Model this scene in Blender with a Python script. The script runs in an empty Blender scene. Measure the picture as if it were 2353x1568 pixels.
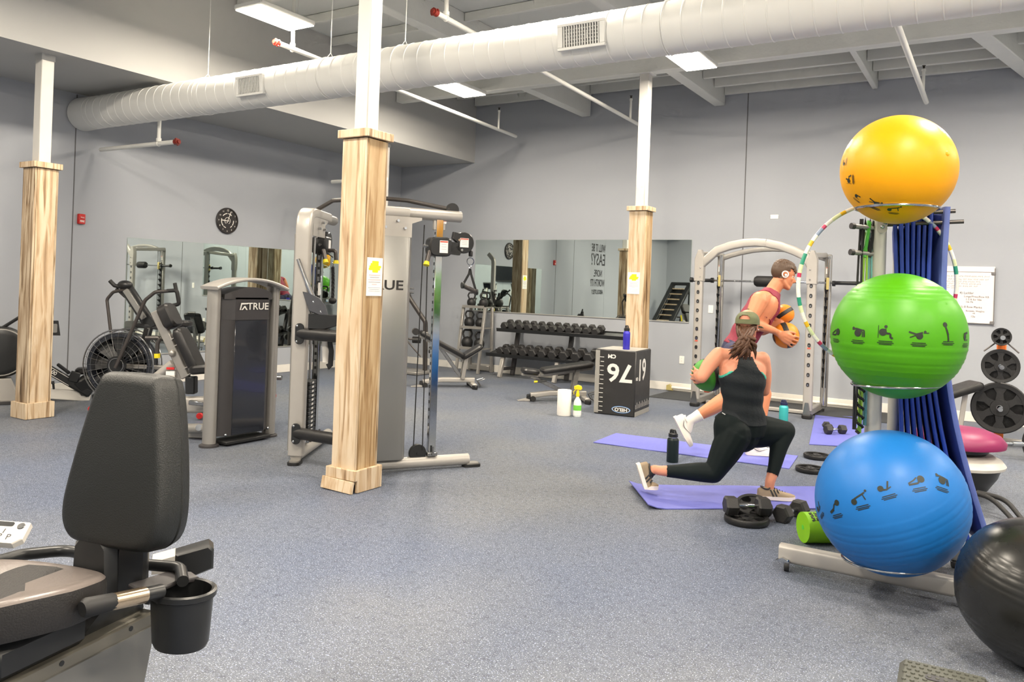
import bpy, bmesh, math, random
import numpy as np
from mathutils import Vector, Matrix, Quaternion

random.seed(7)
SC = bpy.context.scene
COL = SC.collection
PI = math.pi

# ------------------------------------------------------------------ camera, world, exposure
CAM_POS = Vector((9.783, -11.669, 1.5))
HEAD, ROLL, FPX, PY0 = 0.555, 0.0359, 1830.65, 659.0
_F = Vector((-math.sin(HEAD), math.cos(HEAD), 0)); _R = Vector((math.cos(HEAD), math.sin(HEAD), 0)); _U = Vector((0, 0, 1))
_cx = _R * math.cos(ROLL) + _U * math.sin(ROLL)
_cy = _U * math.cos(ROLL) - _R * math.sin(ROLL)
cam_data = bpy.data.cameras.new('camera')
cam = bpy.data.objects.new('camera', cam_data)
COL.objects.link(cam)
cam_data.sensor_width = 36.0
cam_data.lens = FPX / 2353.0 * 36.0
cam_data.shift_y = -(784.0 - PY0) / 2353.0
cam_data.clip_start = 0.05
cam.matrix_world = Matrix((( _cx.x, _cy.x, -_F.x, CAM_POS.x), (_cx.y, _cy.y, -_F.y, CAM_POS.y), (_cx.z, _cy.z, -_F.z, CAM_POS.z), (0, 0, 0, 1)))
SC.camera = cam

world = bpy.data.worlds.new('world'); SC.world = world; world.use_nodes = True
world.node_tree.nodes['Background'].inputs[0].default_value = (0.9, 0.95, 1.0, 1)
world.node_tree.nodes['Background'].inputs[1].default_value = 0.02

SC.view_settings.view_transform = 'Standard'; SC.view_settings.look = 'None'
SC.view_settings.exposure = 0.0; SC.view_settings.gamma = 1.0
SC.view_settings.use_curve_mapping = False
SC.cycles.use_denoising = True
SC.cycles.max_bounces = 6; SC.cycles.diffuse_bounces = 3; SC.cycles.glossy_bounces = 5; SC.cycles.transmission_bounces = 4
SC.cycles.use_adaptive_sampling = True; SC.cycles.adaptive_threshold = 0.09; SC.cycles.adaptive_min_samples = 12
SC.cycles.sample_clamp_indirect = 6.0
LAMP_POWER = 142.0         # watts of each ceiling panel
LAMP_GLOW = 22.0           # brightness of the diffuser itself
LAMP_SPREAD = 180.0
LAMP_TINT = (1.0, 0.89, 0.735)

# ------------------------------------------------------------------ helpers
def lin(c):
    out = []
    for k in c[:3]:
        k = k / 255.0
        out.append(k / 12.92 if k <= 0.04045 else ((k + 0.055) / 1.055) ** 2.4)
    return (*out, 1.0)

MATS = {}
def mat(name, rgb, rough=0.5, metal=0.0, var=0.06, vs=9.0, bump=0.0, bs=60.0, spec=0.5, coat=0.0, trans=0.0, alpha=1.0, rvar=0.08):
    if name in MATS: return MATS[name]
    m = bpy.data.materials.new(name); m.use_nodes = True
    nt = m.node_tree; b = nt.nodes['Principled BSDF']
    tc = nt.nodes.new('ShaderNodeTexCoord')
    nz = nt.nodes.new('ShaderNodeTexNoise'); nz.inputs['Scale'].default_value = vs; nz.inputs['Detail'].default_value = 4
    nt.links.new(tc.outputs['Object'], nz.inputs['Vector'])
    mx = nt.nodes.new('ShaderNodeMix'); mx.data_type = 'RGBA'
    c = lin(rgb)
    mx.inputs[6].default_value = tuple(max(0, k * (1 - var)) for k in c[:3]) + (1,)
    mx.inputs[7].default_value = tuple(min(1, k * (1 + var)) for k in c[:3]) + (1,)
    nt.links.new(nz.outputs['Fac'], mx.inputs[0]); nt.links.new(mx.outputs[2], b.inputs['Base Color'])
    mr = nt.nodes.new('ShaderNodeMapRange'); mr.inputs[3].default_value = max(0.02, rough - rvar); mr.inputs[4].default_value = min(1, rough + rvar)
    nt.links.new(nz.outputs['Fac'], mr.inputs[0]); nt.links.new(mr.outputs[0], b.inputs['Roughness'])
    b.inputs['Metallic'].default_value = metal
    b.inputs['Specular IOR Level'].default_value = spec
    b.inputs['Coat Weight'].default_value = coat
    b.inputs['Transmission Weight'].default_value = trans
    b.inputs['Alpha'].default_value = alpha
    if bump:
        n2 = nt.nodes.new('ShaderNodeTexNoise'); n2.inputs['Scale'].default_value = bs; n2.inputs['Detail'].default_value = 3
        nt.links.new(tc.outputs['Object'], n2.inputs['Vector'])
        bp = nt.nodes.new('ShaderNodeBump'); bp.inputs['Strength'].default_value = bump; bp.inputs['Distance'].default_value = 0.01
        nt.links.new(n2.outputs['Fac'], bp.inputs['Height']); nt.links.new(bp.outputs[0], b.inputs['Normal'])
    MATS[name] = m
    return m

def rotm(ax=None, ang=0.0):
    return Matrix.Rotation(ang, 3, ax) if ax else Matrix.Identity(3)
def frame(o, rz=0.0, tilt=None):
    m = Matrix.Translation(Vector(o)) @ Matrix.Rotation(rz, 4, 'Z')
    return m
def basis(o, X, Y, Z=None):
    X = Vector(X).normalized(); Y = Vector(Y).normalized(); Z = X.cross(Y).normalized() if Z is None else Vector(Z)
    return Matrix(((X.x, Y.x, Z.x, o[0]), (X.y, Y.y, Z.y, o[1]), (X.z, Y.z, Z.z, o[2]), (0, 0, 0, 1)))

def fillet(pts, r, n=5, closed=False):
    pts = [Vector(p) for p in pts]; out = []; N = len(pts)
    for i, p in enumerate(pts):
        if not closed and i in (0, N - 1): out.append(p); continue
        a = pts[i - 1]; b = pts[(i + 1) % N]
        d1 = (a - p); d2 = (b - p); l1, l2 = d1.length, d2.length
        if l1 < 1e-6 or l2 < 1e-6: continue
        d1 /= l1; d2 /= l2
        ang = math.acos(max(-1, min(1, d1.dot(d2))))
        if ang > PI - 0.02: out.append(p); continue
        t = min(r / math.tan(ang / 2), l1 * 0.48, l2 * 0.48)
        s, e = p + d1 * t, p + d2 * t
        for k in range(n + 1):
            u = k / n
            out.append((1 - u) ** 2 * s + 2 * u * (1 - u) * p + u * u * e)
    return out
def spline(pts, n=6, closed=False):
    P = [Vector(p) for p in pts]; N = len(P); out = []
    rng = range(N) if closed else range(N - 1)
    for i in rng:
        p1, p2 = P[i], P[(i + 1) % N]
        p0 = P[i - 1] if (closed or i > 0) else p1 * 2 - p2
        p3 = P[(i + 2) % N] if (closed or i + 2 < N) else p2 * 2 - p1
        for k in range(n):
            t = k / n
            out.append(0.5 * ((2 * p1) + (p2 - p0) * t + (2 * p0 - 5 * p1 + 4 * p2 - p3) * t * t + (3 * p1 - p0 - 3 * p2 + p3) * t ** 3))
    if not closed: out.append(P[-1])
    return out
def rrect(w, h, r, n=3):
    out = []
    for cx, cy, a0 in ((w / 2 - r, h / 2 - r, 0), (-w / 2 + r, h / 2 - r, 90), (-w / 2 + r, -h / 2 + r, 180), (w / 2 - r, -h / 2 + r, 270)):
        for k in range(n + 1):
            a = math.radians(a0 + 90 * k / n); out.append((cx + r * math.cos(a), cy + r * math.sin(a)))
    return out
def circ(r, n=12, ry=None):
    ry = r if ry is None else ry
    return [(r * math.cos(2 * PI * k / n), ry * math.sin(2 * PI * k / n)) for k in range(n)]

class MB:
    def __init__(s, M=None): s.v = []; s.f = []; s.M = M if M is not None else Matrix()
    def add(s, vs, fs):
        o = len(s.v); s.v.extend(s.M @ Vector(v) for v in vs); s.f.extend(tuple(i + o for i in f) for f in fs); return s
    def box(s, c, d, R=None, b=0.0):
        R = R or Matrix.Identity(3); c = Vector(c); h = [k / 2 for k in d]
        if b <= 0:
            vs = [c + R @ Vector((sx * h[0], sy * h[1], sz * h[2])) for sx in (-1, 1) for sy in (-1, 1) for sz in (-1, 1)]
            return s.add(vs, [(0, 1, 3, 2), (4, 6, 7, 5), (0, 4, 5, 1), (2, 3, 7, 6), (0, 2, 6, 4), (1, 5, 7, 3)])
        b = min(b, min(h) * 0.95); vs = []; idx = {}
        for sx in (-1, 1):
            for sy in (-1, 1):
                for sz in (-1, 1):
                    S = (sx, sy, sz)
                    for k in range(3):
                        p = [S[j] * (h[j] if j == k else h[j] - b) for j in range(3)]
                        idx[(S, k)] = len(vs); vs.append(c + R @ Vector(p))
        fs = []
        for k in range(3):
            i, j = (k + 1) % 3, (k + 2) % 3
            for sg in (-1, 1):
                def S(a, bb):
                    t = [0, 0, 0]; t[k] = sg; t[i] = a; t[j] = bb; return tuple(t)
                q = [idx[(S(-1, -1), k)], idx[(S(1, -1), k)], idx[(S(1, 1), k)], idx[(S(-1, 1), k)]]
                fs.append(tuple(q if sg > 0 else q[::-1]))
            for a in (-1, 1):
                for bb in (-1, 1):
                    def E(t0):
                        t = [0, 0, 0]; t[k] = t0; t[i] = a; t[j] = bb; return tuple(t)
                    q = [idx[(E(-1), i)], idx[(E(1), i)], idx[(E(1), j)], idx[(E(-1), j)]]
                    fs.append(tuple(q if a * bb < 0 else q[::-1]))
        for sx in (-1, 1):
            for sy in (-1, 1):
                for sz in (-1, 1):
                    q = [idx[((sx, sy, sz), k)] for k in range(3)]
                    fs.append(tuple(q if sx * sy * sz > 0 else q[::-1]))
        return s.add(vs, fs)
    def bar(s, a, b, w, h, up=(0, 0, 1), bev=0.0, ext=0.0):
        a = Vector(a); b = Vector(b); z = (b - a); L = z.length; z /= L; up = Vector(up)
        x = up.cross(z)
        if x.length < 1e-4: x = Vector((1, 0, 0)).cross(z)
        x.normalize(); y = z.cross(x)
        R = Matrix((x, y, z)).transposed()
        return s.box((a + b) / 2, (w, h, L + 2 * ext), R, bev)
    def sweep(s, pts, prof, up=(0, 0, 1), closed=False, caps=True, sc=None):
        P = [Vector(p) for p in pts]; N = len(P); m = len(prof); up = Vector(up)
        T = []
        for i in range(N):
            if closed: t = P[(i + 1) % N] - P[i - 1]
            else: t = P[min(i + 1, N - 1)] - P[max(i - 1, 0)]
            T.append(t.normalized() if t.length > 1e-9 else Vector((0, 0, 1)))
        x = up - T[0] * up.dot(T[0])
        if x.length < 1e-3: x = Vector((1, 0, 0)) - T[0] * T[0].x
        if x.length < 1e-3: x = Vector((0, 1, 0)) - T[0] * T[0].y
        x.normalize(); vs = []
        for i in range(N):
            if i: 
                q = T[i - 1].rotation_difference(T[i]); x = (q @ x); x = (x - T[i] * x.dot(T[i])).normalized()
            y = T[i].cross(x); k = sc[i] if sc else 1.0
            kx, ky = k if isinstance(k, tuple) else (k, k)
            for (a, b) in prof: vs.append(P[i] + y * (-a * kx) + x * (b * ky))
        fs = []
        for i in range(N if closed else N - 1):
            j = (i + 1) % N
            for k in range(m):
                l = (k + 1) % m; fs.append((i * m + k, j * m + k, j * m + l, i * m + l))
        if caps and not closed:
            fs.append(tuple(range(m))); fs.append(tuple((N - 1) * m + k for k in range(m - 1, -1, -1)))
        return s.add(vs, fs)
    def tube(s, pts, r, n=10, closed=False, caps=True, up=(0, 0, 1)):
        if isinstance(r, (list, tuple)): return s.sweep(pts, circ(1.0, n), up, closed, caps, list(r))
        return s.sweep(pts, circ(r, n), up, closed, caps)
    def lathe(s, prof, n=24, o=(0, 0, 0), ax=(0, 0, 1), ry=1.0):
        z = Vector(ax).normalized(); x = Vector((1, 0, 0)) if abs(z.x) < 0.9 else Vector((0, 1, 0))
        x = (x - z * x.dot(z)).normalized(); y = z.cross(x); o = Vector(o); vs = []; fs = []; m = len(prof)
        for k in range(n):
            a = 2 * PI * k / n; d = x * math.cos(a) + y * (math.sin(a) * ry)
            for (r, h) in prof: vs.append(o + d * r + z * h)
        for k in range(n):
            l = (k + 1) % n
            for i in range(m - 1): fs.append((k * m + i, l * m + i, l * m + i + 1, k * m + i + 1))
        if prof[0][0] > 1e-6: fs.append(tuple(k * m for k in range(n - 1, -1, -1)))
        if prof[-1][0] > 1e-6: fs.append(tuple(k * m + m - 1 for k in range(n)))
        return s.add(vs, fs)
    def prism(s, poly, t, o=(0, 0, 0), X=(1, 0, 0), Y=(0, 1, 0), ctr=True, bev=0.0):
        X = Vector(X).normalized(); Y = Vector(Y).normalized(); Z = X.cross(Y); o = Vector(o); n = len(poly)
        z0, z1 = (-t / 2, t / 2) if ctr else (0, t); vs = []; fs = []
        if bev > 0:
            cx = sum(p[0] for p in poly) / n; cy = sum(p[1] for p in poly) / n
            def shr(p):
                d = math.hypot(p[0] - cx, p[1] - cy); k = max(0, 1 - bev / max(d, 1e-6)); return (cx + (p[0] - cx) * k, cy + (p[1] - cy) * k)
            lay = [([shr(p) for p in poly], z0), (poly, z0 + bev), (poly, z1 - bev), ([shr(p) for p in poly], z1)]
        else: lay = [(poly, z0), (poly, z1)]
        for pl, z in lay: vs += [o + X * p[0] + Y * p[1] + Z * z for p in pl]
        for l in range(len(lay) - 1):
            for k in range(n): fs.append((l * n + k, l * n + (k + 1) % n, (l + 1) * n + (k + 1) % n, (l + 1) * n + k))
        fs.append(tuple(range(n - 1, -1, -1))); fs.append(tuple((len(lay) - 1) * n + k for k in range(n)))
        return s.add(vs, fs)
    def ball(s, c, r, nu=20, nv=12, R=None):
        R = R or Matrix.Identity(3); c = Vector(c); r = (r, r, r) if not isinstance(r, (tuple, list)) else r
        vs = [c + R @ Vector((0, 0, -r[2]))]; fs = []
        for j in range(1, nv):
            a = -PI / 2 + PI * j / nv
            for i in range(nu):
                b = 2 * PI * i / nu
                vs.append(c + R @ Vector((r[0] * math.cos(a) * math.cos(b), r[1] * math.cos(a) * math.sin(b), r[2] * math.sin(a))))
        vs.append(c + R @ Vector((0, 0, r[2]))); top = len(vs) - 1
        for i in range(nu):
            k = (i + 1) % nu
            fs.append((0, 1 + k, 1 + i)); fs.append((top, 1 + (nv - 2) * nu + i, 1 + (nv - 2) * nu + k))
            for j in range(nv - 2):
                fs.append((1 + j * nu + i, 1 + j * nu + k, 1 + (j + 1) * nu + k, 1 + (j + 1) * nu + i))
        return s.add(vs, fs)
    def torus(s, c, R, r, ax=(0, 0, 1), n=32, m=8, ry=1.0):
        z = Vector(ax).normalized(); x = Vector((1, 0, 0)) if abs(z.x) < 0.9 else Vector((0, 1, 0))
        x = (x - z * x.dot(z)).normalized(); y = z.cross(x); c = Vector(c)
        return s.sweep([c + x * R * math.cos(2 * PI * k / n) + y * (R * ry * math.sin(2 * PI * k / n)) for k in range(n)], circ(r, m), z, True, False)
    def build(s, name, m, parent=None, ang=38, kind=None):
        root = parent
        while root is not None and root.parent is not None: root = root.parent
        off = root.location if root is not None else Vector((0, 0, 0))
        me = bpy.data.meshes.new(name)
        me.from_pydata([tuple(v - off) for v in s.v], [], s.f)
        me.polygons.foreach_set('use_smooth', [True] * len(me.polygons))
        if ang < 180: me.set_sharp_from_angle(angle=math.radians(ang))
        me.materials.append(MATS[m] if isinstance(m, str) else m)
        me.update()
        o = bpy.data.objects.new(name, me); COL.objects.link(o)
        if parent is not None: o.parent = parent
        if kind: o['kind'] = kind
        return o

def tag(o, label, cat, group=None):
    o['label'] = label; o['category'] = cat
    if group: o['group'] = group
    return o
def thing(name, label, cat, loc=(0, 0, 0), group=None):
    o = bpy.data.objects.new(name, None); COL.objects.link(o); o.location = loc; o.empty_display_size = 0.1
    return tag(o, label, cat, group)
def struct(o): o['kind'] = 'structure'; return o
def recentre(o, base):
    """move a single-mesh thing's origin to its base point"""
    base = Vector(base); o.data.transform(Matrix.Translation(-base)); o.location = base; return o
def dup(root, loc, rot=None, label=None, group=None):
    r = root.copy(); COL.objects.link(r); r.location = loc
    if rot is not None: r.rotation_euler = rot
    if label: r['label'] = label
    if group: r['group'] = group
    for ch in list(root.children):
        c = ch.copy(); COL.objects.link(c); c.parent = r
        for g in list(ch.children):
            d = g.copy(); COL.objects.link(d); d.parent = c
    return r
def text_mb(mb, body, size, M, ext=0.0006, mirror=False, xs=1.0, bold=0.0, align='CENTER'):
    cu = bpy.data.curves.new('lettering', 'FONT'); cu.body = body; cu.size = size; cu.align_x = align; cu.align_y = 'CENTER'
    cu.extrude = ext; cu.offset = bold; cu.resolution_u = 3
    o = bpy.data.objects.new('lettering', cu)
    me = bpy.data.meshes.new_from_object(o)
    S = Matrix.Diagonal((-xs if mirror else xs, 1, 1, 1))
    mb2 = [M @ S @ v.co for v in me.vertices]
    fs = [tuple(p.vertices) if not mirror else tuple(reversed(p.vertices)) for p in me.polygons]
    mb.add(mb2, fs)
    bpy.data.objects.remove(o); bpy.data.curves.remove(cu); bpy.data.meshes.remove(me)
    return mb
def photo_point(px, py, depth):
    """a measured photo position at a chosen distance from the camera, as a point of the room"""
    a, b = px - 1176.5, py - PY0; c, s = math.cos(ROLL), math.sin(ROLL)
    u = a * c + b * s; v = -a * s + b * c
    return CAM_POS + (_F + _R * (u / FPX) - _U * (v / FPX)) * depth

# ------------------------------------------------------------------ materials of the room
XR, YF, ZC, SOFX, SOFZ = 14.5, -14.0, 4.89, 1.672, 3.68

def wall_mat(name, rgb):
    m = mat(name, rgb, 0.62, 0, 0.025, 1.2, bump=0.12, bs=240.0, spec=0.3)
    return m
wall_mat('wall paint', (164, 168, 175))
wall_mat('soffit paint', (178, 178, 176))
mat('ceiling paint', (214, 216, 212), 0.6, 0, 0.05, 2.0, bump=0.1, bs=40)
mat('beam paint', (219, 220, 215), 0.5, 0, 0.06, 5.0, bump=0.25, bs=25)
mat('white trim', (226, 222, 214), 0.45, 0, 0.03)
mat('joint', (96, 96, 98), 0.7)
mat('white metal', (226, 226, 222), 0.4, 0.0, 0.03)
mat('post white', (198, 196, 191), 0.45, 0.0, 0.04)
mat('white plastic', (232, 230, 224), 0.4, 0, 0.02)

def floor_mat():
    m = bpy.data.materials.new('rubber floor'); m.use_nodes = True; nt = m.node_tree; b = nt.nodes['Principled BSDF']
    tc = nt.nodes.new('ShaderNodeTexCoord')
    def noise(sc, det=2, rough=0.5):
        n = nt.nodes.new('ShaderNodeTexNoise'); n.inputs['Scale'].default_value = sc; n.inputs['Detail'].default_value = det; n.inputs['Roughness'].default_value = rough
        nt.links.new(tc.outputs['Object'], n.inputs['Vector']); return n
    def ramp(src, p0, p1, c0, c1):
        r = nt.nodes.new('ShaderNodeValToRGB'); r.color_ramp.elements[0].position = p0; r.color_ramp.elements[1].position = p1
        r.color_ramp.elements[0].color = c0; r.color_ramp.elements[1].color = c1; nt.links.new(src, r.inputs[0]); return r
    def mix(a, c, fac):
        x = nt.nodes.new('ShaderNodeMix'); x.data_type = 'RGBA'; nt.links.new(fac, x.inputs[0])
        for k, s in ((6, a), (7, c)):
            if isinstance(s, tuple): x.inputs[k].default_value = s
            else: nt.links.new(s, x.inputs[k])
        return x.outputs[2]
    W, K = (1, 1, 1, 1), (0, 0, 0, 1)
    big = noise(0.55, 3); mid = noise(26, 3); f1 = noise(150, 2, 0.6); f2 = noise(95, 2, 0.6); f3 = noise(210, 1)
    base = mix(lin((86, 94, 112)), lin((104, 107, 112)), ramp(big.outputs['Fac'], 0.35, 0.65, K, W).outputs[0])
    base = mix(base, lin((58, 64, 78)), ramp(mid.outputs['Fac'], 0.5, 0.75, K, (0.5, 0.5, 0.5, 1)).outputs[0])
    c = mix(base, lin((188, 196, 206)), ramp(f1.outputs['Fac'], 0.60, 0.68, K, W).outputs[0])
    c = mix(c, lin((136, 146, 170)), ramp(f2.outputs['Fac'], 0.60, 0.68, K, W).outputs[0])
    c = mix(c, lin((34, 37, 42)), ramp(f3.outputs['Fac'], 0.62, 0.70, K, W).outputs[0])
    nt.links.new(c, b.inputs['Base Color'])
    rr = nt.nodes.new('ShaderNodeMapRange'); rr.inputs[3].default_value = 0.40; rr.inputs[4].default_value = 0.58
    nt.links.new(mid.outputs['Fac'], rr.inputs[0]); nt.links.new(rr.outputs[0], b.inputs['Roughness'])
    b.inputs['Specular IOR Level'].default_value = 0.14
    bp = nt.nodes.new('ShaderNodeBump'); bp.inputs['Strength'].default_value = 0.22; bp.inputs['Distance'].default_value = 0.002
    nt.links.new(f2.outputs['Fac'], bp.inputs['Height']); nt.links.new(bp.outputs[0], b.inputs['Normal'])
    MATS['rubber floor'] = m
floor_mat()

def wood_mat(name, base, mid, dark, fine=1.0):
    m = bpy.data.materials.new(name); m.use_nodes = True; nt = m.node_tree; b = nt.nodes['Principled BSDF']
    tc = nt.nodes.new('ShaderNodeTexCoord'); oi = nt.nodes.new('ShaderNodeObjectInfo')
    add = nt.nodes.new('ShaderNodeVectorMath'); add.operation = 'MULTIPLY_ADD'
    cmb = nt.nodes.new('ShaderNodeCombineXYZ')
    ml = nt.nodes.new('ShaderNodeMath'); ml.operation = 'MULTIPLY'; ml.inputs[1].default_value = 37.0; nt.links.new(oi.outputs['Random'], ml.inputs[0])
    for k in range(3): nt.links.new(ml.outputs[0], cmb.inputs[k])
    nt.links.new(tc.outputs['Object'], add.inputs[0]); add.inputs[1].default_value = (1, 1, 1); nt.links.new(cmb.outputs[0], add.inputs[2])
    mp = nt.nodes.new('ShaderNodeMapping'); mp.inputs['Scale'].default_value = (24 * fine, 24 * fine, 1.5); nt.links.new(add.outputs[0], mp.inputs[0])
    n1 = nt.nodes.new('ShaderNodeTexNoise'); n1.inputs['Scale'].default_value = 1.0; n1.inputs['Detail'].default_value = 5; n1.inputs['Distortion'].default_value = 0.9; nt.links.new(mp.outputs[0], n1.inputs['Vector'])
    mp2 = nt.nodes.new('ShaderNodeMapping'); mp2.inputs['Scale'].default_value = (11, 11, 2.6); nt.links.new(add.outputs[0], mp2.inputs[0])
    n2 = nt.nodes.new('ShaderNodeTexNoise'); n2.inputs['Scale'].default_value = 1.0; n2.inputs['Detail'].default_value = 4; nt.links.new(mp2.outputs[0], n2.inputs['Vector'])
    r1 = nt.nodes.new('ShaderNodeValToRGB'); e = r1.color_ramp.elements
    e[0].position = 0.30; e[0].color = lin(base); e[1].position = 0.47; e[1].color = lin(base)
    k = e.new(0.565); k.color = lin(mid); k = e.new(0.68); k.color = lin(dark)
    nt.links.new(n1.outputs['Fac'], r1.inputs[0])
    r2 = nt.nodes.new('ShaderNodeValToRGB'); e = r2.color_ramp.elements; e[0].position = 0.42; e[1].position = 0.66
    nt.links.new(n2.outputs['Fac'], r2.inputs[0])
    mx = nt.nodes.new('ShaderNodeMix'); mx.data_type = 'RGBA'; mx.inputs[7].default_value = lin(mid)
    sc = nt.nodes.new('ShaderNodeMath'); sc.operation = 'MULTIPLY'; sc.inputs[1].default_value = 0.7; nt.links.new(r2.outputs[0], sc.inputs[0])
    nt.links.new(sc.outputs[0], mx.inputs[0]); nt.links.new(r1.outputs[0], mx.inputs[6])
    nt.links.new(mx.outputs[2], b.inputs['Base Color']); b.inputs['Roughness'].default_value = 0.62; b.inputs['Specular IOR Level'].default_value = 0.3
    bp = nt.nodes.new('ShaderNodeBump'); bp.inputs['Strength'].default_value = 0.3; bp.inputs['Distance'].default_value = 0.004
    nt.links.new(n1.outputs['Fac'], bp.inputs['Height']); nt.links.new(bp.outputs[0], b.inputs['Normal'])
    MATS[name] = m
wood_mat('washed pine', (206, 188, 162), (186, 160, 128), (140, 114, 86))
wood_mat('amber pine', (186, 162, 126), (156, 126, 88), (104, 80, 54))
wood_mat('weathered pine', (196, 178, 152), (146, 122, 94), (80, 64, 48), 1.1)

# ------------------------------------------------------------------ shell
struct(MB().box((XR / 2, YF / 2, -0.06), (XR + 0.4, -YF + 0.4, 0.12)).build('floor', 'rubber floor'))
wl = struct(MB().box((-0.1, YF / 2, ZC / 2), (0.2, -YF + 0.4, ZC)).build('wall_left', 'wall paint'))
wb = struct(MB().box((XR / 2, 0.1, ZC / 2), (XR, 0.2, ZC)).build('wall_back', 'wall paint'))
struct(MB().box((XR + 0.1, YF / 2, ZC / 2), (0.2, -YF + 0.4, ZC)).build('wall_right', 'wall paint'))
struct(MB().box((XR / 2, YF - 0.1, ZC / 2), (XR, 0.2, ZC)).build('wall_front', 'wall paint'))
for y in (-6.2, -7.19, -11.0): MB().box((0.001, y, SOFZ / 2), (0.004, 0.012, SOFZ - 0.02)).build('wall_joint', 'joint', wl)
for x in (6.494, 11.6): MB().box((x, -0.001, ZC / 2), (0.014, 0.004, ZC - 0.02)).build('wall_joint', 'joint', wb)
struct(MB().box((0.008, YF / 2, 0.062), (0.016, -YF - 0.04, 0.124), b=0.004).build('baseboard_left', 'white trim'))
struct(MB().box((XR / 2, -0.008, 0.062), (XR - 0.04, 0.016, 0.124), b=0.004).build('baseboard_back', 'white trim'))
sof = MB()
sof.box((SOFX / 2, YF / 2, (SOFZ + ZC) / 2), (SOFX, -YF, ZC - SOFZ))
struct(sof.build('ceiling_soffit', 'soffit paint'))

ceil = struct(MB().box((XR / 2, YF / 2, ZC + 0.08), (XR + 0.4, -YF + 0.4, 0.16)).build('ceiling', 'ceiling paint'))
for y in (-2.123, -7.33, -12.5):
    MB().box(((SOFX + XR) / 2, y, 4.59), (XR - SOFX - 0.01, 0.15, 0.6), b=0.012).build('beam', 'beam paint', ceil)
def ybeam(x, y0, y1, zb, w):
    MB().box((x, (y0 + y1) / 2, (zb + ZC) / 2), (w, abs(y1 - y0) - 0.002, ZC - zb), b=0.008).build('cross_beam', 'beam paint', ceil)
for x, zb, w in ((3.87, 4.32, 0.16), (6.08, 4.30, 0.16), (10.4, 4.32, 0.16), (12.6, 4.32, 0.16)):
    ybeam(x, -2.047, -0.02, zb, w)
ybeam(8.2, -2.047, -0.02, 4.34, 0.07)
MB().bar((9.47, -2.05, 4.45), (9.98, -0.02, 4.45), 0.19, 0.3, bev=0.01).build('cross_beam', 'beam paint', ceil)
for x in (3.87, 6.08, 8.2, 10.4, 12.6):
    ybeam(x, -7.25, -2.2, 4.5, 0.16)
# purlins of the bay along the back wall, then shallower ones over the rest of the room
for y in (-1.55, -1.05, -0.55, -0.06):
    for x0, x1 in ((6.165, 8.16), (8.24, 10.3), (10.5, 12.5)):
        if (y, x0) == (0, 0): continue
        MB().box(((x0 + x1) / 2, y, 4.665), (x1 - x0, 0.06, 0.44), b=0.006).build('purlin', 'beam paint', ceil)
for y in (-1.7, -1.15, -0.6, -0.06):
    for x0, x1 in ((SOFX + 0.01, 3.785), (3.955, 5.995)):
        MB().box(((x0 + x1) / 2, y, 4.78), (x1 - x0, 0.05, 0.21), b=0.005).build('purlin', 'beam paint', ceil)
for y in (-2.8, -3.6, -4.4, -5.2, -6.0, -6.8):
    for x0, x1 in ((SOFX + 0.01, 3.78), (3.96, 5.99), (6.17, 8.11), (8.29, 10.31)):
        MB().box(((x0 + x1) / 2, y, 4.83), (x1 - x0, 0.05, 0.11), b=0.005).build('purlin', 'beam paint', ceil)

# ------------------------------------------------------------------ ceiling lights
em = bpy.data.materials.new('lit diffuser'); em.use_nodes = True
_b = em.node_tree.nodes['Principled BSDF']; _b.inputs['Base Color'].default_value = (0.9, 0.9, 0.9, 1)
_b.inputs['Emission Color'].default_value = (*LAMP_TINT, 1); _b.inputs['Emission Strength'].default_value = LAMP_GLOW
MATS['lit diffuser'] = em
def ceiling_light(x, y, label):
    t = thing('ceiling_light', label, 'ceiling light', (x, y, 4.2), 'rectangular panel lights hung under the ceiling')
    h = MB().box((x, y, 4.235), (0.40, 0.74, 0.055), b=0.012)
    h.box((x, y, 4.28), (0.16, 0.5, 0.05), b=0.01)
    h.build('housing', 'white metal', t)
    MB().box((x, y, 4.2045), (0.372, 0.712, 0.008)).build('diffuser', 'lit diffuser', t)
    ld = bpy.data.lights.new('panel_light', 'AREA'); ld.shape = 'RECTANGLE'; ld.size = 0.36; ld.size_y = 0.7
    ld.energy = LAMP_POWER; ld.color = LAMP_TINT; ld.spread = math.radians(LAMP_SPREAD)
    lo = bpy.data.objects.new('panel_light', ld); COL.objects.link(lo); lo.parent = t; lo.location = (0, 0, -0.003)
    for dx, dy in ((0, -0.3), (0, 0.3)):
        MB().tube([(x + dx, y + dy, 4.26), (x + dx, y + dy, 4.89)], 0.004, 6).build('hanging_wire', 'white metal', t)
ceiling_light(3.24, -5.97, 'lit ceiling panel in front of the soffit, above the round duct')
ceiling_light(3.24, -2.67, 'lit ceiling panel below the white beam, between soffit and wooden column')
ceiling_light(6.58, -2.70, 'lit ceiling panel just past the wooden column nearest the smith machine')
for x in (3.24, 6.58, 10.3, 13.2):
    for y in (-2.69, -6.0, -9.3, -12.1):
        if x < 7 and y > -3 or (x < 4 and y > -7): continue
        ceiling_light(x, y, 'lit ceiling panel hung overhead outside the photograph')

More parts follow.
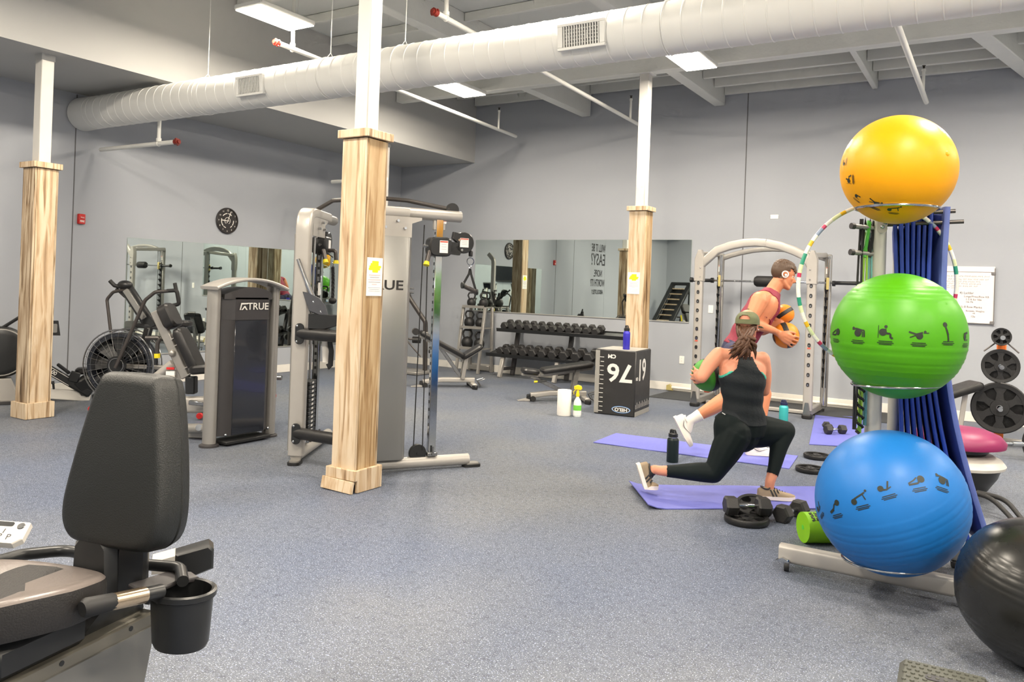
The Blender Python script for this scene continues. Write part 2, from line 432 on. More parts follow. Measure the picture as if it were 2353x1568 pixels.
# ------------------------------------------------------------------ round duct with two registers
mat('duct paint', (224, 224, 220), 0.42, 0, 0.03, 3.0)
mat('grille dark', (60, 62, 62), 0.6)
DY, DZ, DR = -6.12, 3.44, 0.192
t = thing('air_duct', 'round white spiral air duct running overhead across the room', 'duct', (0.3, DY, DZ))
pts, rad = [], []
x = 0.012
while x < XR - 0.05:
    for dx, dr in ((0, 0), (0.064, 0.0), (0.068, 0.0035), (0.073, 0.0035), (0.077, 0)):
        pts.append((x + dx, DY, DZ)); rad.append(DR + dr)
    x += 0.148
MB().sweep(pts, circ(1.0, 40), (0, 0, 1), False, True, rad).build('duct_pipe', 'duct paint', t, ang=25)
MB().lathe([(DR + 0.004, 0.014), (DR + 0.012, 0.014), (DR + 0.012, 0.02), (DR + 0.004, 0.3), (DR + 0.002, 0.3)], 40, (0, DY, DZ), (1, 0, 0)).build('wall_collar', 'duct paint', t)
for gx in (3.30, 7.0):
    n = Vector((0, -math.cos(0.42), -math.sin(0.10))).normalized(); up = Vector((1, 0, 0)).cross(n) * -1; up.normalize()
    if up.z < 0: up = -up
    c = Vector((gx, DY, DZ)) + n * (DR + 0.006)
    Mx = basis(c, (1, 0, 0), up)
    g = MB(Mx)
    w, h, b = 0.40, 0.20, 0.045
    for (cx, cy, sx, sy) in ((0, h / 2 - b / 4, w, b / 2), (0, -h / 2 + b / 4, w, b / 2), (-w / 2 + b / 2, 0, b, h - b), (w / 2 - b / 2, 0, b, h - b)):
        g.box((cx, cy, 0), (sx, sy, 0.034), b=0.003)
    reg = g.build('register_frame', 'white metal', t)
    MB(Mx).box((0, 0, -0.011), (w - 2 * b, h - b, 0.012)).build('register_backing', 'grille dark', reg)
    for k in range(14):
        MB(Mx).box((-w / 2 + b + 0.011 + k * 0.0222, 0, 0.004), (0.0085, h - b, 0.016)).build('slat', 'white metal', reg)
    for k in range(5):
        MB(Mx).box((0, -h / 2 + b / 2 + 0.026 + k * 0.026, -0.002), (w - 2 * b, 0.004, 0.01)).build('cross_slat', 'white metal', reg)
for wx in (2.38, 4.2, 5.12, 7.62, 10.0):
    wbm = MB().tube([(wx, DY, DZ + DR + 0.045), (wx, DY, ZC)], 0.004, 6)
    wbm.torus((wx, DY, DZ), DR + 0.006, 0.003, (1, 0, 0), 36, 5)
    wbm.tube([(wx, DY, DZ + DR + 0.05), (wx, DY - 0.05, DZ + DR - 0.01)], 0.003, 5).tube([(wx, DY, DZ + DR + 0.05), (wx, DY + 0.05, DZ + DR - 0.01)], 0.003, 5)
    wbm.build('hanger', 'white metal', t)

# ------------------------------------------------------------------ sprinkler pipes
mat('pipe paint', (222, 222, 217), 0.45, 0, 0.04)
mat('red cap', (122, 36, 26), 0.45, 0, 0.1)
mat('brass', (70, 66, 58), 0.35, 0.8)
def pipe(name_label, a, b, r, risers, capend=None, heads=()):
    a, b = Vector(a), Vector(b)
    t = thing('sprinkler_pipe', name_label, 'pipe', a)
    m = MB().tube([a, b], r, 14); m.build('pipe_run', 'pipe paint', t)
    for p, z1 in risers:
        q = MB().tube([p, (p[0], p[1], z1)], r * 0.8, 12)
        q.torus(p, r * 1.02, r * 0.32, (b - a), 14, 6)
        q.tube([(p[0], p[1], p[2] + r), (p[0], p[1], p[2] + r * 2.4)], r * 1.15, 12)
        q.build('riser', 'pipe paint', t)
    if capend is not None:
        d = (b - a).normalized() if capend == b else (a - b).normalized()
        d = ((Vector(capend) - (a if (Vector(capend) - b).length < 1e-6 else b))).normalized()
        c = Vector(capend)
        q = MB().tube([c - d * 0.02, c + d * 0.035], r * 1.35, 12).tube([c + d * 0.03, c + d * 0.055], r * 0.8, 8)
        for s in range(4):
            a4 = s * PI / 2 + 0.4
            x = Vector((0, 0, 1)); y = d.cross(x)
            e = x * math.cos(a4) + y * math.sin(a4)
            q.bar(c + d * 0.01 + e * r * 1.2, c + d * 0.01 + e * r * 1.7, 0.02, 0.02)
        q.build('end_cap', 'red cap', t)
    for p in heads:
        q = MB().tube([p, (p[0], p[1], p[2] + 0.27)], r * 0.62, 10).tube([(p[0], p[1], p[2] + 0.27), (p[0], p[1], p[2] + 0.3)], r * 0.85, 10)
        q.build('sprinkler_stem', 'pipe paint', t)
        MB().tube([(p[0], p[1], p[2] + 0.3), (p[0], p[1], p[2] + 0.335)], 0.012, 8).lathe([(0.0, 0.335), (0.022, 0.337), (0.022, 0.341), (0, 0.343)], 10, p).build('sprinkler_head', 'brass', t)
pipe('white sprinkler pipe with a red end fitting above the duct, nearest the soffit', (3.13, -5.84, 4.0), (2.78, -0.42, 4.0), 0.026, [((3.1, -5.6, 4.0), 4.89)], Vector((3.13, -5.84, 4.0)), [(2.84, -1.05, 4.0)])
pipe('white sprinkler pipe with a red end fitting above the duct, in line with the columns', (5.24, -5.85, 4.0), (5.02, -0.45, 4.0), 0.026, [((5.235, -5.68, 4.0), 4.89)], Vector((5.24, -5.85, 4.0)), [(5.06, -0.95, 4.0)])
pipe('white sprinkler pipe crossing the purlins over the yellow exercise ball', (8.88, -5.85, 4.0), (8.86, -0.48, 4.0), 0.03, [], None, [(8.86, -0.95, 4.0)])
pipe('low white sprinkler pipe under the soffit with red end cap beside the duct', (0.16, -5.97, 3.02), (1.66, -5.97, 3.02), 0.026, [((1.33, -5.97, 3.02), 3.68)], Vector((1.66, -5.97, 3.02)))

_q = photo_point(763, 418, 12.0); _k = (3.02 - 1.5) / (_q.z - 1.5); _q = CAM_POS + (_q - CAM_POS) * _k
pipe('short white pipe end under the soffit, half hidden by the column before the cable machine', (_q.x, _q.y, 3.02), (_q.x + 1.1, _q.y, 3.02), 0.028, [((_q.x + 0.9, _q.y, 3.02), 3.68)], None)

# ------------------------------------------------------------------ columns
def column(x, y, ztop, label, sign=None, loose=False):
    t = thing('wood_clad_column', label, 'column', (x, y, 0), 'steel posts boxed in pale wooden boards')
    MB().box((x, y, (2.56 + ztop) / 2), (0.125, 0.125, ztop - 2.56), b=0.006).build('steel_post', 'post white', t)
    if ztop > 4: MB().box((x, y, ztop - 0.004), (0.2, 0.2, 0.012)).build('top_plate', 'white metal', t)
    else: MB().box((x, y, ztop - 0.03), (0.135, 0.135, 0.06)).build('top_collar', 'soffit paint', t)
    h = 0.117
    MB().box((x, y, 1.29), (2 * h - 0.042, 2 * h - 0.042, 2.44)).build('gap_shade_core', 'grille dark', t)  # dark box added inside; its colour stands in for shade in the corner gaps
    for k, (dx, dy) in enumerate(((0, -1), (1, 0), (0, 1), (-1, 0))):
        sx, sy = (2 * h - 0.008, 0.02) if dx == 0 else (0.02, 2 * h - 0.046)
        m = ('amber pine' if x > 3 else 'washed pine') if dx == 1 else ('washed pine' if (dy == -1 and x > 3) else 'weathered pine')
        MB().box((x + dx * (h - 0.01), y + dy * (h - 0.01), 1.29), (sx, sy, 2.46), b=0.0025).build('board', m, t)
        # cap trim and base trim boards
        H = 0.143
        sx, sy = (2 * H, 0.026) if dx == 0 else (0.026, 2 * H - 0.054)
        MB().box((x + dx * (H - 0.013), y + dy * (H - 0.013), 2.553), (sx, sy, 0.058), b=0.003).build('cap_board', 'washed pine', t)
        if loose and (dx, dy) == (0, -1):
            MB().box((x, y - H + 0.013, 0.125), (2 * H, 0.026, 0.075), b=0.003).build('base_board', 'washed pine', t)
            MB().box((x - 0.018, y - H - 0.006, 0.045), (2 * H + 0.01, 0.024, 0.085), rotm('X', -0.16) @ rotm('Y', 0.02), b=0.003).build('base_board', 'washed pine', t)
        else:
            MB().box((x + dx * (H - 0.013), y + dy * (H - 0.013), 0.083), (sx, sy, 0.16), b=0.003).build('base_board', 'washed pine', t)
    MB().box((x, y, 2.578), (0.24, 0.24, 0.006)).build('cap_infill', 'washed pine', t)
    return t
C_L, C_C, C_R, C_H = (1.413, -7.328), (5.80, -7.33), (5.775, -2.123), (1.416, -2.125)
column(*C_L, SOFZ, 'pale wooden column with a white post reaching the soffit, nearest the rower')
column(*C_C, 4.29, 'pale wooden column in front of the cable machine, a split base board at its foot', loose=True)
column(*C_R, 4.29, 'wooden column behind the black plyo box, in front of the wide mirror')
column(*C_H, SOFZ, 'wooden column hidden behind the cable machine, seen in the wide mirror')

# paper notices on the columns
mat('paper', (236, 234, 228), 0.6, 0, 0.02)
mat('highlighter', (236, 238, 20), 0.6, 0, 0.05)
mat('print grey', (176, 172, 178), 0.6)
mat('print pink', (214, 186, 186), 0.6)
def notice(o, X, label):
    Mx = basis(o, X, (0, 0, 1)); w, h = 0.165, 0.275
    t = thing('paper_notice', label, 'notice', o, 'notices with yellow headings taped to the columns')
    MB(Mx).box((0, 0, 0.001), (w, h, 0.002)).build('sheet', 'paper', t)
    hl = MB(Mx)
    for k, ww in enumerate((0.07, 0.085, 0.125, 0.12, 0.06)): hl.prism(rrect(ww, 0.017, 0.006), 0.001, (0.004 * (-1) ** k, h / 2 - 0.032 - k * 0.0165, 0.0025))
    hl.build('highlighted_heading', 'highlighter', t)
    p = MB(Mx); q = MB(Mx)
    for k, ww in enumerate((0.12, 0.10, 0.13, 0.125, 0.05)):
        (q if k % 2 == 0 else p).box((0, 0.012 - k * 0.0165, 0.0024), (ww, 0.006, 0.0008))
    for k, ww in enumerate((0.13, 0.11, 0.12)): p.box((0, -0.078 - k * 0.012, 0.0024), (ww, 0.0025, 0.0008))
    p.build('printed_lines', 'print grey', t); q.build('printed_lines', 'print pink', t)
notice((C_C[0] + 0.119, C_C[1] + 0.01, 1.535), (0, 1, 0), 'white notice with yellow heading taped on the column by the cable machine')
notice((C_R[0] - 0.02, C_R[1] - 0.119, 1.60), (1, 0, 0), 'white notice with yellow heading taped on the column behind the plyo box')
notice((C_H[0] + 0.119, C_H[1], 1.6), (0, 1, 0), 'white notice with yellow heading on the column hidden behind the cable machine')

# ------------------------------------------------------------------ mirrors
mm = bpy.data.materials.new('mirror glass'); mm.use_nodes = True
_b = mm.node_tree.nodes['Principled BSDF']; _b.inputs['Metallic'].default_value = 1.0; _b.inputs['Roughness'].default_value = 0.012
_n = mm.node_tree.nodes.new('ShaderNodeTexNoise'); _n.inputs['Scale'].default_value = 0.6
_x = mm.node_tree.nodes.new('ShaderNodeMix'); _x.data_type = 'RGBA'; _x.inputs[6].default_value = (0.70, 0.77, 0.735, 1); _x.inputs[7].default_value = (0.73, 0.79, 0.755, 1)
mm.node_tree.links.new(_n.outputs['Fac'], _x.inputs[0]); mm.node_tree.links.new(_x.outputs[2], _b.inputs['Base Color'])
MATS['mirror glass'] = mm
mat('mirror edge', (150, 165, 158), 0.3, 0.2)
mat('mirror rail', (196, 196, 192), 0.35, 0.7)
def mirror(label, x0, x1, z0, z1, wall, seams=()):
    if wall == 'back': M0 = basis(((x0 + x1) / 2, -0.004, (z0 + z1) / 2), (1, 0, 0), (0, 0, 1))
    else: M0 = basis((0.004, (x0 + x1) / 2, (z0 + z1) / 2), (0, 1, 0), (0, 0, 1))
    w, h = abs(x1 - x0), z1 - z0
    t = thing('wall_mirror', label, 'mirror', M0.translation)
    cuts = [-w / 2] + [s for s in seams] + [w / 2]
    for a, b in zip(cuts[:-1], cuts[1:]):
        MB(M0).box(((a + b) / 2, 0, 0), (b - a - 0.002, h, 0.006)).build('pane', 'mirror glass', t)
    MB(M0).box((0, -h / 2 - 0.008, 0.003), (w, 0.018, 0.012), b=0.002).build('bottom_rail', 'mirror rail', t)
    e = MB(M0)
    for sx in (-1, 1): e.box((sx * (w / 2 + 0.001), 0, 0), (0.003, h, 0.0062))
    e.box((0, h / 2 + 0.001, 0), (w, 0.003, 0.0062)); e.build('glass_edge', 'mirror edge', t)
mirror('wide wall mirror above the dumbbell rack', 1.77, 5.72, 1.06, 2.306, 'back', (0.55,))
mirror('wall mirror below the round clock, behind the weight machine', -5.475, -1.55, 0.42, 1.96, 'left', (-0.2,))

# ------------------------------------------------------------------ clock
mat('clock black', (44, 41, 40), 0.35, 0, 0.05)
mat('clock white', (236, 232, 224), 0.5, 0, 0.02)
CKY, CKZ = -3.93, 2.318
t = thing('wall_clock', 'round black wall clock with white marks above the weight machine', 'clock', (0, CKY, CKZ))
Mc = basis((0, CKY, CKZ), (0, 1, 0), (0, 0, 1))
MB(Mc).lathe([(0, 0.001), (0.188, 0.001), (0.192, 0.008), (0.192, 0.026), (0.184, 0.034), (0.172, 0.034), (0.168, 0.022), (0, 0.022)], 48).build('case', 'clock black', t)
def ck(name, fn): m = MB(Mc); fn(m); return m.build(name, 'clock white', t)
for k in range(12):
    a = PI / 2 - 2 * PI * k / 12
    def mk(m, a=a, k=k):
        c = (0.152 * math.cos(a), 0.152 * math.sin(a), 0.0235)
        if k == 0:
            text_mb(m, '12', 0.04, Matrix.Translation(c))
        else: text_mb(m, str(k), 0.032, Matrix.Translation(c))
    ck('numeral', mk)
def arcdash(m, a0, a1, n):
    for k in range(n):
        a = math.radians(a0 + (a1 - a0) * (k + 0.5) / n)
        m.box((0.106 * math.cos(a), 0.106 * math.sin(a), 0.0235), (0.012, 0.018, 0.002), rotm('Z', a))
ck('slogan_ring', lambda m: (arcdash(m, 140, 95, 5), arcdash(m, 85, 50, 4)))
ck('slogan_ring', lambda m: (arcdash(m, 165, 225, 6), arcdash(m, 232, 255, 3)))
ck('slogan_ring', lambda m: (arcdash(m, 5, -35, 4), arcdash(m, -42, -60, 2)))
def emblem(m):
    m.sweep([(0.048 * math.cos(math.radians(a)), 0.048 * math.sin(math.radians(a)), 0.0235) for a in range(-60, 245, 12)], rrect(0.007, 0.002, 0.0008, 1), (0, 0, 1))
ck('emblem', emblem)
def hand(ang, L, w, back):
    def f(m):
        d = Vector((math.cos(ang), math.sin(ang), 0)); m.bar(d * -back + Vector((0, 0, 0.028)), d * L + Vector((0, 0, 0.028)), w, 0.002, up=(0, 0, 1))
    return f
ck('minute_hand', hand(math.radians(68), 0.15, 0.009, 0.035)); ck('hour_hand', hand(math.radians(178), 0.10, 0.012, 0.025))
MB(Mc).bar((-0.01, 0.0, 0.030), (-0.125, 0.085, 0.030), 0.003, 0.0015).build('second_hand', 'clock black', t)

# ------------------------------------------------------------------ small wall fittings
mat('alarm red', (190, 34, 30), 0.4, 0, 0.05)
AY, AZ = -6.105, 2.146
t = thing('fire_alarm_pull', 'small red fire alarm pull station on the grey wall', 'fire alarm', (0, AY, AZ))
Ma = basis((0, AY, AZ), (0, 1, 0), (0, 0, 1))
MB(Ma).box((0, 0, 0.022), (0.085, 0.125, 0.044), b=0.006).build('body', 'alarm red', t)
MB(Ma).box((0, 0.018, 0.046), (0.06, 0.02, 0.008), b=0.002).build('pull_bar', 'alarm red', t)
text_mb(MB(Ma), 'PULL', 0.022, Matrix.Translation((0, 0.018, 0.0505))).build('lettering', 'white plastic', t)
text_mb(MB(Ma), 'FIRE', 0.03, Matrix.Translation((0, -0.028, 0.0448)), bold=0.0008).build('lettering', 'white plastic', t)
mat('plate slot', (120, 118, 112), 0.6)
def plate(name, label, cat, x, z, w, h, kind):
    t = thing(name, label, cat, (x, 0, z)); Mp = basis((x, 0, z), (1, 0, 0), (0, 0, 1))
    MB(Mp).box((0, 0, 0.004), (w, h, 0.008), b=0.0025).build('plate', 'white plastic', t)
    if kind == 'outlet':
        for s in (-1, 1):
            MB(Mp).prism(rrect(0.032, 0.028, 0.008), 0.002, (0, s * 0.02, 0.009)).build('socket', 'white plastic', t)
            for dx in (-0.006, 0.006): MB(Mp).box((dx, s * 0.02 + 0.003, 0.0103), (0.0025, 0.009, 0.0008)).build('slot', 'plate slot', t)
    elif kind == 'switch':
        MB(Mp).box((0, 0, 0.010), (w * 0.42, h * 0.58, 0.006), rotm('X', 0.08), b=0.0015).build('rocker', 'white plastic', t)
    else:
        for dx in (-0.06, 0.06): MB(Mp).lathe([(0, 0.0088), (0.004, 0.009), (0.004, 0.0075)], 8, (dx, 0, 0)).build('screw', 'plate slot', t)
plate('wall_outlet', 'white wall outlet low between plyo box and smith machine', 'outlet', 5.63, 0.48, 0.075, 0.118, 'outlet')
plate('light_switch', 'white wall switch behind the smith machine', 'switch', 6.05, 1.27, 0.075, 0.118, 'switch')
plate('blank_wall_plate', 'small white blank plate high on the wall above the smith machine', 'wall plate', 6.93, 2.635, 0.115, 0.062, 'blank')

# ------------------------------------------------------------------ whiteboard
mat('board white', (232, 224, 222), 0.25, 0, 0.02)
mat('board frame', (120, 118, 118), 0.4, 0.3)
mat('marker ink', (46, 46, 52), 0.6)
WX0, WX1, WZ0, WZ1 = 9.02, 9.66, 1.245, 1.965
t = thing('whiteboard', 'whiteboard with handwritten workout notes on the wall past the balls', 'whiteboard', ((WX0 + WX1) / 2, 0, WZ0))
Mw = basis(((WX0 + WX1) / 2, -0.012, (WZ0 + WZ1) / 2), (1, 0, 0), (0, 0, 1)); w, h = WX1 - WX0, WZ1 - WZ0
MB(Mw).box((0, 0, 0), (w, h, 0.016)).build('panel', 'board white', t)
f = MB(Mw)
for sx in (-1, 1): f.box((sx * w / 2, -0.02, 0.002), (0.012, h, 0.022))
f.box((0, -h / 2, 0.002), (w, 0.012, 0.022)); f.build('frame', 'board frame', t)
for sx, sy in ((-1, -1), (1, -1), (1, 0.79), (-1, 0.79)): MB(Mw).box((sx * (w / 2 - 0.016), sy * (h / 2 - 0.014), 0.009), (0.05, 0.045, 0.016), b=0.008).build('corner_cap', 'board frame', t)
MB(Mw).box((0, h / 2 - 0.035, 0.012), (w * 0.98, 0.07, 0.012), b=0.003).build('clip_rail', 'board white', t)
mk = MB(Mw); rnd = random.Random(3)
def scribble(x0, x1, y, hh, seed):
    r = random.Random(seed); x = x0
    while x < x1 - 0.012:
        L = r.uniform(0.03, 0.07); e = min(x1, x + L); p = []
        n = max(3, int((e - x) / 0.0065))
        for k in range(n + 1): p.append((x + (e - x) * k / n, y + (hh * r.uniform(0.1, 0.5) if k % 2 else -hh * r.uniform(0.1, 0.5)), 0.0088))
        mk.sweep(p, [(-0.0016, -0.0004), (0.0016, -0.0004), (0.0016, 0.0004), (-0.0016, 0.0004)], (0, 0, 1)); x = e + r.uniform(0.012, 0.022)
for k, (a, b, y) in enumerate(((-0.30, 0.26, 0.235), (-0.30, 0.25, 0.195), (-0.30, 0.16, 0.165), (-0.30, 0.17, 0.138), (-0.28, 0.15, 0.108), (-0.28, -0.08, 0.085), (-0.28, -0.2, 0.03))): scribble(a, b, y, 0.022, k)
def wr(s, x, y, sz): text_mb(mk, s, sz, Matrix.Translation((x, y, 0.0088)) @ Matrix.Rotation(-0.01, 4, 'Z'), ext=0.0004, align='LEFT', xs=0.95)
wr('4) Ladder', -0.06, 0.022, 0.042); wr('Lunge/Press/Row KB', -0.01, -0.022, 0.034); wr('1-5 ft for 50x', 0.01, -0.06, 0.034); wr('10x Ms', 0.01, -0.092, 0.03)
wr('5) 8 Row Planks', -0.045, -0.155, 0.038); wr('Burpees, Weights', 0.015, -0.205, 0.03); wr('AR', 0.09, -0.235, 0.024); wr('10x', 0.07, -0.275, 0.036)
mk.build('handwriting', 'marker ink', t)

# ------------------------------------------------------------------ lettering on the left wall, television and climber seen in the mirrors
mat('decal black', (40, 42, 48), 0.5)
Q = [('WILL IT BE', 2.66, 0.30, 0.62), ('EASY?', 2.33, 0.46, 0.78), ('NOPE.', 1.95, 0.27, 0.72), ('WORTH IT?', 1.68, 0.28, 0.62), ('ABSOLUTELY', 1.43, 0.17, 0.72)]
q = MB()
for s, z, sz, xs in Q: text_mb(q, s, sz, basis((0.003, -8.68, z), (0, 1, 0), (0, 0, 1)), ext=0.001, xs=xs, bold=0.004)
tag(recentre(q.build('wall_lettering', 'decal black'), (0.003, -8.68, 1.4)), 'black motivational lettering on the grey wall, seen reversed in the wide mirror', 'wall lettering')
mat('tv black', (18, 20, 26), 0.2, 0, 0.1)
t = thing('television', 'flat black television on the wall behind the camera, seen in the wide mirror', 'television', (6.2, YF, 1.7))
Mt = basis((6.2, YF + 0.056, 2.06), (-1, 0, 0), (0, 0, 1))
MB(Mt).box((0, 0, 0), (1.3, 0.76, 0.05), b=0.01).build('casing', 'clock black', t)
MB(Mt).box((0, 0.01, 0.0265), (1.25, 0.70, 0.004)).build('screen', 'tv black', t)
MB(Mt).box((0, 0, -0.035), (0.4, 0.3, 0.03)).build('wall_bracket', 'clock black', t)

# ------------------------------------------------------------------ machine materials
mat('silver paint', (158, 155, 150), 0.36, 0.5, 0.05)
mat('silver light', (176, 172, 166), 0.38, 0.35, 0.04)
mat('shroud grey', (150, 149, 145), 0.32, 0.55, 0.03, 3)
mat('chrome', (196, 198, 200), 0.12, 1.0, 0.03)
mat('steel', (150, 150, 150), 0.25, 0.9, 0.06)
mat('black vinyl', (30, 29, 29), 0.38, 0, 0.2, 14, bump=0.12, bs=180)
mat('black plastic', (32, 33, 34), 0.36, 0, 0.15)
mat('black rubber', (24, 24, 25), 0.6, 0, 0.15)
mat('charcoal panel', (62, 60, 61), 0.38, 0.1, 0.06)
mat('smoked panel', (34, 37, 44), 0.14, 0.0, 0.12, 3, coat=0.4)
mat('navy pad', (24, 29, 42), 0.5, 0, 0.1)
mat('yellow grip', (224, 206, 30), 0.45, 0, 0.05)
mat('red plastic', (200, 40, 40), 0.4, 0, 0.05)
mat('gold print', (200, 184, 120), 0.4, 0.3)
mat('dark steel tube', (78, 74, 72), 0.32, 0.5, 0.06)
mat('label white', (230, 228, 224), 0.5, 0, 0.02)
mat('label red', (198, 88, 70), 0.5)

def sticker(M0, w, h, parent, name='warning_label'):
    s = MB(M0).box((0, 0, 0.0012), (w, h, 0.002)).build(name, 'label white', parent)
    MB(M0).box((0, h * 0.40, 0.0026), (w * 0.92, h * 0.12, 0.001)).build('label_stripe', 'label red', s)
    l = MB(M0)
    for k in range(3): l.box((0, h * (0.2 - 0.2 * k), 0.0026), (w * 0.6, h * 0.035, 0.001))
    l.build('label_text', 'print grey', s)

# ------------------------------------------------------------------ cable machine (two towers opening away from the camera)
ROOT = thing('cable_machine', 'silver two-tower cable machine behind the wooden column', 'cable machine', (5.21, -6.7, 0))
def tower_frame(o, d):
    d = Vector((d[0], d[1], 0)).normalized(); return d, Vector(o)
def TW(o, d, out):
    o = Vector((o[0], o[1], 0)); d = Vector((d[0], d[1], 0)).normalized(); n = Vector((d.y, -d.x, 0)) * out
    return (lambda s, k, z: o + d * s + n * k + Vector((0, 0, z))), d, n
for side, (o, d, out) in {'r': ((5.50, -7.06), (0.548, 0.837), 1), 'l': ((4.92, -7.06), (-0.502, 0.865), -1)}.items():
    L, dv, nv = TW(o, d, out)
    Z = Vector((0, 0, 1))
    b = MB().tube([L(-0.02, 0, 0.062), L(0.99, 0, 0.062)], 0.046, 16); b.build('base_tube', 'silver light', ROOT)
    for s in (-0.03, 1.02):
        f = MB(); f.prism(rrect(0.15, 0.10, 0.035), 0.022, L(s, 0, 0.012), dv, nv); f.build('foot_pad', 'black rubber', ROOT)
        f = MB(); f.prism(rrect(0.12, 0.08, 0.03), 0.012, L(s, 0, 0.028), dv, nv); f.build('foot_plate', 'silver paint', ROOT)
    if side == 'l':
        pth = fillet([L(0, 0, 0.07), L(0, 0, 2.05), L(0.62, 0, 2.05)], 0.15, 8)
        MB().sweep(pth, rrect(0.125, 0.085, 0.02), dv * -1).build('front_frame', 'silver light', ROOT)
        MB().tube([L(0.3, 0, 2.05), L(0.92, 0, 2.05)], 0.044, 14).build('top_tube', 'silver paint', ROOT)
    else:
        pth = fillet([L(0, 0, 0.07), L(0, 0, 2.055), L(0.4, 0, 2.055)], 0.15, 8)
        MB().sweep(pth, rrect(0.11, 0.085, 0.02), dv * -1).build('front_frame', 'silver light', ROOT)
        MB().tube([L(0.2, 0, 2.055), L(0.85, 0, 2.055)], 0.046, 16).build('top_tube', 'silver light', ROOT)
    # gusset plate with bolts
    g = MB().prism([(0.05, 1.86), (0.42, 1.86), (0.42, 1.97), (0.50, 2.0), (0.50, 2.02), (0.05, 2.02)], 0.008, L(0, 0.055 * (1 if side == 'r' else -1), 0), dv, Z)
    g.build('gusset_plate', 'silver light', ROOT)
    for s, z in ((0.2, 1.93), (0.36, 1.93), (0.3, 1.985)):
        c = L(s, 0.055 * (1 if side == 'r' else -1), z); nn = nv * (1 if side == 'r' else -1)
        MB().tube([c, c + nn * 0.03], 0.011, 8).build('bolt', 'chrome', ROOT)
    # stack shroud, outer side closed
    if side == 'r':
        MB().prism(rrect(0.42, 0.20, 0.05, 5), 1.75, L(0.21, 0, 0.985), dv, nv, bev=0.006).build('stack_shroud', 'shroud grey', ROOT)
        Mt = basis(L(0.195, 0.1015, 1.475), dv, Z)
        text_mb(MB(Mt), 'TRUE', 0.105, Matrix.Identity(4), bold=0.002, xs=1.25).build('brand_lettering', 'clock black', ROOT)
    else:
        MB().prism(rrect(0.45, 0.012, 0.005), 1.78, L(0.28, 0.09, 0.98), dv, nv).build('stack_shroud', 'shroud grey', ROOT)
        for k in range(13):
            w = MB().box(L(0.24, 0, 0.2 + k * 0.036), (0.2, 0.10, 0.033), basis((0, 0, 0), dv, nv).to_3x3(), b=0.004).build('weight_plate', 'black plastic', ROOT)
            MB(basis(L(0.24, -0.051, 0.2 + k * 0.036), dv * -1, Z)).box((0, 0, 0), (0.05, 0.016, 0.001)).build('number_tag', 'label white', w)
        for k in (0.17, 0.31): MB().tube([L(k, 0, 0.1), L(k, 0, 1.95)], 0.012, 10).build('guide_rod', 'chrome', ROOT)
        sticker(basis(L(0.40, -0.03, 1.42), dv * -1, Z), 0.06, 0.11, ROOT); sticker(basis(L(0.40, -0.03, 1.28), dv * -1, Z), 0.06, 0.09, ROOT)
    # slotted rail
    rs = 0.665 if side == 'r' else 0.50
    MB().box(L(rs, 0, 1.075), (0.062, 0.05, 1.93), basis((0, 0, 0), dv, nv).to_3x3(), b=0.004).build('slotted_rail', 'chrome', ROOT)
    hs = MB()
    for k in range(26): hs.box(L(rs - 0.0315, 0, 0.36 + k * 0.062), (0.002, 0.018, 0.024), basis((0, 0, 0), dv, nv).to_3x3())
    hs.build('rail_holes', 'black plastic', ROOT, kind='stuff')
    q = MB().box(L(rs, 0, 0.125), (0.085, 0.085, 0.03), basis((0, 0, 0), dv, nv).to_3x3(), b=0.004)
    for k in (-1, 1): q.tube([L(rs, k * 0.05, 0.12), L(rs, k * 0.05, 0.19)], 0.009, 8)
    q.build('rail_foot', 'steel', ROOT)
    MB().box(L(rs, 0.0, 2.0), (0.10, 0.03, 0.13), basis((0, 0, 0), dv, nv).to_3x3(), b=0.004).build('rail_bracket', 'silver light', ROOT)
    sticker(basis(L(rs + 0.03, 0.018 * (1 if side == 'r' else -1), 2.0), dv if side == 'r' else dv * -1, Z), 0.05, 0.02, ROOT)
    # pulley carriage
    zc = 1.80; sg = 1 if side == 'r' else -1
    ca = MB().prism(rrect(0.19, 0.155, 0.045), 0.13, L(rs, 0.01 * sg, zc), dv, Z, bev=0.012).build('pulley_carriage', 'black plastic', ROOT)
    sticker(basis(L(rs + 0.02, (0.077) * sg, zc), dv if sg > 0 else dv * -1, Z), 0.07, 0.10, ca)
    MB().tube([L(rs - 0.10, 0.03 * sg, zc), L(rs - 0.14, 0.03 * sg, zc)], 0.012, 8).build('pull_pin', 'steel', ca)
    gr = MB().tube([L(rs - 0.09, 0.05 * sg, zc - 0.04), L(rs - 0.12, 0.08 * sg, zc - 0.13)], 0.019, 10); gr.build('carriage_lever', 'dark steel tube', ca)
    MB().tube([L(rs - 0.118, 0.077 * sg, zc - 0.125), L(rs - 0.126, 0.086 * sg, zc - 0.155)], [0.02, 0.026], 12).build('lever_tip', 'yellow grip', ca)
    ar = MB().prism([(0.06, -0.05), (0.18, -0.06), (0.2, -0.02), (0.2, 0.04), (0.06, 0.05)], 0.05, L(rs, 0.0, zc), dv, Z).build('pulley_arm', 'black plastic', ca)
    cw = L(rs + 0.215, 0, zc + 0.045)
    outl = [(0.088 * math.cos(math.radians(a)), 0.088 * math.sin(math.radians(a))) for a in range(-150, 121, 15)] + [(-0.09, 0.085), (-0.10, 0.03), (-0.05, -0.01)]
    pl = MB().prism(outl, 0.05, cw, dv, Z, bev=0.006).build('pulley_housing', 'black plastic', ca)
    sticker(basis(cw + nv * sg * 0.026, dv if sg > 0 else dv * -1, Z), 0.075, 0.075, ca)
    for dx, dz in ((-0.045, 0.02), (-0.02, -0.06)):
        MB().tube([cw + dv * dx + Z * dz + nv * sg * 0.024, cw + dv * dx + Z * dz + nv * sg * 0.032], 0.011, 8).build('bolt', 'chrome', ca)
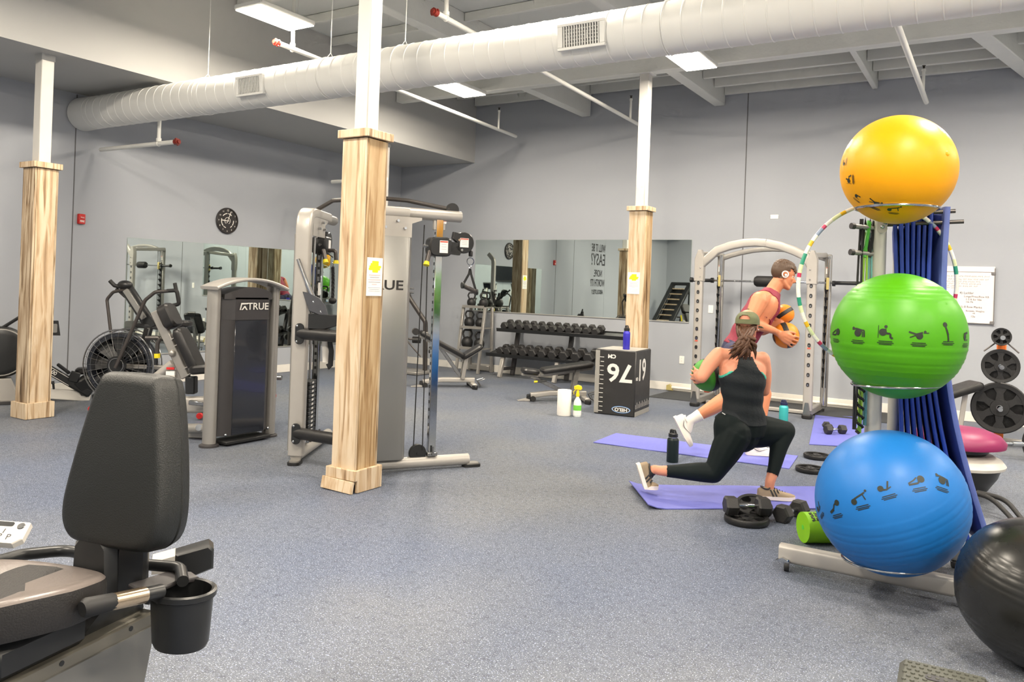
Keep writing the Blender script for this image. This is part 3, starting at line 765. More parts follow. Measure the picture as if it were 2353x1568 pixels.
    # cables and lower pulley
    cs = (0.545, 0.655) if side == 'r' else (0.42, 0.46)
    MB().tube([L(cs[0] - 0.005, 0.0, 1.97), L(cs[0] - 0.03, 0.0, 0.16)], 0.0045, 6).build('cable', 'black rubber', ROOT)
    if side == 'r': MB().tube([L(rs - 0.095, 0.02, zc - 0.08), L(cs[1] - 0.07, 0.02, 0.16)], 0.0045, 6).build('cable', 'black rubber', ROOT)
    c = L(cs[0] + 0.005, 0, 0.135)
    MB().lathe([(0, -0.018), (0.068, -0.018), (0.072, -0.012), (0.072, 0.012), (0.068, 0.018), (0.012, 0.018), (0.012, 0.024), (0, 0.024)], 24, c, nv * sg).build('lower_pulley', 'black plastic', ROOT)
    # attachments
    hk = cw + dv * 0.07 + Z * -0.085
    if side == 'r':
        MB().box(hk, (0.03, 0.03, 0.05), b=0.006).build('cable_stop', 'black plastic', ROOT)
        t = thing('stirrup_handle', 'black stirrup handle hanging from the cable machine pulley', 'handle', hk + Z * -0.3)
        MB().torus(hk + Z * -0.065, 0.03, 0.004, nv, 18, 6, 1.0).torus(hk + Z * -0.11, 0.018, 0.004, dv, 14, 6).build('carabiner', 'chrome', t)
        for k in (-1, 1):
            ga = hk + Z * -0.29 + (dv * 0.062 + Z * -0.026) * k
            MB().sweep([hk + Z * -0.125, hk + Z * -0.17 + dv * 0.01 * k, ga], rrect(0.02, 0.004, 0.001, 1), nv).build('strap', 'black rubber', t)
            MB().tube([ga - dv * 0.008 * k, ga + dv * 0.008 * k], 0.027, 14).build('end_disc', 'black plastic', t)
        a = hk + Z * -0.29 - (dv * 0.062 + Z * -0.026); e = hk + Z * -0.29 + (dv * 0.062 + Z * -0.026)
        MB().tube([a, e], 0.019, 12).build('grip', 'dark steel tube', t)
    else:
        hk = L(rs - 0.02, -0.12, 1.70)
        t = thing('triceps_rope', 'black twisted triceps rope hanging on the cable machine', 'rope', hk + Z * -0.36)
        MB().torus(hk + Z * -0.06, 0.026, 0.004, nv, 16, 6).build('carabiner', 'chrome', t)
        pts = [hk + Z * -0.085, hk + Z * -0.14 + dv * 0.015, hk + Z * -0.25 + dv * 0.03, hk + Z * -0.36 + dv * 0.035]
        rp = spline(pts, 8); st = MB()
        for ph in (0, 2.1, 4.2):
            st.tube([p + Vector((math.cos(ph + i * 0.9), math.sin(ph + i * 0.9), 0)) * 0.007 for i, p in enumerate(rp)], 0.009, 6)
        st.build('rope_strand', 'black rubber', t)
        MB().ball(pts[-1] + Z * -0.02, (0.036, 0.036, 0.03), 12, 8).build('end_knob', 'black rubber', t)
        MB().tube([L(rs - 0.02, -0.12, 1.70), L(rs, 0, 1.78)], 0.006, 6).build('cable_end', 'black rubber', ROOT)
        arm = fillet([L(rs, -0.03, 1.76), L(rs - 0.02, -0.14, 1.76), L(rs - 0.03, -0.15, 1.66)], 0.03); MB().tube(arm, 0.017, 10).build('handle_arm', 'dark steel tube', ROOT)
        MB().tube([L(rs - 0.03, -0.15, 1.675), L(rs - 0.03, -0.15, 1.645)], [0.02, 0.027], 12).build('handle_tip', 'yellow grip', ROOT)
# cross members between the towers
for z in (1.06, 0.255):
    a = Vector((4.95, -7.09, z)); e = Vector((5.47, -7.06, z))
    MB().tube([a, e], 0.048, 16).build('padded_crossbar', 'black vinyl', ROOT)
    for p, s in ((a, -1), (e, 1)):
        MB().prism(rrect(0.075, 0.17, 0.035, 5), 0.012, p + Vector((0.02 * s * -1, -0.03, 0)), (0.93, 0.36, 0), (0, 0, 1), bev=0.003).build('crossbar_flange', 'black plastic', ROOT)
        for dz in (-0.062, 0.062): MB().ball(p + Vector((0.005, -0.04, dz)), 0.012, 8, 6).build('bolt', 'chrome', ROOT)
MB().tube(fillet([(4.74, -6.75, 2.10), (4.95, -6.78, 2.17), (5.45, -6.76, 2.18), (5.62, -6.62, 2.17), (5.9, -6.42, 2.115)], 0.06), 0.018, 10).build('pull_up_bar', 'dark steel tube', ROOT)
MB().lathe([(0, -0.012), (0.055, -0.012), (0.055, 0.012), (0, 0.012)], 20, (5.915, -6.40, 2.11), (0.837, -0.548, 0)).build('bar_end_disc', 'black plastic', ROOT)
# knee-raise station on the near upright
ks = ROOT
MB().tube([(4.935, -7.130, 1.66), (5.020, -7.080, 1.42)], 0.016, 12).tube([(5.005, -7.090, 1.465), (5.045, -7.060, 1.36)], 0.021, 12).build('dip_grip', 'chrome', ks)
pm = basis((5.085, -7.065, 1.295), (0.80, 0.46, -0.30), (-0.42, -0.05, 0.9))
MB(pm).prism([(-0.085, -0.085), (0.085, -0.085), (0.095, 0.03), (0.06, 0.085), (-0.03, 0.095), (-0.085, 0.085)], 0.028, bev=0.006).build('elbow_pad', 'navy pad', ks)
for p in ((-0.01, 0.02), (0.03, -0.05)): MB(pm).lathe([(0, 0.0155), (0.007, 0.015), (0.007, 0.013)], 8, (p[0], p[1], 0)).build('screw', 'chrome', ks)
MB().prism([(-0.11, -0.06), (0.02, -0.065), (0.2, 0.0), (0.2, 0.055), (-0.11, 0.06)], 0.09, (5.135, -7.030, 1.165), (0.86, 0.51, 0), (0, 0, 1), bev=0.01).build('arm_block', 'black plastic', ks)
MB().tube([(5.145, -7.010, 1.1), (5.125, -6.970, 0.84)], 0.03, 10).build('strap_tail', 'white trim', ks)
MB().sweep([(5.175, -7.000, 1.05), (5.200, -6.990, 0.93), (5.185, -6.980, 0.82), (5.155, -6.980, 0.8)], rrect(0.05, 0.012, 0.004), (0, 1, 0)).build('strap_tail', 'black rubber', ks)

# ------------------------------------------------------------------ weight-stack machine facing the room
WM = thing('weight_machine', 'weight machine with dark shroud and curved silver cap left of the cable machine', 'weight machine', (3.88, -6.77, 0))
y0, y1, xf = -7.10, -6.44, 3.88
for y in (y0, y1):
    MB().sweep([(xf, y, 0.03), (xf, y, 1.40 + (0.03 if y == y1 else 0.0))], circ(0.072, 20, 0.048), (0, 1, 0)).build('side_post', 'silver paint', WM)
    MB().lathe([(0.085, 0), (0.085, 0.018), (0.06, 0.03), (0, 0.03)], 20, (xf, y, 0.0)).build('foot_disc', 'charcoal panel', WM)
arc = []
for k in range(13):
    u = -1 + 2 * k / 12; arc.append((xf + 0.02, (y0 + y1) / 2 + u * 0.40, 1.395 + 0.085 * (1 - u * u)))
MB().sweep(arc, rrect(0.24, 0.03, 0.012), (0, 0, 1)).build('cap_arch', 'silver light', WM)
prof = [(-0.13, y0 + 0.05), (0.03, y0 + 0.055), (0.10, y0 + 0.145), (0.10, y1 - 0.145), (0.03, y1 - 0.055), (-0.13, y1 - 0.05)]
MB().prism([(p[0], p[1]) for p in prof], 1.03, (xf, 0, 0.60), (1, 0, 0), (0, 1, 0)).build('lower_shroud', 'charcoal panel', WM)
MB().box((xf + 0.103, (y0 + y1) / 2, 0.60), (0.008, 0.36, 1.02), b=0.003).build('window_panel', 'smoked panel', WM)
MB().prism([(p[0] * 1.06, p[1]) for p in prof], 0.20, (xf, 0, 1.215), (1, 0, 0), (0, 1, 0)).build('header_panel', 'charcoal panel', WM)
# arched crown of the header
cr = MB(); vs = []; fs = []; n = 14
for k in range(n + 1):
    y = y0 + 0.06 + (y1 - y0 - 0.12) * k / n; u = (y - (y0 + y1) / 2) / 0.33; z = 1.31 + 0.10 * (1 - u * u)
    xx = 0.106 if abs(u) < 0.62 else 0.106 - (abs(u) - 0.62) * 0.22
    for x in (-0.13, xx): vs += [(xf + x, y, 1.30), (xf + x, y, z)]
for k in range(n):
    a = 4 * k; b = a + 4
    fs += [(a, b, b + 1, a + 1), (a + 2, a + 3, b + 3, b + 2), (a + 1, b + 1, b + 3, a + 3), (a, a + 2, b + 2, b)]
fs += [(0, 1, 3, 2), (4 * n, 4 * n + 2, 4 * n + 3, 4 * n + 1)]
cr.add(vs, fs).build('header_crown', 'charcoal panel', WM, ang=30)
Mt = basis((xf + 0.1145, -6.765, 1.235), (0, 1, 0), (0, 0, 1))
text_mb(MB(Mt), 'TRUE', 0.088, Matrix.Translation((0.055, 0, 0)), bold=0.0012, xs=1.15).build('brand_lettering', 'white plastic', WM)
lg = MB(Mt).prism([(-0.15, -0.03), (-0.135, 0.033), (-0.06, 0.033), (-0.06, 0.022), (-0.125, 0.018), (-0.138, -0.03)], 0.001)
lg.prism([(-0.132, -0.03), (-0.10, 0.005), (-0.09, 0.006), (-0.062, -0.03), (-0.078, -0.03), (-0.095, -0.008), (-0.115, -0.03)], 0.001)
lg.build('brand_mark', 'white plastic', WM)
MB().box((xf + 0.02, -6.77, 0.03), (0.22, 0.5, 0.03), b=0.006).build('base_plate', 'black rubber', WM)
for y in (-7.0, -6.86, -6.66, -6.53): MB().ball((xf + 0.09, y, 0.10), 0.014, 8, 6).build('bolt', 'chrome', WM)
sticker(basis((xf + 0.051, y0 - 0.005, 0.36), (0, 1, 0), (0, 0, 1)), 0.045, 0.16, WM)
def pad(p0, p1, w, t, nrm, name, m='black vinyl', parent=None, rr=0.06):
    p0, p1 = Vector(p0), Vector(p1); Y = (p1 - p0); Ln = Y.length; Y.normalize(); N = Vector(nrm); N = (N - Y * N.dot(Y)).normalized(); X = Y.cross(N)
    return MB().prism(rrect(w, Ln, min(rr, w * 0.45), 4), t, (p0 + p1) / 2, X, Y, bev=min(0.02, t * 0.35)).build(name, m, parent or WM)
# seat side: frame and pads lie in a plane facing the camera's side of the machine
w_ = photo_point; SD = 7.42; ND = Vector((-0.527, 0.85, 0)); RD = Vector((0.85, 0.527, 0))
MB().sweep(fillet([w_(475, 930, SD), w_(330, 930, SD + 0.1), w_(300, 960, SD + 0.12)], 0.1), rrect(0.10, 0.15, 0.03), (0, 0, 1)).build('main_beam', 'silver light', WM)
MB().bar(w_(475, 1000, SD - 0.1), w_(290, 992, SD), 0.07, 0.06, bev=0.01).build('base_beam', 'silver paint', WM)
fc0 = w_(262, 985, SD + 0.1); fc0.z = 0.045
MB().bar(fc0 - ND * 0.2, fc0 + ND * 0.35, 0.08, 0.06, bev=0.012).build('rear_foot', 'silver paint', WM)
for k in (-0.2, 0.35): MB().box(fc0 + ND * k, (0.06, 0.03, 0.05), rotm('Z', HEAD), b=0.008).build('foot_cap', 'red plastic', WM)
MB().tube([w_(430, 985, SD - 0.15), w_(474, 985, SD - 0.2)], 0.045, 12).build('lower_roller', 'silver paint', WM)
MB().tube([w_(457, 983, SD - 0.24), w_(457, 983, SD - 0.1)], 0.03, 12).build('roller_pin', 'chrome', WM)
MB().bar(w_(435, 925, SD - 0.1), w_(474, 929, SD - 0.1), 0.05, 0.04, bev=0.006).build('track', 'steel', WM)
b0, b1 = w_(357, 715, SD), w_(428, 868, SD)
MB().bar(b0, b1, 0.085, 0.055, up=ND, bev=0.008).build('back_frame', 'silver paint', WM)
ed = (b1 - b0).normalized(); pd = Vector((ed.z * RD.x, ed.z * RD.y, -ed.dot(RD))) * -1; pd.normalize()
for u in (0.13, 0.50, 0.93):
    p = b0.lerp(b1, u) - ND * 0.03; k = MB(); Rb = Matrix((pd, ND, ed)).transposed()
    for off in (-0.034, 0.034): k.box(p + pd * 0.075 + ed * off, (0.075, 0.05, 0.008), Rb)
    k.box(p + pd * 0.112, (0.008, 0.05, 0.07), Rb); k.build('pad_bracket', 'silver light', WM)
pad(b0 + pd * 0.10 - ed * 0.02, b0 + pd * 0.10 + ed * 0.22, 0.22, 0.11, pd, 'head_pad')
pad(b0 + pd * 0.13 + ed * 0.235, b1 + pd * 0.135 - ed * 0.0, 0.22, 0.085, pd, 'back_pad')
pad(b1 + pd * 0.10 - ed * 0.04, b1 + pd * 0.13 - ed * 0.04 + RD * 0.34 + Vector((0, 0, 0.03)), 0.34, 0.08, (0, 0, 1), 'seat_pad')
MB().bar(w_(440, 905, SD), w_(440, 865, SD), 0.09, 0.09, bev=0.01).build('seat_post', 'black plastic', WM)
MB().tube([w_(330, 890, SD), w_(398, 835, SD)], 0.04, 12).build('back_strut', 'silver light', WM)
MB().ball(w_(396, 812, SD - 0.03), 0.035, 10, 8).build('strut_joint', 'silver paint', WM)
MB().box(w_(392, 847, SD - 0.08), (0.07, 0.02, 0.02), rotm('Z', HEAD)).build('red_tab', 'red plastic', WM)
MB().box(w_(392, 858, SD - 0.08), (0.08, 0.02, 0.035), rotm('Z', HEAD)).build('warning_tab', 'label white', WM)
MB().tube(fillet([w_(335, 777, SD + 0.05), w_(368, 777, SD + 0.05), w_(362, 790, SD + 0.05), w_(361, 815, SD + 0.05)], 0.04), 0.02, 10).build('adjust_handle', 'dark steel tube', WM)
MB().tube([w_(361, 813, SD + 0.05), w_(361, 823, SD + 0.05)], 0.027, 12).build('adjust_grip', 'yellow grip', WM)
# press arm housing on the far side
MB().prism([(-0.12, -0.17), (0.12, -0.19), (0.13, 0.10), (0.05, 0.17), (-0.12, 0.10)], 0.06, (3.42, -6.17, 0.70), (0.85, 0.52, 0), (0, 0, 1), bev=0.01).build('arm_housing', 'silver light', WM)
MB().lathe([(0, -0.02), (0.10, -0.02), (0.10, 0.02), (0, 0.02)], 22, (3.45, -6.19, 0.36), (0.5, -0.85, 0.1)).build('pivot_plate', 'silver paint', WM)
MB().tube([(3.40, -6.22, 0.33), (3.62, -6.18, 0.33)], 0.03, 12).tube([(3.36, -6.2, 0.5), (3.62, -6.06, 0.5)], 0.025, 10).build('pivot_shaft', 'steel', WM)
MB().tube([(3.61, -6.18, 0.33), (3.65, -6.172, 0.33)], 0.032, 12).build('shaft_cap', 'red plastic', WM)
MB().bar((3.72, -6.40, 0.33), (3.4, -6.2, 0.33), 0.06, 0.06, bev=0.008).build('arm_link', 'silver paint', WM)
MB().tube([(3.39, -6.14, 0.98), (3.41, -6.15, 0.84)], 0.018, 10).build('release_lever', 'yellow grip', WM)
MB().tube([(3.41, -6.15, 0.85), (3.42, -6.16, 0.74)], 0.012, 8).build('release_stem', 'black plastic', WM)

# ------------------------------------------------------------------ fan bike
AB = thing('air_bike', 'black fan bike with wire fan cage against the wall', 'exercise bike', (1.85, -6.55, 0))
fc = Vector((1.78, -6.60, 0.52)); fw = Vector((0.86, 0.51, 0)).normalized(); fn = Vector((0.51, -0.86, 0)).normalized()
FR = 0.375
for s in (-0.10, 0.10):
    c = fc + fn * s
    MB().torus(c, FR, 0.008, fn, 40, 6).build('cage_rim', 'steel', AB)
    for rr, nm in ((0.34, 'cage_ring'), (0.29, 'cage_ring'), (0.23, 'cage_ring'), (0.17, 'cage_ring')): MB().torus(c + fn * (0.02 if s > 0 else -0.02), rr, 0.0026, fn, 36, 4).build(nm, 'steel', AB)
    sp = MB()
    for k in range(28):
        a = 2 * PI * k / 28; d = fw * math.cos(a) + Vector((0, 0, 1)) * math.sin(a)
        sp.tube([c + d * 0.09 + fn * (0.03 if s > 0 else -0.03), c + d * 0.3 + fn * (0.025 if s > 0 else -0.025), c + d * FR], 0.002, 4)
    sp.build('cage_wires', 'steel', AB, kind='stuff')
    MB().lathe([(0, -0.012), (0.10, -0.012), (0.10, 0.012), (0, 0.012)], 24, c + fn * (0.03 if s > 0 else -0.03), fn).build('hub_cover', 'black plastic', AB)
    MB().torus(c + fn * (0.045 if s > 0 else -0.045), 0.075, 0.006, fn, 24, 6).build('hub_ring', 'steel', AB)
for k in range(9):
    a = 2 * PI * k / 9 + 0.35; d = fw * math.cos(a) + Vector((0, 0, 1)) * math.sin(a); e = fw * -math.sin(a) + Vector((0, 0, 1)) * math.cos(a)
    MB().prism([(0.08, -0.03), (0.33, -0.085), (0.33, 0.085), (0.08, 0.03)], 0.006, fc, d, (e * 0.93 + fn * 0.37)).build('fan_blade', 'black plastic', AB)
MB().lathe([(0.30, -0.085), (0.345, -0.085), (0.345, 0.085), (0.30, 0.085), (0.30, -0.085)], 36, fc, fn).build('fan_drum', 'smoked panel', AB)
P = lambda x, y, z: (x, y, z)
MB().tube(fillet([(1.70, -6.70, 0.86), (1.64, -6.72, 1.21), (1.70, -6.69, 1.29), (1.86, -6.62, 1.33)], 0.05), 0.017, 10).build('handle_arm', 'dark steel tube', AB)
MB().tube(fillet([(1.86, -6.62, 1.33), (1.72, -6.69, 1.36), (1.68, -6.72, 1.41)], 0.02), 0.021, 10).build('handle_grip', 'black rubber', AB)
MB().tube(fillet([(1.72, -6.67, 1.33), (1.78, -6.6, 1.24), (1.92, -6.52, 1.23)], 0.03), 0.015, 10).build('handle_brace', 'dark steel tube', AB)
MB().tube(fillet([(1.90, -6.76, 0.50), (2.10, -6.58, 1.22), (2.18, -6.52, 1.31), (2.30, -6.44, 1.325)], 0.07), 0.019, 10).build('handle_arm', 'dark steel tube', AB)
MB().tube(fillet([(2.28, -6.45, 1.325), (2.37, -6.40, 1.335), (2.39, -6.38, 1.19), (2.25, -6.46, 1.15)], 0.03), 0.021, 10).build('handle_grip', 'black rubber', AB)
MB().tube([(2.345, -6.41, 1.41), (2.37, -6.40, 1.31)], 0.02, 10).build('handle_grip', 'black rubber', AB)
MB().bar((1.80, -6.62, 1.36), (2.08, -6.47, 0.92), 0.13, 0.055, up=(0.5, -0.85, 0), bev=0.012).build('console_mast', 'black plastic', AB)
MB().bar((1.83, -6.625, 1.32), (2.02, -6.52, 1.02), 0.06, 0.062, up=(0.5, -0.85, 0), bev=0.004).build('mast_strip', 'shroud grey', AB)
MB().ball((1.80, -6.62, 1.37), (0.09, 0.07, 0.05), 14, 8).build('console_head', 'black plastic', AB)
MB().bar((1.93, -6.6, 0.95), (2.12, -6.42, 0.93), 0.06, 0.05, bev=0.01).build('console_bracket', 'black plastic', AB)
MB().bar((2.06, -6.5, 0.93), (1.98, -6.52, 0.6), 0.06, 0.08, bev=0.01).build('front_post', 'black plastic', AB)
pad((2.18, -6.40, 0.98), (2.42, -6.25, 0.98), 0.2, 0.07, (0, 0, 1), 'saddle', 'black vinyl', AB)
MB().bar((2.3, -6.3, 0.95), (2.3, -6.3, 0.25), 0.05, 0.05, bev=0.006).build('saddle_post', 'silver paint', AB)
MB().bar((1.5, -6.75, 0.16), (2.6, -6.12, 0.16), 0.07, 0.06, bev=0.01).build('lower_frame', 'black plastic', AB)
MB().bar((1.78, -6.60, 0.5), (2.3, -6.3, 0.5), 0.05, 0.05, bev=0.01).build('upper_frame', 'silver paint', AB)
for c0 in ((1.455, -6.60), (2.6, -6.12)):
    cc = Vector((*c0, 0)); 
    MB().bar(cc + fn * 0.235 + Vector((0, 0, 0.045)), cc - fn * 0.235 + Vector((0, 0, 0.045)), 0.06, 0.05, bev=0.01).build('foot_bar', 'black plastic', AB)
    for s in (-1, 1): MB().lathe([(0, -0.02), (0.030, -0.02), (0.034, 0), (0.030, 0.02), (0, 0.02)], 16, cc + fn * 0.245 * s + Vector((0, 0, 0.045)), fn).build('foot_cap', 'red plastic', AB)

# ------------------------------------------------------------------ rowing machine behind the wooden column
RW = thing('rowing_machine', 'black rowing machine by the wall behind the wooden column', 'rowing machine', (0.5, -6.8, 0))
dc = Vector((0.30, -7.12, 0.57)); rd = Vector((0.44, 0.90, 0)).normalized(); rn = Vector((0.90, -0.44, 0)).normalized()
MB().lathe([(0, -0.09), (0.25, -0.09), (0.285, -0.06), (0.285, 0.06), (0.25, 0.09), (0.20, 0.095), (0, 0.10)], 36, dc, rn).build('flywheel_housing', 'black plastic', RW)
MB().torus(dc + rn * 0.085, 0.255, 0.008, rn, 36, 6).build('housing_trim', 'silver light', RW)
MB().prism([(-0.20, 0), (0.26, 0), (0.16, 0.14), (0.10, 0.28), (-0.10, 0.28), (-0.16, 0.12)], 0.16, (dc.x + 0.02, dc.y, 0.0), rd, (0, 0, 1), bev=0.015).build('stand_cover', 'silver light', RW)
MB().prism(rrect(0.7, 0.34, 0.08), 0.03, (dc.x, dc.y, 0.02), rd, rn).build('stand_base', 'charcoal panel', RW)
a = dc + rd * 0.18 + Vector((0.02, 0, 0.02)); e = Vector((0.74, -6.33, 0.07))
MB().bar(a + Vector((0, 0, -0.03)), e, 0.10, 0.13, up=rn, bev=0.02).build('inclined_boom', 'black plastic', RW)
up = Vector((0, 0, 1)); dd = (e - a - Vector((0, 0, -0.03))).normalized(); nn = dd.cross(rn).normalized()
if nn.z < 0: nn = -nn
mid = (a + Vector((0, 0, -0.03))).lerp(e, 0.52) + rn * 0.066
tb = MB()
for s in (-0.036, 0.036): tb.bar(mid + nn * s - dd * 0.26, mid + nn * s + dd * 0.16, 0.006, 0.003, up=rn)
tb.build('boom_stripe', 'white plastic', RW)
text_mb(MB(basis(mid - dd * 0.08, dd, nn)), 'R100', 0.06, Matrix.Identity(4), bold=0.001).build('model_lettering', 'white plastic', RW)
MB().bar(e + Vector((-0.02, -0.12, 0.2)), e + Vector((0.0, 0.0, 0.02)), 0.2, 0.1, up=rn, bev=0.03).build('foot_housing', 'black plastic', RW)
pad(e + Vector((-0.12, -0.12, 0.27)), e + Vector((0.02, 0.06, 0.27)), 0.2, 0.07, (0, 0, 1), 'sliding_seat', 'black vinyl', RW)
MB().tube([mid + nn * 0.09 - rn * 0.15 - dd * 0.05, mid + nn * 0.09 + rn * 0.12 + dd * 0.06], 0.02, 10).build('pull_handle', 'black rubber', RW)
MB().bar(mid + nn * 0.06 + dd * 0.1, mid + nn * 0.09 + dd * 0.2, 0.12, 0.05, up=rn, bev=0.01).build('foot_strap_plate', 'black plastic', RW)
MB().tube([mid - nn * 0.08, mid - nn * 0.15 + dd * 0.06], 0.012, 8).tube([mid - nn * 0.10 - dd * 0.04, mid - nn * 0.10 + dd * 0.03], 0.014, 8).build('lock_knob', 'black plastic', RW)
MB().tube([dc + Vector((0, 0, 0.26)), dc + rd * 0.16 + Vector((0.05, 0, 0.4))], 0.018, 8).build('monitor_arm', 'black plastic', RW)
mc = Vector((0.56, -6.72, 0.84))
mo = MB().prism([(-0.10, -0.08), (0.10, -0.085), (0.075, 0.085), (-0.10, 0.085)], 0.04, mc, rd, (0, 0, 1), bev=0.008).build('monitor', 'black plastic', RW)
MB().tube([dc + rd * 0.14 + Vector((0.05, 0, 0.38)), mc], 0.016, 8).build('monitor_arm', 'black plastic', RW)
MB().prism(rrect(0.13, 0.10, 0.01), 0.004, mc + rn * 0.021, rd, (0, 0, 1)).build('monitor_screen', 'shroud grey', mo)
MB().bar((dc + rd * 0.2) * 1.0 + Vector((0, 0, -0.45)), e + Vector((0, 0, -0.03)), 0.12, 0.05, up=rn, bev=0.01).build('floor_rail', 'white trim', RW)

# ------------------------------------------------------------------ smith machine
mat('cast black', (34, 34, 35), 0.45, 0.2, 0.15, 30, bump=0.15, bs=120)
mat('hex rubber', (42, 41, 41), 0.5, 0, 0.12, 20, bump=0.1, bs=90)
SM = thing('smith_machine', 'silver smith machine rack behind the two people', 'smith machine', (7.03, -0.95, 0))
XL, XR2, YFR, YB = 6.31, 7.74, -1.34, -0.58
arch = [(XL, YFR, 0.10), (XL, YFR, 1.86)] + [(XL + (XR2 - XL) * u, YFR, 1.955 + 0.225 * (1 - (2 * u - 1) ** 2)) for u in (0.06, 0.16, 0.28, 0.4, 0.5, 0.6, 0.72, 0.84, 0.94)] + [(XR2, YFR, 1.86), (XR2, YFR, 0.10)]
MB().sweep(fillet(arch[:3], 0.08)[:-1] + [Vector(p) for p in arch[3:8]], rrect(0.11, 0.075, 0.02), (0, -1, 0)).build('front_frame', 'silver light', SM)
MB().sweep([Vector(p) for p in arch[7:-2]] + fillet([arch[-3], arch[-2], arch[-1]], 0.08)[1:], rrect(0.11, 0.075, 0.02), (0, -1, 0)).build('front_frame', 'silver light', SM)
for sx, x in ((-1, XL), (1, XR2)):
    MB().prism([(-0.062, 0), (0.062, 0), (0.062, 0.32), (0.02, 0.42), (-0.02, 0.42), (-0.062, 0.3)], 0.085, (x, YFR, 1.66), (1, 0, 0), (0, 0, 1), bev=0.008).build('corner_bracket', 'silver light', SM)
    for z in (1.72, 1.84): MB().ball((x - 0.02 * sx, YFR - 0.045, z), 0.009, 8, 5).build('bolt', 'steel', SM)
    for k in range(11):
        z = 0.42 + k * 0.122
        h = MB().prism(rrect(0.036, 0.05, 0.016), 0.004, (x, YFR - 0.040, z), (1, 0, 0), (0, 0, 1)).build('adjust_hole', 'black plastic', SM)
        MB().prism(rrect(0.016, 0.024, 0.007), 0.003, (x, YFR - 0.0435, z - 0.004), (1, 0, 0), (0, 0, 1)).build('hole_centre', 'chrome', h)
    MB().box((x, YFR - 0.040, 0.87), (0.04, 0.003, 0.018)).build('range_mark', 'label red', SM)
    MB().bar((x, YFR, 0.07), (x, YB, 0.07), 0.07, 0.09, bev=0.012).build('base_rail', 'silver paint', SM)
    MB().bar((x, YFR, 2.02), (x, YB, 2.06), 0.07, 0.07, bev=0.012).build('top_rail', 'silver light', SM)
    MB().prism(rrect(0.12, 0.14, 0.04), 0.05, (x, YFR - 0.01, 0.025), (1, 0, 0), (0, 1, 0), bev=0.01).build('foot', 'black rubber', SM)
    MB().prism([(-0.045, 0), (0.045, 0), (0.02, 0.15), (-0.02, 0.15)], 0.012, (x, YFR - 0.055, 0.05), (1, 0, 0), (0, 0, 1)).build('foot_bracket', 'steel', SM)
    MB().prism(rrect(0.12, 0.12, 0.04), 0.04, (x, YB, 0.02), (1, 0, 0), (0, 1, 0)).build('foot', 'black rubber', SM)
    xr = x + 0.05
    MB().box((xr, YB, 1.07), (0.085, 0.07, 2.0), b=0.01).build('rear_upright', 'silver paint', SM)
    MB().box((xr, YB - 0.038, 1.04), (0.05, 0.012, 1.44), b=0.004).build('hook_strip', 'black plastic', SM)
    sticker(basis((xr, YB - 0.0365, 1.86), (1, 0, 0), (0, 0, 1)), 0.045, 0.09, SM)
    for k in range(12):
        z = 0.40 + k * 0.115
        MB().prism([(0, 0), (0.045, 0.035), (0.06, 0.07), (0.035, 0.075), (0.015, 0.05), (0, 0.05)], 0.04, (xr, YB - 0.04, z), (0, -1, 0), (0, 0, 1)).build('catch_hook', 'cast black', SM)
    for d in (0.075, 0.105): MB().tube([(xr + 0.012, YB - d + 0.0 if d < 0.1 else YB - d, 0.1), (xr + 0.012 + (0.03 if d > 0.1 else 0.0), YB - d, 2.05)], 0.011, 8).build('guide_rod', 'chrome', SM)
    MB().box((xr + 0.02, YB - 0.09, 1.685), (0.045, 0.05, 0.16), b=0.006).build('bar_slide', 'gold print', SM)
MB().sweep([(XL + 0.05 + (XR2 - XL) * u, YB, 2.0 + 0.14 * (1 - (2 * u - 1) ** 2)) for u in [k / 10 for k in range(11)]], rrect(0.07, 0.06, 0.015), (0, -1, 0)).build('rear_arch', 'silver paint', SM)
MB().tube([(5.95, YB - 0.09, 1.685), (8.20, YB - 0.09, 1.70)], 0.014, 12).build('bar_shaft', 'chrome', SM)
for a, b in (((5.95, YB - 0.09, 1.685), (6.27, YB - 0.09, 1.687)), ((7.88, YB - 0.09, 1.698), (8.20, YB - 0.09, 1.70))):
    MB().tube([a, b], 0.025, 14).build('bar_sleeve', 'black plastic', SM)
for x in (6.27, 7.88, 5.97, 8.18): MB().tube([(x - 0.018, YB - 0.09, 1.69), (x + 0.018, YB - 0.09, 1.69)], 0.037, 14).build('bar_collar', 'black plastic', SM)

MB().bar((XL + 0.05, -1.02, 0.03), (XR2 - 0.05, -1.02, 0.03), 0.07, 0.045, bev=0.008).build('base_crossbar', 'silver light', SM)
mat('platform rubber', (52, 54, 56), 0.7, 0, 0.15, 60, bump=0.2, bs=150)
o = MB().box((7.25, -0.52, 0.004), (3.5, 0.94, 0.008)).build('rubber_platform', 'platform rubber')
tag(recentre(o, (7.25, -0.52, 0)), 'dark rubber platform strip along the wall under the smith machine', 'floor platform')
t = thing('floor_bar', 'long pale bar lying along the baseboard behind the smith machine', 'bar', (6.8, -0.06, 0.008))
MB().tube([(5.50, -0.07, 0.055), (8.15, -0.07, 0.055)], 0.022, 10).build('shaft', 'white trim', t)
for x in (5.48, 8.15): MB().prism([(-0.05, -0.045), (0.05, -0.045), (0.03, 0.02), (0.0, 0.05), (-0.05, 0.03)], 0.05, (x, -0.07, 0.055), (1, 0, 0), (0, 0, 1), bev=0.006).build('end_bracket', 'gold print', t)
MB().tube([(6.02, -0.07, 0.055), (6.12, -0.07, 0.055)], 0.0235, 10).build('red_band', 'label red', t)

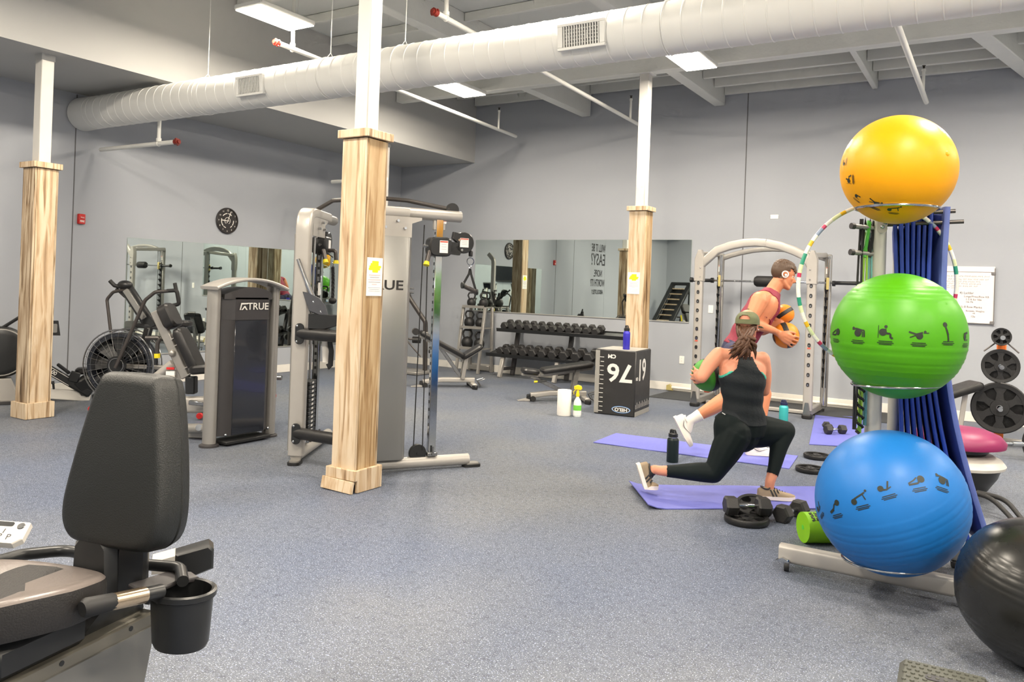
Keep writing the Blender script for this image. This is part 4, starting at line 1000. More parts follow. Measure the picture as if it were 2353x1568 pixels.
# ------------------------------------------------------------------ dumbbells
def dumbbell(name, r, L, hl, hr=0.014, handle='steel'):
    """axis along local Y, resting on z = 0"""
    t = thing(name, '', 'dumbbell', (0, 0, 0))
    ap = r * math.cos(PI / 6)
    hexa = [(r * math.cos(PI / 6 + k * PI / 3), r * math.sin(PI / 6 + k * PI / 3)) for k in range(6)]
    hexa = [(r * math.cos(k * PI / 3), r * math.sin(k * PI / 3)) for k in range(6)]
    for s in (-1, 1):
        MB().prism(hexa, hl, (0, s * (L / 2 - hl / 2), ap), (1, 0, 0), (0, 0, 1), bev=r * 0.18).build('hex_head', 'hex rubber', t)
    MB().tube([(0, -L / 2 + hl, ap), (0, -L * 0.12, ap), (0, 0, ap), (0, L * 0.12, ap), (0, L / 2 - hl, ap)], [hr * 0.85, hr, hr * 1.15, hr, hr * 0.85], 10).build('handle', handle, t)
    return t
ORD = ['first', 'second', 'third', 'fourth', 'fifth', 'sixth', 'seventh', 'eighth', 'ninth', 'tenth', 'eleventh', 'twelfth', 'thirteenth']
# rack
DR_ = thing('dumbbell_rack', 'black two-tier dumbbell rack with silver legs under the wide mirror', 'dumbbell rack', (3.7, -0.4, 0))
for z, y0, x0, x1, nm in ((0.80, -0.38, 2.60, 4.90, 'upper_shelf'), (0.385, -0.46, 2.46, 4.90, 'lower_shelf')):
    R = rotm('X', 0.22)
    MB().box(((x0 + x1) / 2, y0, z), (x1 - x0, 0.30, 0.012), R).build(nm, 'black plastic', DR_)
    MB().box(((x0 + x1) / 2, y0 - 0.146, z - 0.022), (x1 - x0, 0.012, 0.058), R, b=0.003).build('shelf_lip', 'black plastic', DR_)
    MB().box(((x0 + x1) / 2, y0 + 0.146, z + 0.04), (x1 - x0, 0.010, 0.03), R).build('shelf_lip', 'black plastic', DR_)
for x in (2.80, 3.82, 4.78):
    MB().bar((x, -0.12, 1.0 - 0.13), (x, -0.30, 0.02), 0.06, 0.07, up=(1, 0, 0), bev=0.008).build('rear_leg', 'charcoal panel', DR_)
    MB().bar((x - 0.03, -0.55, 0.34), (x - 0.05, -0.62, 0.0), 0.065, 0.065, up=(1, 0, 0), bev=0.008, ext=-0.002).build('front_leg', 'silver light', DR_)
    MB().bar((x, -0.30, 0.14), (x - 0.04, -0.60, 0.14), 0.05, 0.05, bev=0.008).build('foot_brace', 'charcoal panel', DR_)
proto = dumbbell('hex_dumbbell', 0.068, 0.27, 0.085)
for k in range(12):
    x = 2.735 + k * 0.152; lab = 'black hex dumbbell on the upper rack shelf, %s from the kettlebell rack' % ORD[k]
    rot = (0.22, 0, 0); loc = (x, -0.385, 0.807)
    o = proto if k == 0 else dup(proto, loc, rot, lab)
    o.location = loc; o.rotation_euler = rot; o['label'] = lab; o['group'] = 'hex dumbbells on the upper shelf'
proto2 = dumbbell('hex_dumbbell', 0.082, 0.31, 0.105)
x = 2.72
for k in range(10):
    lab = 'large black hex dumbbell on the lower rack shelf, %s from the kettlebell rack' % ORD[k]
    s = 0.86 + k * 0.026; loc = (x, -0.46, 0.392); rot = (0.22, 0, 0)
    o = proto2 if k == 0 else dup(proto2, loc, rot, lab)
    o.location = loc; o.rotation_euler = rot; o.scale = (s, s, s); o['label'] = lab; o['group'] = 'large hex dumbbells on the lower shelf'
    x += 0.14 + k * 0.0105

# ------------------------------------------------------------------ kettlebells on their rack
KB = thing('kettlebell_rack', 'silver three-shelf kettlebell rack in the corner beside the dumbbells', 'kettlebell rack', (2.03, -0.3, 0))
for x in (1.80, 2.25):
    MB().bar((x, -0.10, 0.0), (x, -0.14, 1.13), 0.045, 0.05, up=(1, 0, 0), bev=0.006).build('rear_post', 'silver paint', KB)
    MB().bar((x, -0.52, 0.0), (x, -0.36, 1.13), 0.045, 0.05, up=(1, 0, 0), bev=0.006).build('front_post', 'silver paint', KB)
for z, y in ((0.41, -0.30), (0.765, -0.27), (1.12, -0.25)):
    MB().box((2.025, y, z), (0.45, 0.30 if z > 1 else 0.36, 0.02), b=0.004).build('shelf', 'silver paint', KB)
    MB().box((2.025, y - (0.15 if z > 1 else 0.18), z + 0.012), (0.45, 0.01, 0.045)).build('shelf_lip', 'silver paint', KB)
MB().box((2.025, -0.14, 0.07), (0.42, 0.03, 0.08), b=0.005).build('bottom_bar', 'silver paint', KB)
def kettlebell(r):
    t = thing('kettlebell', '', 'kettlebell', (0, 0, 0))
    MB().lathe([(0, 0.0), (r * 0.62, 0.0), (r * 0.9, r * 0.35), (r, r * 0.85), (r * 0.9, r * 1.35), (r * 0.55, r * 1.75), (0, r * 1.9)], 18).build('bell', 'cast black', t, ang=60)
    h = fillet([(-r * 0.45, 0, r * 1.55), (-r * 0.78, 0, r * 2.35), (-r * 0.55, 0, r * 2.95), (r * 0.55, 0, r * 2.95), (r * 0.78, 0, r * 2.35), (r * 0.45, 0, r * 1.55)], r * 0.35)
    MB().tube(h, r * 0.17, 8).build('handle', 'cast black', t)
    return t
kp = kettlebell(0.095)
for k, (x, y, z, s, lab) in enumerate(((1.90, -0.27, 1.131, 0.85, 'black kettlebell on the top rack shelf, nearest the corner'), (2.14, -0.25, 1.131, 0.85, 'black kettlebell on the top rack shelf, nearest the dumbbells'),
        (1.91, -0.33, 0.776, 0.98, 'black kettlebell on the middle rack shelf, nearest the corner'), (2.12, -0.30, 0.776, 0.94, 'black kettlebell on the middle rack shelf, nearest the dumbbells'),
        (1.90, -0.36, 0.421, 1.08, 'black kettlebell on the lowest rack shelf, nearest the corner'), (2.13, -0.33, 0.421, 0.98, 'black kettlebell on the lowest rack shelf, nearest the dumbbells'))):
    o = kp if k == 0 else dup(kp, (x, y, z)); o.location = (x, y, z); o.scale = (s, s, s); o.rotation_euler = (0, 0, 0.5 + 0.3 * (k % 2)); o['label'] = lab; o['group'] = 'kettlebells on the rack'

# ------------------------------------------------------------------ adjustable benches
def bench(name, label, p0, p1, back, seat, uph):
    p0, p1 = Vector((*p0, 0)), Vector((*p1, 0)); d = (p1 - p0).normalized(); n = Vector((d.y, -d.x, 0)); Z = Vector((0, 0, 1)); L = (p1 - p0).length
    t = thing(name, label, 'bench', (p0 + p1) / 2)
    W = lambda s, k, z: p0 + d * s + n * k + Z * z
    MB().sweep(fillet([W(0.03, 0, 0.075), W(0.3, 0, 0.11), W(L - 0.05, 0, 0.11)], 0.1), rrect(0.075, 0.07, 0.015), Z).build('base_beam', 'silver light', t)
    MB().bar(W(0.02, -0.02, 0.05), W(0.02, 0.02, 0.05), 0.08, 0.08, bev=0.01).build('wheel_block', 'black plastic', t)
    MB().prism([(-0.14, 0.0), (0.02, 0.0), (0.02, 0.02), (-0.02, 0.03)], 0.09, W(0.0, 0, 0.005), d, Z).build('toe_plate', 'silver light', t)
    for k in (-0.055, 0.055): MB().lathe([(0, -0.015), (0.035, -0.015), (0.035, 0.015), (0, 0.015)], 16, W(0.06, k, 0.036), n).build('wheel', 'black rubber', t)
    MB().bar(W(L - 0.08, -0.24, 0.05), W(L - 0.08, 0.24, 0.05), 0.07, 0.06, bev=0.012).build('cross_foot', 'silver light', t)
    for k in (-0.25, 0.25): MB().box(W(L - 0.08, k, 0.03), (0.08, 0.05, 0.06), b=0.01).build('foot_cap', 'black rubber', t)
    MB().tube([W(L, -0.07, 0.10), W(L + 0.10, -0.07, 0.13), W(L + 0.09, 0.07, 0.13), W(L, 0.07, 0.10), W(L + 0.04, 0.07, 0.03), W(L + 0.04, -0.07, 0.03), W(L, -0.07, 0.10)], 0.009, 6).build('carry_handle', 'steel', t)
    for k in (-0.05, 0.05): MB().bar(W(L * 0.72, k, 0.12), W(L * 0.78, k, uph), 0.06, 0.03, up=n, bev=0.006).build('seat_post', 'silver paint', t)
    b0, b1 = W(*back[0]), W(*back[1]); s0, s1 = W(*seat[0]), W(*seat[1])
    pad(b0, b1, 0.29, 0.065, (0, 0, 1), 'back_pad', 'black vinyl', t, 0.05)
    pad(s0, s1, 0.29, 0.065, (0, 0, 1), 'seat_pad', 'black vinyl', t, 0.07)
    MB().bar(b0 + Z * -0.06, b1 + Z * -0.06, 0.06, 0.04, bev=0.006).build('pad_rail', 'silver paint', t)
    MB().bar(s0 + Z * -0.055, s1 + Z * -0.055, 0.06, 0.03, bev=0.006).build('seat_rail', 'silver paint', t)
    return t, W, L
t, W, L = bench('incline_bench', 'inclined black and silver bench in front of the kettlebell rack', (2.62, -2.53), (3.22, -1.95), ((-0.04, 0, 0.80), (0.62, 0, 0.46)), ((0.58, 0, 0.43), (0.88, 0, 0.62)), 0.44)
MB().bar(W(0.22, 0, 0.64), W(0.6, 0, 0.13), 0.05, 0.05, up=(0, 0, 1), bev=0.006).build('back_strut', 'steel', t)
MB().tube([W(-0.10, -0.06, 0.80), W(-0.10, 0.06, 0.80)], 0.05, 12).build('head_roll', 'black vinyl', t)
t, W, L = bench('flat_bench', 'low black and silver bench behind the paper towel roll', (4.47, -2.60), (5.10, -2.06), ((0.16, 0, 0.40), (0.86, 0, 0.51)), ((-0.10, 0, 0.405), (0.13, 0, 0.385)), 0.44)
MB().bar(W(0.02, 0, 0.33), W(0.5, 0, 0.12), 0.05, 0.05, up=(0, 0, 1), bev=0.006).build('seat_strut', 'steel', t)
MB().tube([W(0.10, 0.10, 0.27), W(0.22, 0.10, 0.28)], 0.012, 8).build('adjust_lever', 'black plastic', t)
MB().tube([W(0.10, 0.10, 0.27), W(0.055, 0.10, 0.265)], 0.014, 8).build('lever_tip', 'yellow grip', t)

# ------------------------------------------------------------------ corner machine behind the cable machine
CM = thing('corner_leg_machine', 'silver machine with diagonal arm in the corner, seen past the cables', 'weight machine', (1.45, -1.2, 0))
MB().sweep(fillet([(1.30, -1.32, 0.05), (1.30, -1.32, 2.0), (1.10, -1.45, 2.12)], 0.1), rrect(0.08, 0.06, 0.015), (0, -1, 0)).build('upright', 'silver light', CM)
MB().tube(fillet([(1.28, -1.34, 1.45), (1.36, -1.30, 1.25), (1.60, -1.16, 0.86), (1.62, -1.15, 0.06)], 0.1), 0.04, 12).build('swing_arm', 'dark steel tube', CM)
MB().bar((1.62, -1.15, 0.70), (1.62, -1.15, 0.06), 0.055, 0.05, bev=0.008).build('front_post', 'silver light', CM)
MB().box((1.42, -1.24, 0.03), (0.62, 0.5, 0.05), b=0.01).build('base_frame', 'silver paint', CM)
for p, q in (((1.56, -1.22, 0.56), (1.44, -1.28, 0.56)), ((1.68, -1.14, 0.40), (1.78, -1.08, 0.40))): MB().tube([p, q], 0.055, 14).build('roller_pad', 'black vinyl', CM)
MB().tube([(1.36, -1.32, 0.57), (1.56, -1.2, 0.57)], 0.016, 8).tube([(1.34, -1.33, 0.56), (1.56, -1.2, 0.28)], 0.012, 8).build('foot_linkage', 'dark steel tube', CM)
for z in (1.34, 1.41): MB().tube([(1.32, -1.33, z), (1.42, -1.27, z)], 0.016, 8).build('peg', 'steel', CM)
MB().box((1.31, -1.36, 1.02), (0.03, 0.03, 0.08)).build('pin_tab', 'yellow grip', CM)

# ------------------------------------------------------------------ plyo box
mat('box vinyl', (43, 42, 42), 0.42, 0, 0.12, 12, bump=0.1, bs=120)
mat('box print', (222, 220, 214), 0.5, 0, 0.03)
mat('box tape', (150, 148, 142), 0.6, 0, 0.2, 160)
mat('emblem blue', (84, 138, 200), 0.4)
pa, pb = Vector((5.575, -2.905, 0)), Vector((6.085, -2.855, 0)); bx = (pb - pa).normalized(); by = Vector((-bx.y, bx.x, 0)); WB, DB, HB = 0.512, 0.62, 0.785
PB = thing('plyo_box', 'black padded plyo box with white 76 and 61 numerals, upside down', 'plyo box', pa + bx * WB / 2 + by * DB / 2)
Mb = basis(pa + bx * WB / 2 + by * DB / 2 + Vector((0, 0, HB / 2)), bx, by)
MB(Mb).box((0, 0, 0), (WB, DB, HB), b=0.012).build('padded_block', 'box vinyl', PB)
Mf = basis(pa + bx * WB / 2 + Vector((0, 0, HB / 2)) - by * 0.001, bx, (0, 0, 1)); Ms = basis(pa + bx * (WB + 0.001) + by * DB / 2 + Vector((0, 0, HB / 2)), by, (0, 0, 1))
flip = Matrix.Rotation(PI, 4, 'Z')
def bt(M0, s, size, x, y, m='box print', name='lettering', xs=1.1, bold=0.006): return text_mb(MB(M0), s, size, Matrix.Translation((x, y, 0)) @ flip, ext=0.0008, xs=xs, bold=bold).build(name, m, PB)
bt(Mf, '76', 0.30, 0.06, 0.13); bt(Mf, 'CM', 0.062, -0.045, 0.315, bold=0.003)
bt(Ms, '61', 0.36, -0.06, 0.17, xs=0.9); bt(Ms, 'CM', 0.05, -0.25, 0.06, bold=0.002)
rl = MB(Mf)
for k in range(13): rl.box((-0.165 + (0.0 if k % 2 else -0.006), -0.35 + k * 0.054, 0), (0.042 if k % 2 else 0.054, 0.007, 0.0016))
rl.build('ruler_marks', 'box print', PB, kind='stuff')
MB(Mf).box((-0.225, 0, 0), (0.055, HB - 0.03, 0.0018)).build('edge_tape', 'box tape', PB)
MB(Ms).box((0, -HB / 2 + 0.03, 0), (DB - 0.03, 0.055, 0.0018)).build('edge_tape', 'box tape', PB)
rl = MB(Ms)
for k in range(12): rl.box((-0.27 + k * 0.052, -0.275 + (0.012 if k % 2 else 0), 0), (0.006, 0.05 if k % 2 == 0 else 0.075, 0.0016))
rl.build('ruler_marks', 'box print', PB, kind='stuff')
MB(Mb).box((0, 0, HB / 2 + 0.001), (WB - 0.03, DB - 0.03, 0.002)).build('top_tape', 'box tape', PB)
cE = (0.09, -0.315, 0)
MB(Mf).prism(circ(0.118, 32, 0.042), 0.0016, cE).build('emblem_ring', 'emblem blue', PB)
MB(Mf).prism(circ(0.110, 32, 0.035), 0.0024, cE).build('emblem_field', 'box print', PB)
MB(Mf).prism(circ(0.104, 32, 0.031), 0.0032, cE).build('emblem_field', 'clock black', PB)
text_mb(MB(Mf), 'HELO', 0.052, Matrix.Translation((0.09, -0.315, 0.0018)) @ flip, xs=1.2, bold=0.002, ext=0.0008).build('emblem_lettering', 'box print', PB)

# ------------------------------------------------------------------ bottles, towel roll
mat('bottle blue', (58, 52, 178), 0.35, 0.2, 0.04)
mat('bottle teal', (64, 178, 178), 0.35, 0.2, 0.04)
mat('bottle black', (22, 36, 38), 0.4, 0.2, 0.1)
mat('lid navy', (28, 34, 70), 0.4)
mat('towel paper', (240, 236, 228), 0.85, 0, 0.03, 60, bump=0.3, bs=150)
mat('cloudy plastic', (214, 222, 220), 0.35, 0, 0.04)
mat('label green', (116, 200, 70), 0.5)
mat('spray yellow', (236, 206, 26), 0.4)
def bottle(name, label, c, r, h, body, lid, loop=True, ring=None):
    t = thing(name, label, 'bottle', c); n = 22
    MB().lathe([(0, 0), (r * 0.94, 0), (r, r * 0.12), (r, h * 0.66), (r * 0.96, h * 0.71), (r * 0.72, h * 0.76), (r * 0.72, h * 0.78), (0, h * 0.78)], n, c).build('flask', body, t, ang=50)
    if ring: MB().lathe([(r * 0.73, h * 0.76), (r * 0.76, h * 0.76), (r * 0.76, h * 0.785), (r * 0.73, h * 0.785)], n, c).build('neck_ring', ring, t)
    MB().lathe([(0, h * 0.78), (r * 0.80, h * 0.78), (r * 0.82, h * 0.80), (r * 0.80, h * 0.885), (r * 0.6, h * 0.90), (0, h * 0.90)], n, c).build('lid', lid, t)
    c = Vector(c)
    if loop: MB().tube(fillet([c + Vector((-r * 0.5, 0, h * 0.89)), c + Vector((-r * 0.45, 0, h * 0.99)), c + Vector((r * 0.3, 0, h * 0.99)), c + Vector((r * 0.5, 0, h * 0.89))], 0.008), r * 0.17, 8).build('carry_loop', lid, t)
    MB().tube([c + Vector((r * 0.05, 0, h * 0.89)), c + Vector((-r * 0.25, 0, h * 1.0))], r * 0.2, 8).build('spout', lid, t)
bottle('water_bottle', 'slim blue water bottle with black lid standing on the plyo box', (5.89, -2.71, 0.7875), 0.043, 0.29, 'bottle blue', 'black plastic')
bottle('water_bottle', 'black water bottle with steel neck ring on the floor by the rear mat', (7.32, -4.9, 0), 0.052, 0.285, 'bottle black', 'black plastic', True, 'chrome')
bottle('water_bottle', 'teal water bottle with navy lid in front of the smith machine', (7.57, -1.84, 0), 0.053, 0.26, 'bottle teal', 'lid navy', True)
t = thing('paper_towel_roll', 'white paper towel roll standing on the floor before the low bench', 'paper towel', (5.385, -3.31, 0))
MB().lathe([(0.02, 0.002), (0.080, 0.002), (0.083, 0.01), (0.083, 0.295), (0.080, 0.302), (0.02, 0.302), (0.02, 0.002)], 28, (5.385, -3.31, 0)).build('roll', 'towel paper', t)
MB().lathe([(0.0195, 0.0), (0.0195, 0.303), (0.017, 0.303), (0.017, 0.0)], 14, (5.385, -3.31, 0)).build('core', 'washed pine', t)
c = (5.54, -3.27, 0)
t = thing('spray_bottle', 'clear spray bottle with yellow trigger head beside the paper towels', 'spray bottle', c)
MB().lathe([(0, 0), (0.044, 0), (0.047, 0.01), (0.047, 0.15), (0.042, 0.18), (0.018, 0.225), (0.015, 0.24), (0, 0.24)], 20, c).build('container', 'cloudy plastic', t, ang=50)
MB().lathe([(0.0475, 0.075), (0.0482, 0.075), (0.0482, 0.135), (0.0475, 0.135)], 20, c).build('label', 'label green', t)
MB().lathe([(0.0475, 0.018), (0.048, 0.018), (0.048, 0.072), (0.0475, 0.072)], 20, c).build('label', 'label white', t)
MB().lathe([(0, 0.235), (0.02, 0.235), (0.022, 0.26), (0.016, 0.285), (0.014, 0.31), (0, 0.31)], 14, c).build('collar', 'spray yellow', t)
cc = Vector(c); rr_ = Vector((0.85, 0.53, 0))
MB().prism([(-0.045, -0.01), (0.035, -0.02), (0.05, 0.0), (0.04, 0.03), (0.0, 0.042), (-0.045, 0.025)], 0.028, cc + Vector((0, 0, 0.33)), rr_, (0, 0, 1), bev=0.006).build('spray_head', 'spray yellow', t)
MB().sweep([cc + rr_ * -0.025 + Vector((0, 0, 0.315)), cc + rr_ * -0.05 + Vector((0, 0, 0.29)), cc + rr_ * -0.045 + Vector((0, 0, 0.26))], rrect(0.016, 0.008, 0.003), rr_).build('trigger', 'spray yellow', t)

# ------------------------------------------------------------------ mats on the floor
mat('mat violet', (102, 106, 184), 0.62, 0, 0.05, 30, bump=0.15, bs=300)
mat('mat underside', (52, 56, 120), 0.7)
def floor_mat_obj(label, pts, curl=None):
    """pts: 4 floor corners in order a,b,c,d; a-b is a short edge"""
    a, b, c, d = [Vector((*p, 0)) for p in pts]; n = 26; m = 10; vs = []; fs = []; th = 0.007
    def zc(u, v):
        z = 0.0
        if curl: z += curl * max(0, 1 - u / 0.08) ** 2
        return z + 0.0015 * (1 + math.sin(u * 17 + v * 3))
    for lay in (0, 1):
        for i in range(n + 1):
            for j in range(m + 1):
                u, v = i / n, j / m; p = a.lerp(d, u).lerp(b.lerp(c, u), v)
                vs.append(p + Vector((0, 0, zc(u, v) + (th if lay else 0.0005))))
    S = (n + 1) * (m + 1); I = lambda l, i, j: l * S + i * (m + 1) + j
    for i in range(n):
        for j in range(m):
            fs.append((I(1, i, j), I(1, i + 1, j), I(1, i + 1, j + 1), I(1, i, j + 1))); fs.append((I(0, i, j), I(0, i, j + 1), I(0, i + 1, j + 1), I(0, i + 1, j)))
    for i in range(n):
        for j in (0, m):
            q = (I(0, i, j), I(0, i + 1, j), I(1, i + 1, j), I(1, i, j)); fs.append(q if j == 0 else q[::-1])
    for j in range(m):
        for i in (0, n):
            q = (I(0, i, j), I(1, i, j), I(1, i, j + 1), I(0, i, j + 1)); fs.append(q if i == 0 else q[::-1])
    return vs, fs, (a + b + c + d) / 4
def mk_mat(label, pts, curl=None):
    vs, fs, c = floor_mat_obj(label, pts, curl); o = MB().add(vs, fs).build('exercise_mat', 'mat violet')
    bm = bmesh.new(); bm.from_mesh(o.data); bmesh.ops.recalc_face_normals(bm, faces=bm.faces); bm.to_mesh(o.data); bm.free()
    return tag(recentre(o, c), label, 'exercise mat', 'violet exercise mats on the floor')
mk_mat('violet exercise mat under the lunging woman, one short end curled', [(7.36, -5.95), (7.735, -6.49), (9.07, -5.40), (8.76, -4.87)], 0.03)
mk_mat('violet exercise mat under the standing man, crossing behind the woman', [(6.40, -4.60), (6.365, -3.985), (8.17, -3.87), (8.23, -4.49)], 0.0)
mk_mat('violet exercise mat with a dumbbell on it beside the smith machine', [(8.13, -3.16), (8.74, -2.9), (8.36, -0.72), (7.76, -0.94)], 0.0)

# ------------------------------------------------------------------ loose weights on the floor
def plate_weight(name, label, c, r, th, axis=(0, 0, 1), holes=5, group=None):
    """grip plate: rim, web with openings, hub"""
    t = thing(name, label, 'weight plate', c, group); c = Vector(c); ax = Vector(axis).normalized()
    x = Vector((1, 0, 0)) if abs(ax.x) < 0.9 else Vector((0, 1, 0)); x = (x - ax * x.dot(ax)).normalized(); y = ax.cross(x)
    MB().lathe([(r * 0.80, -th * 0.42), (r * 0.96, -th / 2), (r, -th * 0.3), (r, th * 0.3), (r * 0.96, th / 2), (r * 0.80, th * 0.42), (r * 0.80, -th * 0.42)], 32, c, ax).build('rim', 'cast black', t)
    MB().lathe([(r * 0.10, -th * 0.4), (r * 0.32, -th * 0.4), (r * 0.36, 0), (r * 0.32, th * 0.4), (r * 0.10, th * 0.4), (r * 0.10, -th * 0.4)], 24, c, ax).build('hub', 'cast black', t)
    MB().lathe([(r * 0.085, -th * 0.42), (r * 0.11, -th * 0.42), (r * 0.11, th * 0.44), (r * 0.085, th * 0.44), (r * 0.085, -th * 0.42)], 16, c, ax).build('sleeve_ring', 'chrome', t)
    for k in range(holes):
        a = 2 * PI * (k + 0.5) / holes; d = x * math.cos(a) + y * math.sin(a); e = ax.cross(d)
        MB().prism([(r * 0.30, -r * 0.15), (r * 0.56, -r * 0.11), (r * 0.83, -r * 0.26), (r * 0.83, r * 0.26), (r * 0.56, r * 0.11), (r * 0.30, r * 0.15)], th * 0.5, c, d, e).build('web', 'cast black', t)
    return t
plate_weight('grip_plate', 'black grip plate flat on the floor behind the blue ball, the farther one', (8.33, -3.82, 0.022), 0.12, 0.036)
plate_weight('grip_plate', 'black grip plate flat on the floor behind the blue ball, the nearer one', (8.40, -4.46, 0.022), 0.125, 0.036)
plate_weight('grip_plate', 'black grip plate on the floor under the steel-handled dumbbell', (8.375, -6.36, 0.024), 0.145, 0.042)
plate_weight('grip_plate', 'black grip plate tilted against the steel-handled dumbbell', (8.37, -6.17, 0.062), 0.125, 0.036, (0.15, -0.36, 0.92))
d1 = dumbbell('hex_dumbbell', 0.064, 0.30, 0.085, 0.015, 'chrome'); d1['label'] = 'black hex dumbbell with steel handle resting over a grip plate'
d1.location = (8.365, -6.325, 0.046); d1.rotation_euler = (0, 0, HEAD - PI / 2 + 0.05)
d2 = dup(d1, (8.60, -6.09, 0.0), (0, 0, -0.28), 'black hex dumbbell at the mat corner beside the lime rolls')
d3 = dup(d1, (8.235, -2.33, 0.0135), (0, 0, HEAD - PI / 2 + 0.25), 'small hex dumbbell lying on the mat beside the smith machine'); d3.scale = (0.82, 0.82, 0.82)
d4 = dup(d1, (8.13, -2.17, 0.0135), (0, 0, 0.35), 'second small hex dumbbell angled behind the first on the mat'); d4.scale = (0.75, 0.75, 0.75)

# ------------------------------------------------------------------ ball rack
def ball_mat(name, rgb, rough=0.42):
    return mat(name, rgb, rough, 0, 0.03, 4, spec=0.32, rvar=0.03, bump=0.02, bs=200)
ball_mat('ball yellow', (218, 152, 2)); ball_mat('ball green', (70, 146, 8)); ball_mat('ball blue', (26, 104, 176))
mat('ball black', (26, 26, 25), 0.28, 0, 0.1, 5)
mat('ball ink', (22, 30, 20), 0.5)
mat('pole grey', (186, 184, 176), 0.4, 0.25, 0.04)
BR = thing('ball_rack', 'grey wheeled ball rack holding the yellow, green and blue balls', 'ball rack', (9.2, -7.05, 0))
PX, PY = 9.198, -6.97
MB().tube([(PX - 0.012, PY, 1.93), (PX, PY, 0.12)], 0.042, 20).build('main_pole', 'pole grey', BR)
MB().tube([(9.27, -6.76, 1.9), (9.27, -6.76, 0.12)], 0.03, 16).build('rear_pole', 'pole grey', BR)
MB().sweep([(8.765, -7.115, 0.088), (9.72, -7.115, 0.088)], rrect(0.075, 0.095, 0.02), (0, 0, 1)).build('front_foot', 'silver light', BR)
MB().sweep([(8.90, -6.50, 0.088), (9.62, -6.50, 0.088)], rrect(0.07, 0.08, 0.02), (0, 0, 1)).build('rear_foot', 'silver light', BR)
MB().bar((9.23, -7.08, 0.088), (9.25, -6.52, 0.088), 0.08, 0.07, bev=0.01).build('centre_beam', 'silver light', BR)
for x, y in ((8.81, -7.15), (9.66, -7.15), (8.95, -6.5), (9.58, -6.5)):
    c = MB().box((x, y, 0.052), (0.035, 0.04, 0.03), b=0.006).build('caster_fork', 'chrome', BR)
    MB().lathe([(0, -0.012), (0.026, -0.012), (0.028, 0), (0.026, 0.012), (0, 0.012)], 16, (x, y - 0.004, 0.0285), (1, 0.3, 0)).build('caster_wheel', 'black rubber', c)
    MB().prism([(-0.035, 0.0), (0.0, 0.02), (0.025, 0.012), (0.0, -0.006)], 0.03, (x - 0.02, y - 0.012, 0.055), (1, 0, 0), (0, 0, 1)).build('brake_tab', 'chrome', c)
BALLS = dict(yellow=(Vector((9.309, -7.316, 2.147)), 0.267), green=(Vector((9.332, -7.301, 1.325)), 0.31), blue=(Vector((9.328, -7.304, 0.50)), 0.352))
for nm, rz, tilt in (('yellow', 1.955, 0.0), ('green', 1.085, 0.06), ('blue', 0.215, 0.06)):
    c, r = BALLS[nm]; dz = c.z - rz; rr = math.sqrt(max(0.01, r * r - dz * dz)) + 0.006
    cc = Vector((c.x, c.y, rz)); ax = Vector((-tilt, 0, 1))
    g = MB().torus(cc, rr, 0.006, ax, 48, 8)
    g.build('holder_ring', 'chrome', BR)
    d = (Vector((PX, PY, 0)) - Vector((c.x, c.y, 0))).normalized()
    e = cc + d * rr
    MB().tube(fillet([e, e + d * 0.05 + Vector((0, 0, -0.05)), Vector((PX, PY, rz - 0.06))], 0.03), 0.009, 8).build('holder_arm', 'chrome', BR)
    MB().prism(rrect(0.05, 0.075, 0.02), 0.006, (PX + 0.012, PY - 0.044, max(0.2, rz - 0.06)), (0.97, 0.23, 0), (0, 0, 1)).build('clamp_plate', 'silver light', BR)
    MB().ball((PX + 0.014, PY - 0.05, max(0.2, rz - 0.065)), 0.011, 8, 6).build('bolt', 'chrome', BR)

# exercise pictograms printed on the balls, strokes laid on the sphere
ICONS = [
    [('l', [(-1.0, -0.25), (-0.3, 0.0), (0.1, 0.25)], .12), ('l', [(-1.0, -0.4), (0.1, -0.4), (0.35, 0.0)], .16), ('d', (0.55, 0.0), .42)],
    [('d', (0.0, -0.05), .45), ('l', [(-0.75, 0.35), (-0.3, 0.45), (0.5, 0.3)], .17), ('l', [(0.5, 0.3), (0.8, 0.3), (0.85, -0.5)], .13), ('l', [(0.3, 0.2), (0.6, 0.1), (0.62, -0.5)], .11), ('d', (-0.62, 0.5), .17)],
    [('l', [(-0.8, -0.6), (-0.8, 0.9)], .05), ('d', (-0.3, 0.1), .42), ('d', (0.0, 0.75), .18), ('l', [(-0.05, 0.5), (0.0, 0.0), (0.5, -0.05), (0.55, -0.55), (0.8, -0.55)], .17)],
    [('l', [(-1.1, 0.3), (-0.3, 0.05), (0.4, 0.25)], .15), ('d', (0.05, -0.15), .38), ('d', (0.65, 0.35), .15), ('l', [(0.5, 0.2), (1.1, 0.25)], .08), ('l', [(-1.0, -0.35), (-0.2, 0.0)], .1)],
    [('d', (-0.35, 1.0), .3), ('l', [(-0.3, 0.7), (-0.1, 0.1), (0.0, -0.9)], .16), ('l', [(-0.2, 0.4), (-0.05, -0.2)], .2), ('l', [(-0.6, -0.95), (0.7, -0.95)], .06)],
    [('l', [(-0.5, 0.2), (0.6, 0.35)], .2), ('d', (-0.3, -0.1), .35), ('l', [(-0.5, -0.5), (0.5, -0.5)], .1)],
    [('d', (0.55, 0.35), .36), ('l', [(-1.0, -0.5), (-0.2, -0.2), (0.05, 0.25), (0.45, 0.25)], .15), ('l', [(-0.9, -0.6), (-0.2, -0.35)], .14)],
    [('d', (-0.8, -0.3), .36), ('l', [(-0.7, 0.0), (0.3, 0.3), (0.7, 0.45)], .15), ('l', [(0.4, 0.3), (0.6, -0.4)], .1), ('d', (0.85, 0.6), .15)],
    [('d', (-0.55, 0.0), .34), ('l', [(-0.4, -0.2), (0.1, -0.3), (0.5, 0.6)], .15), ('l', [(0.0, -0.3), (0.6, -0.1)], .1)],
]
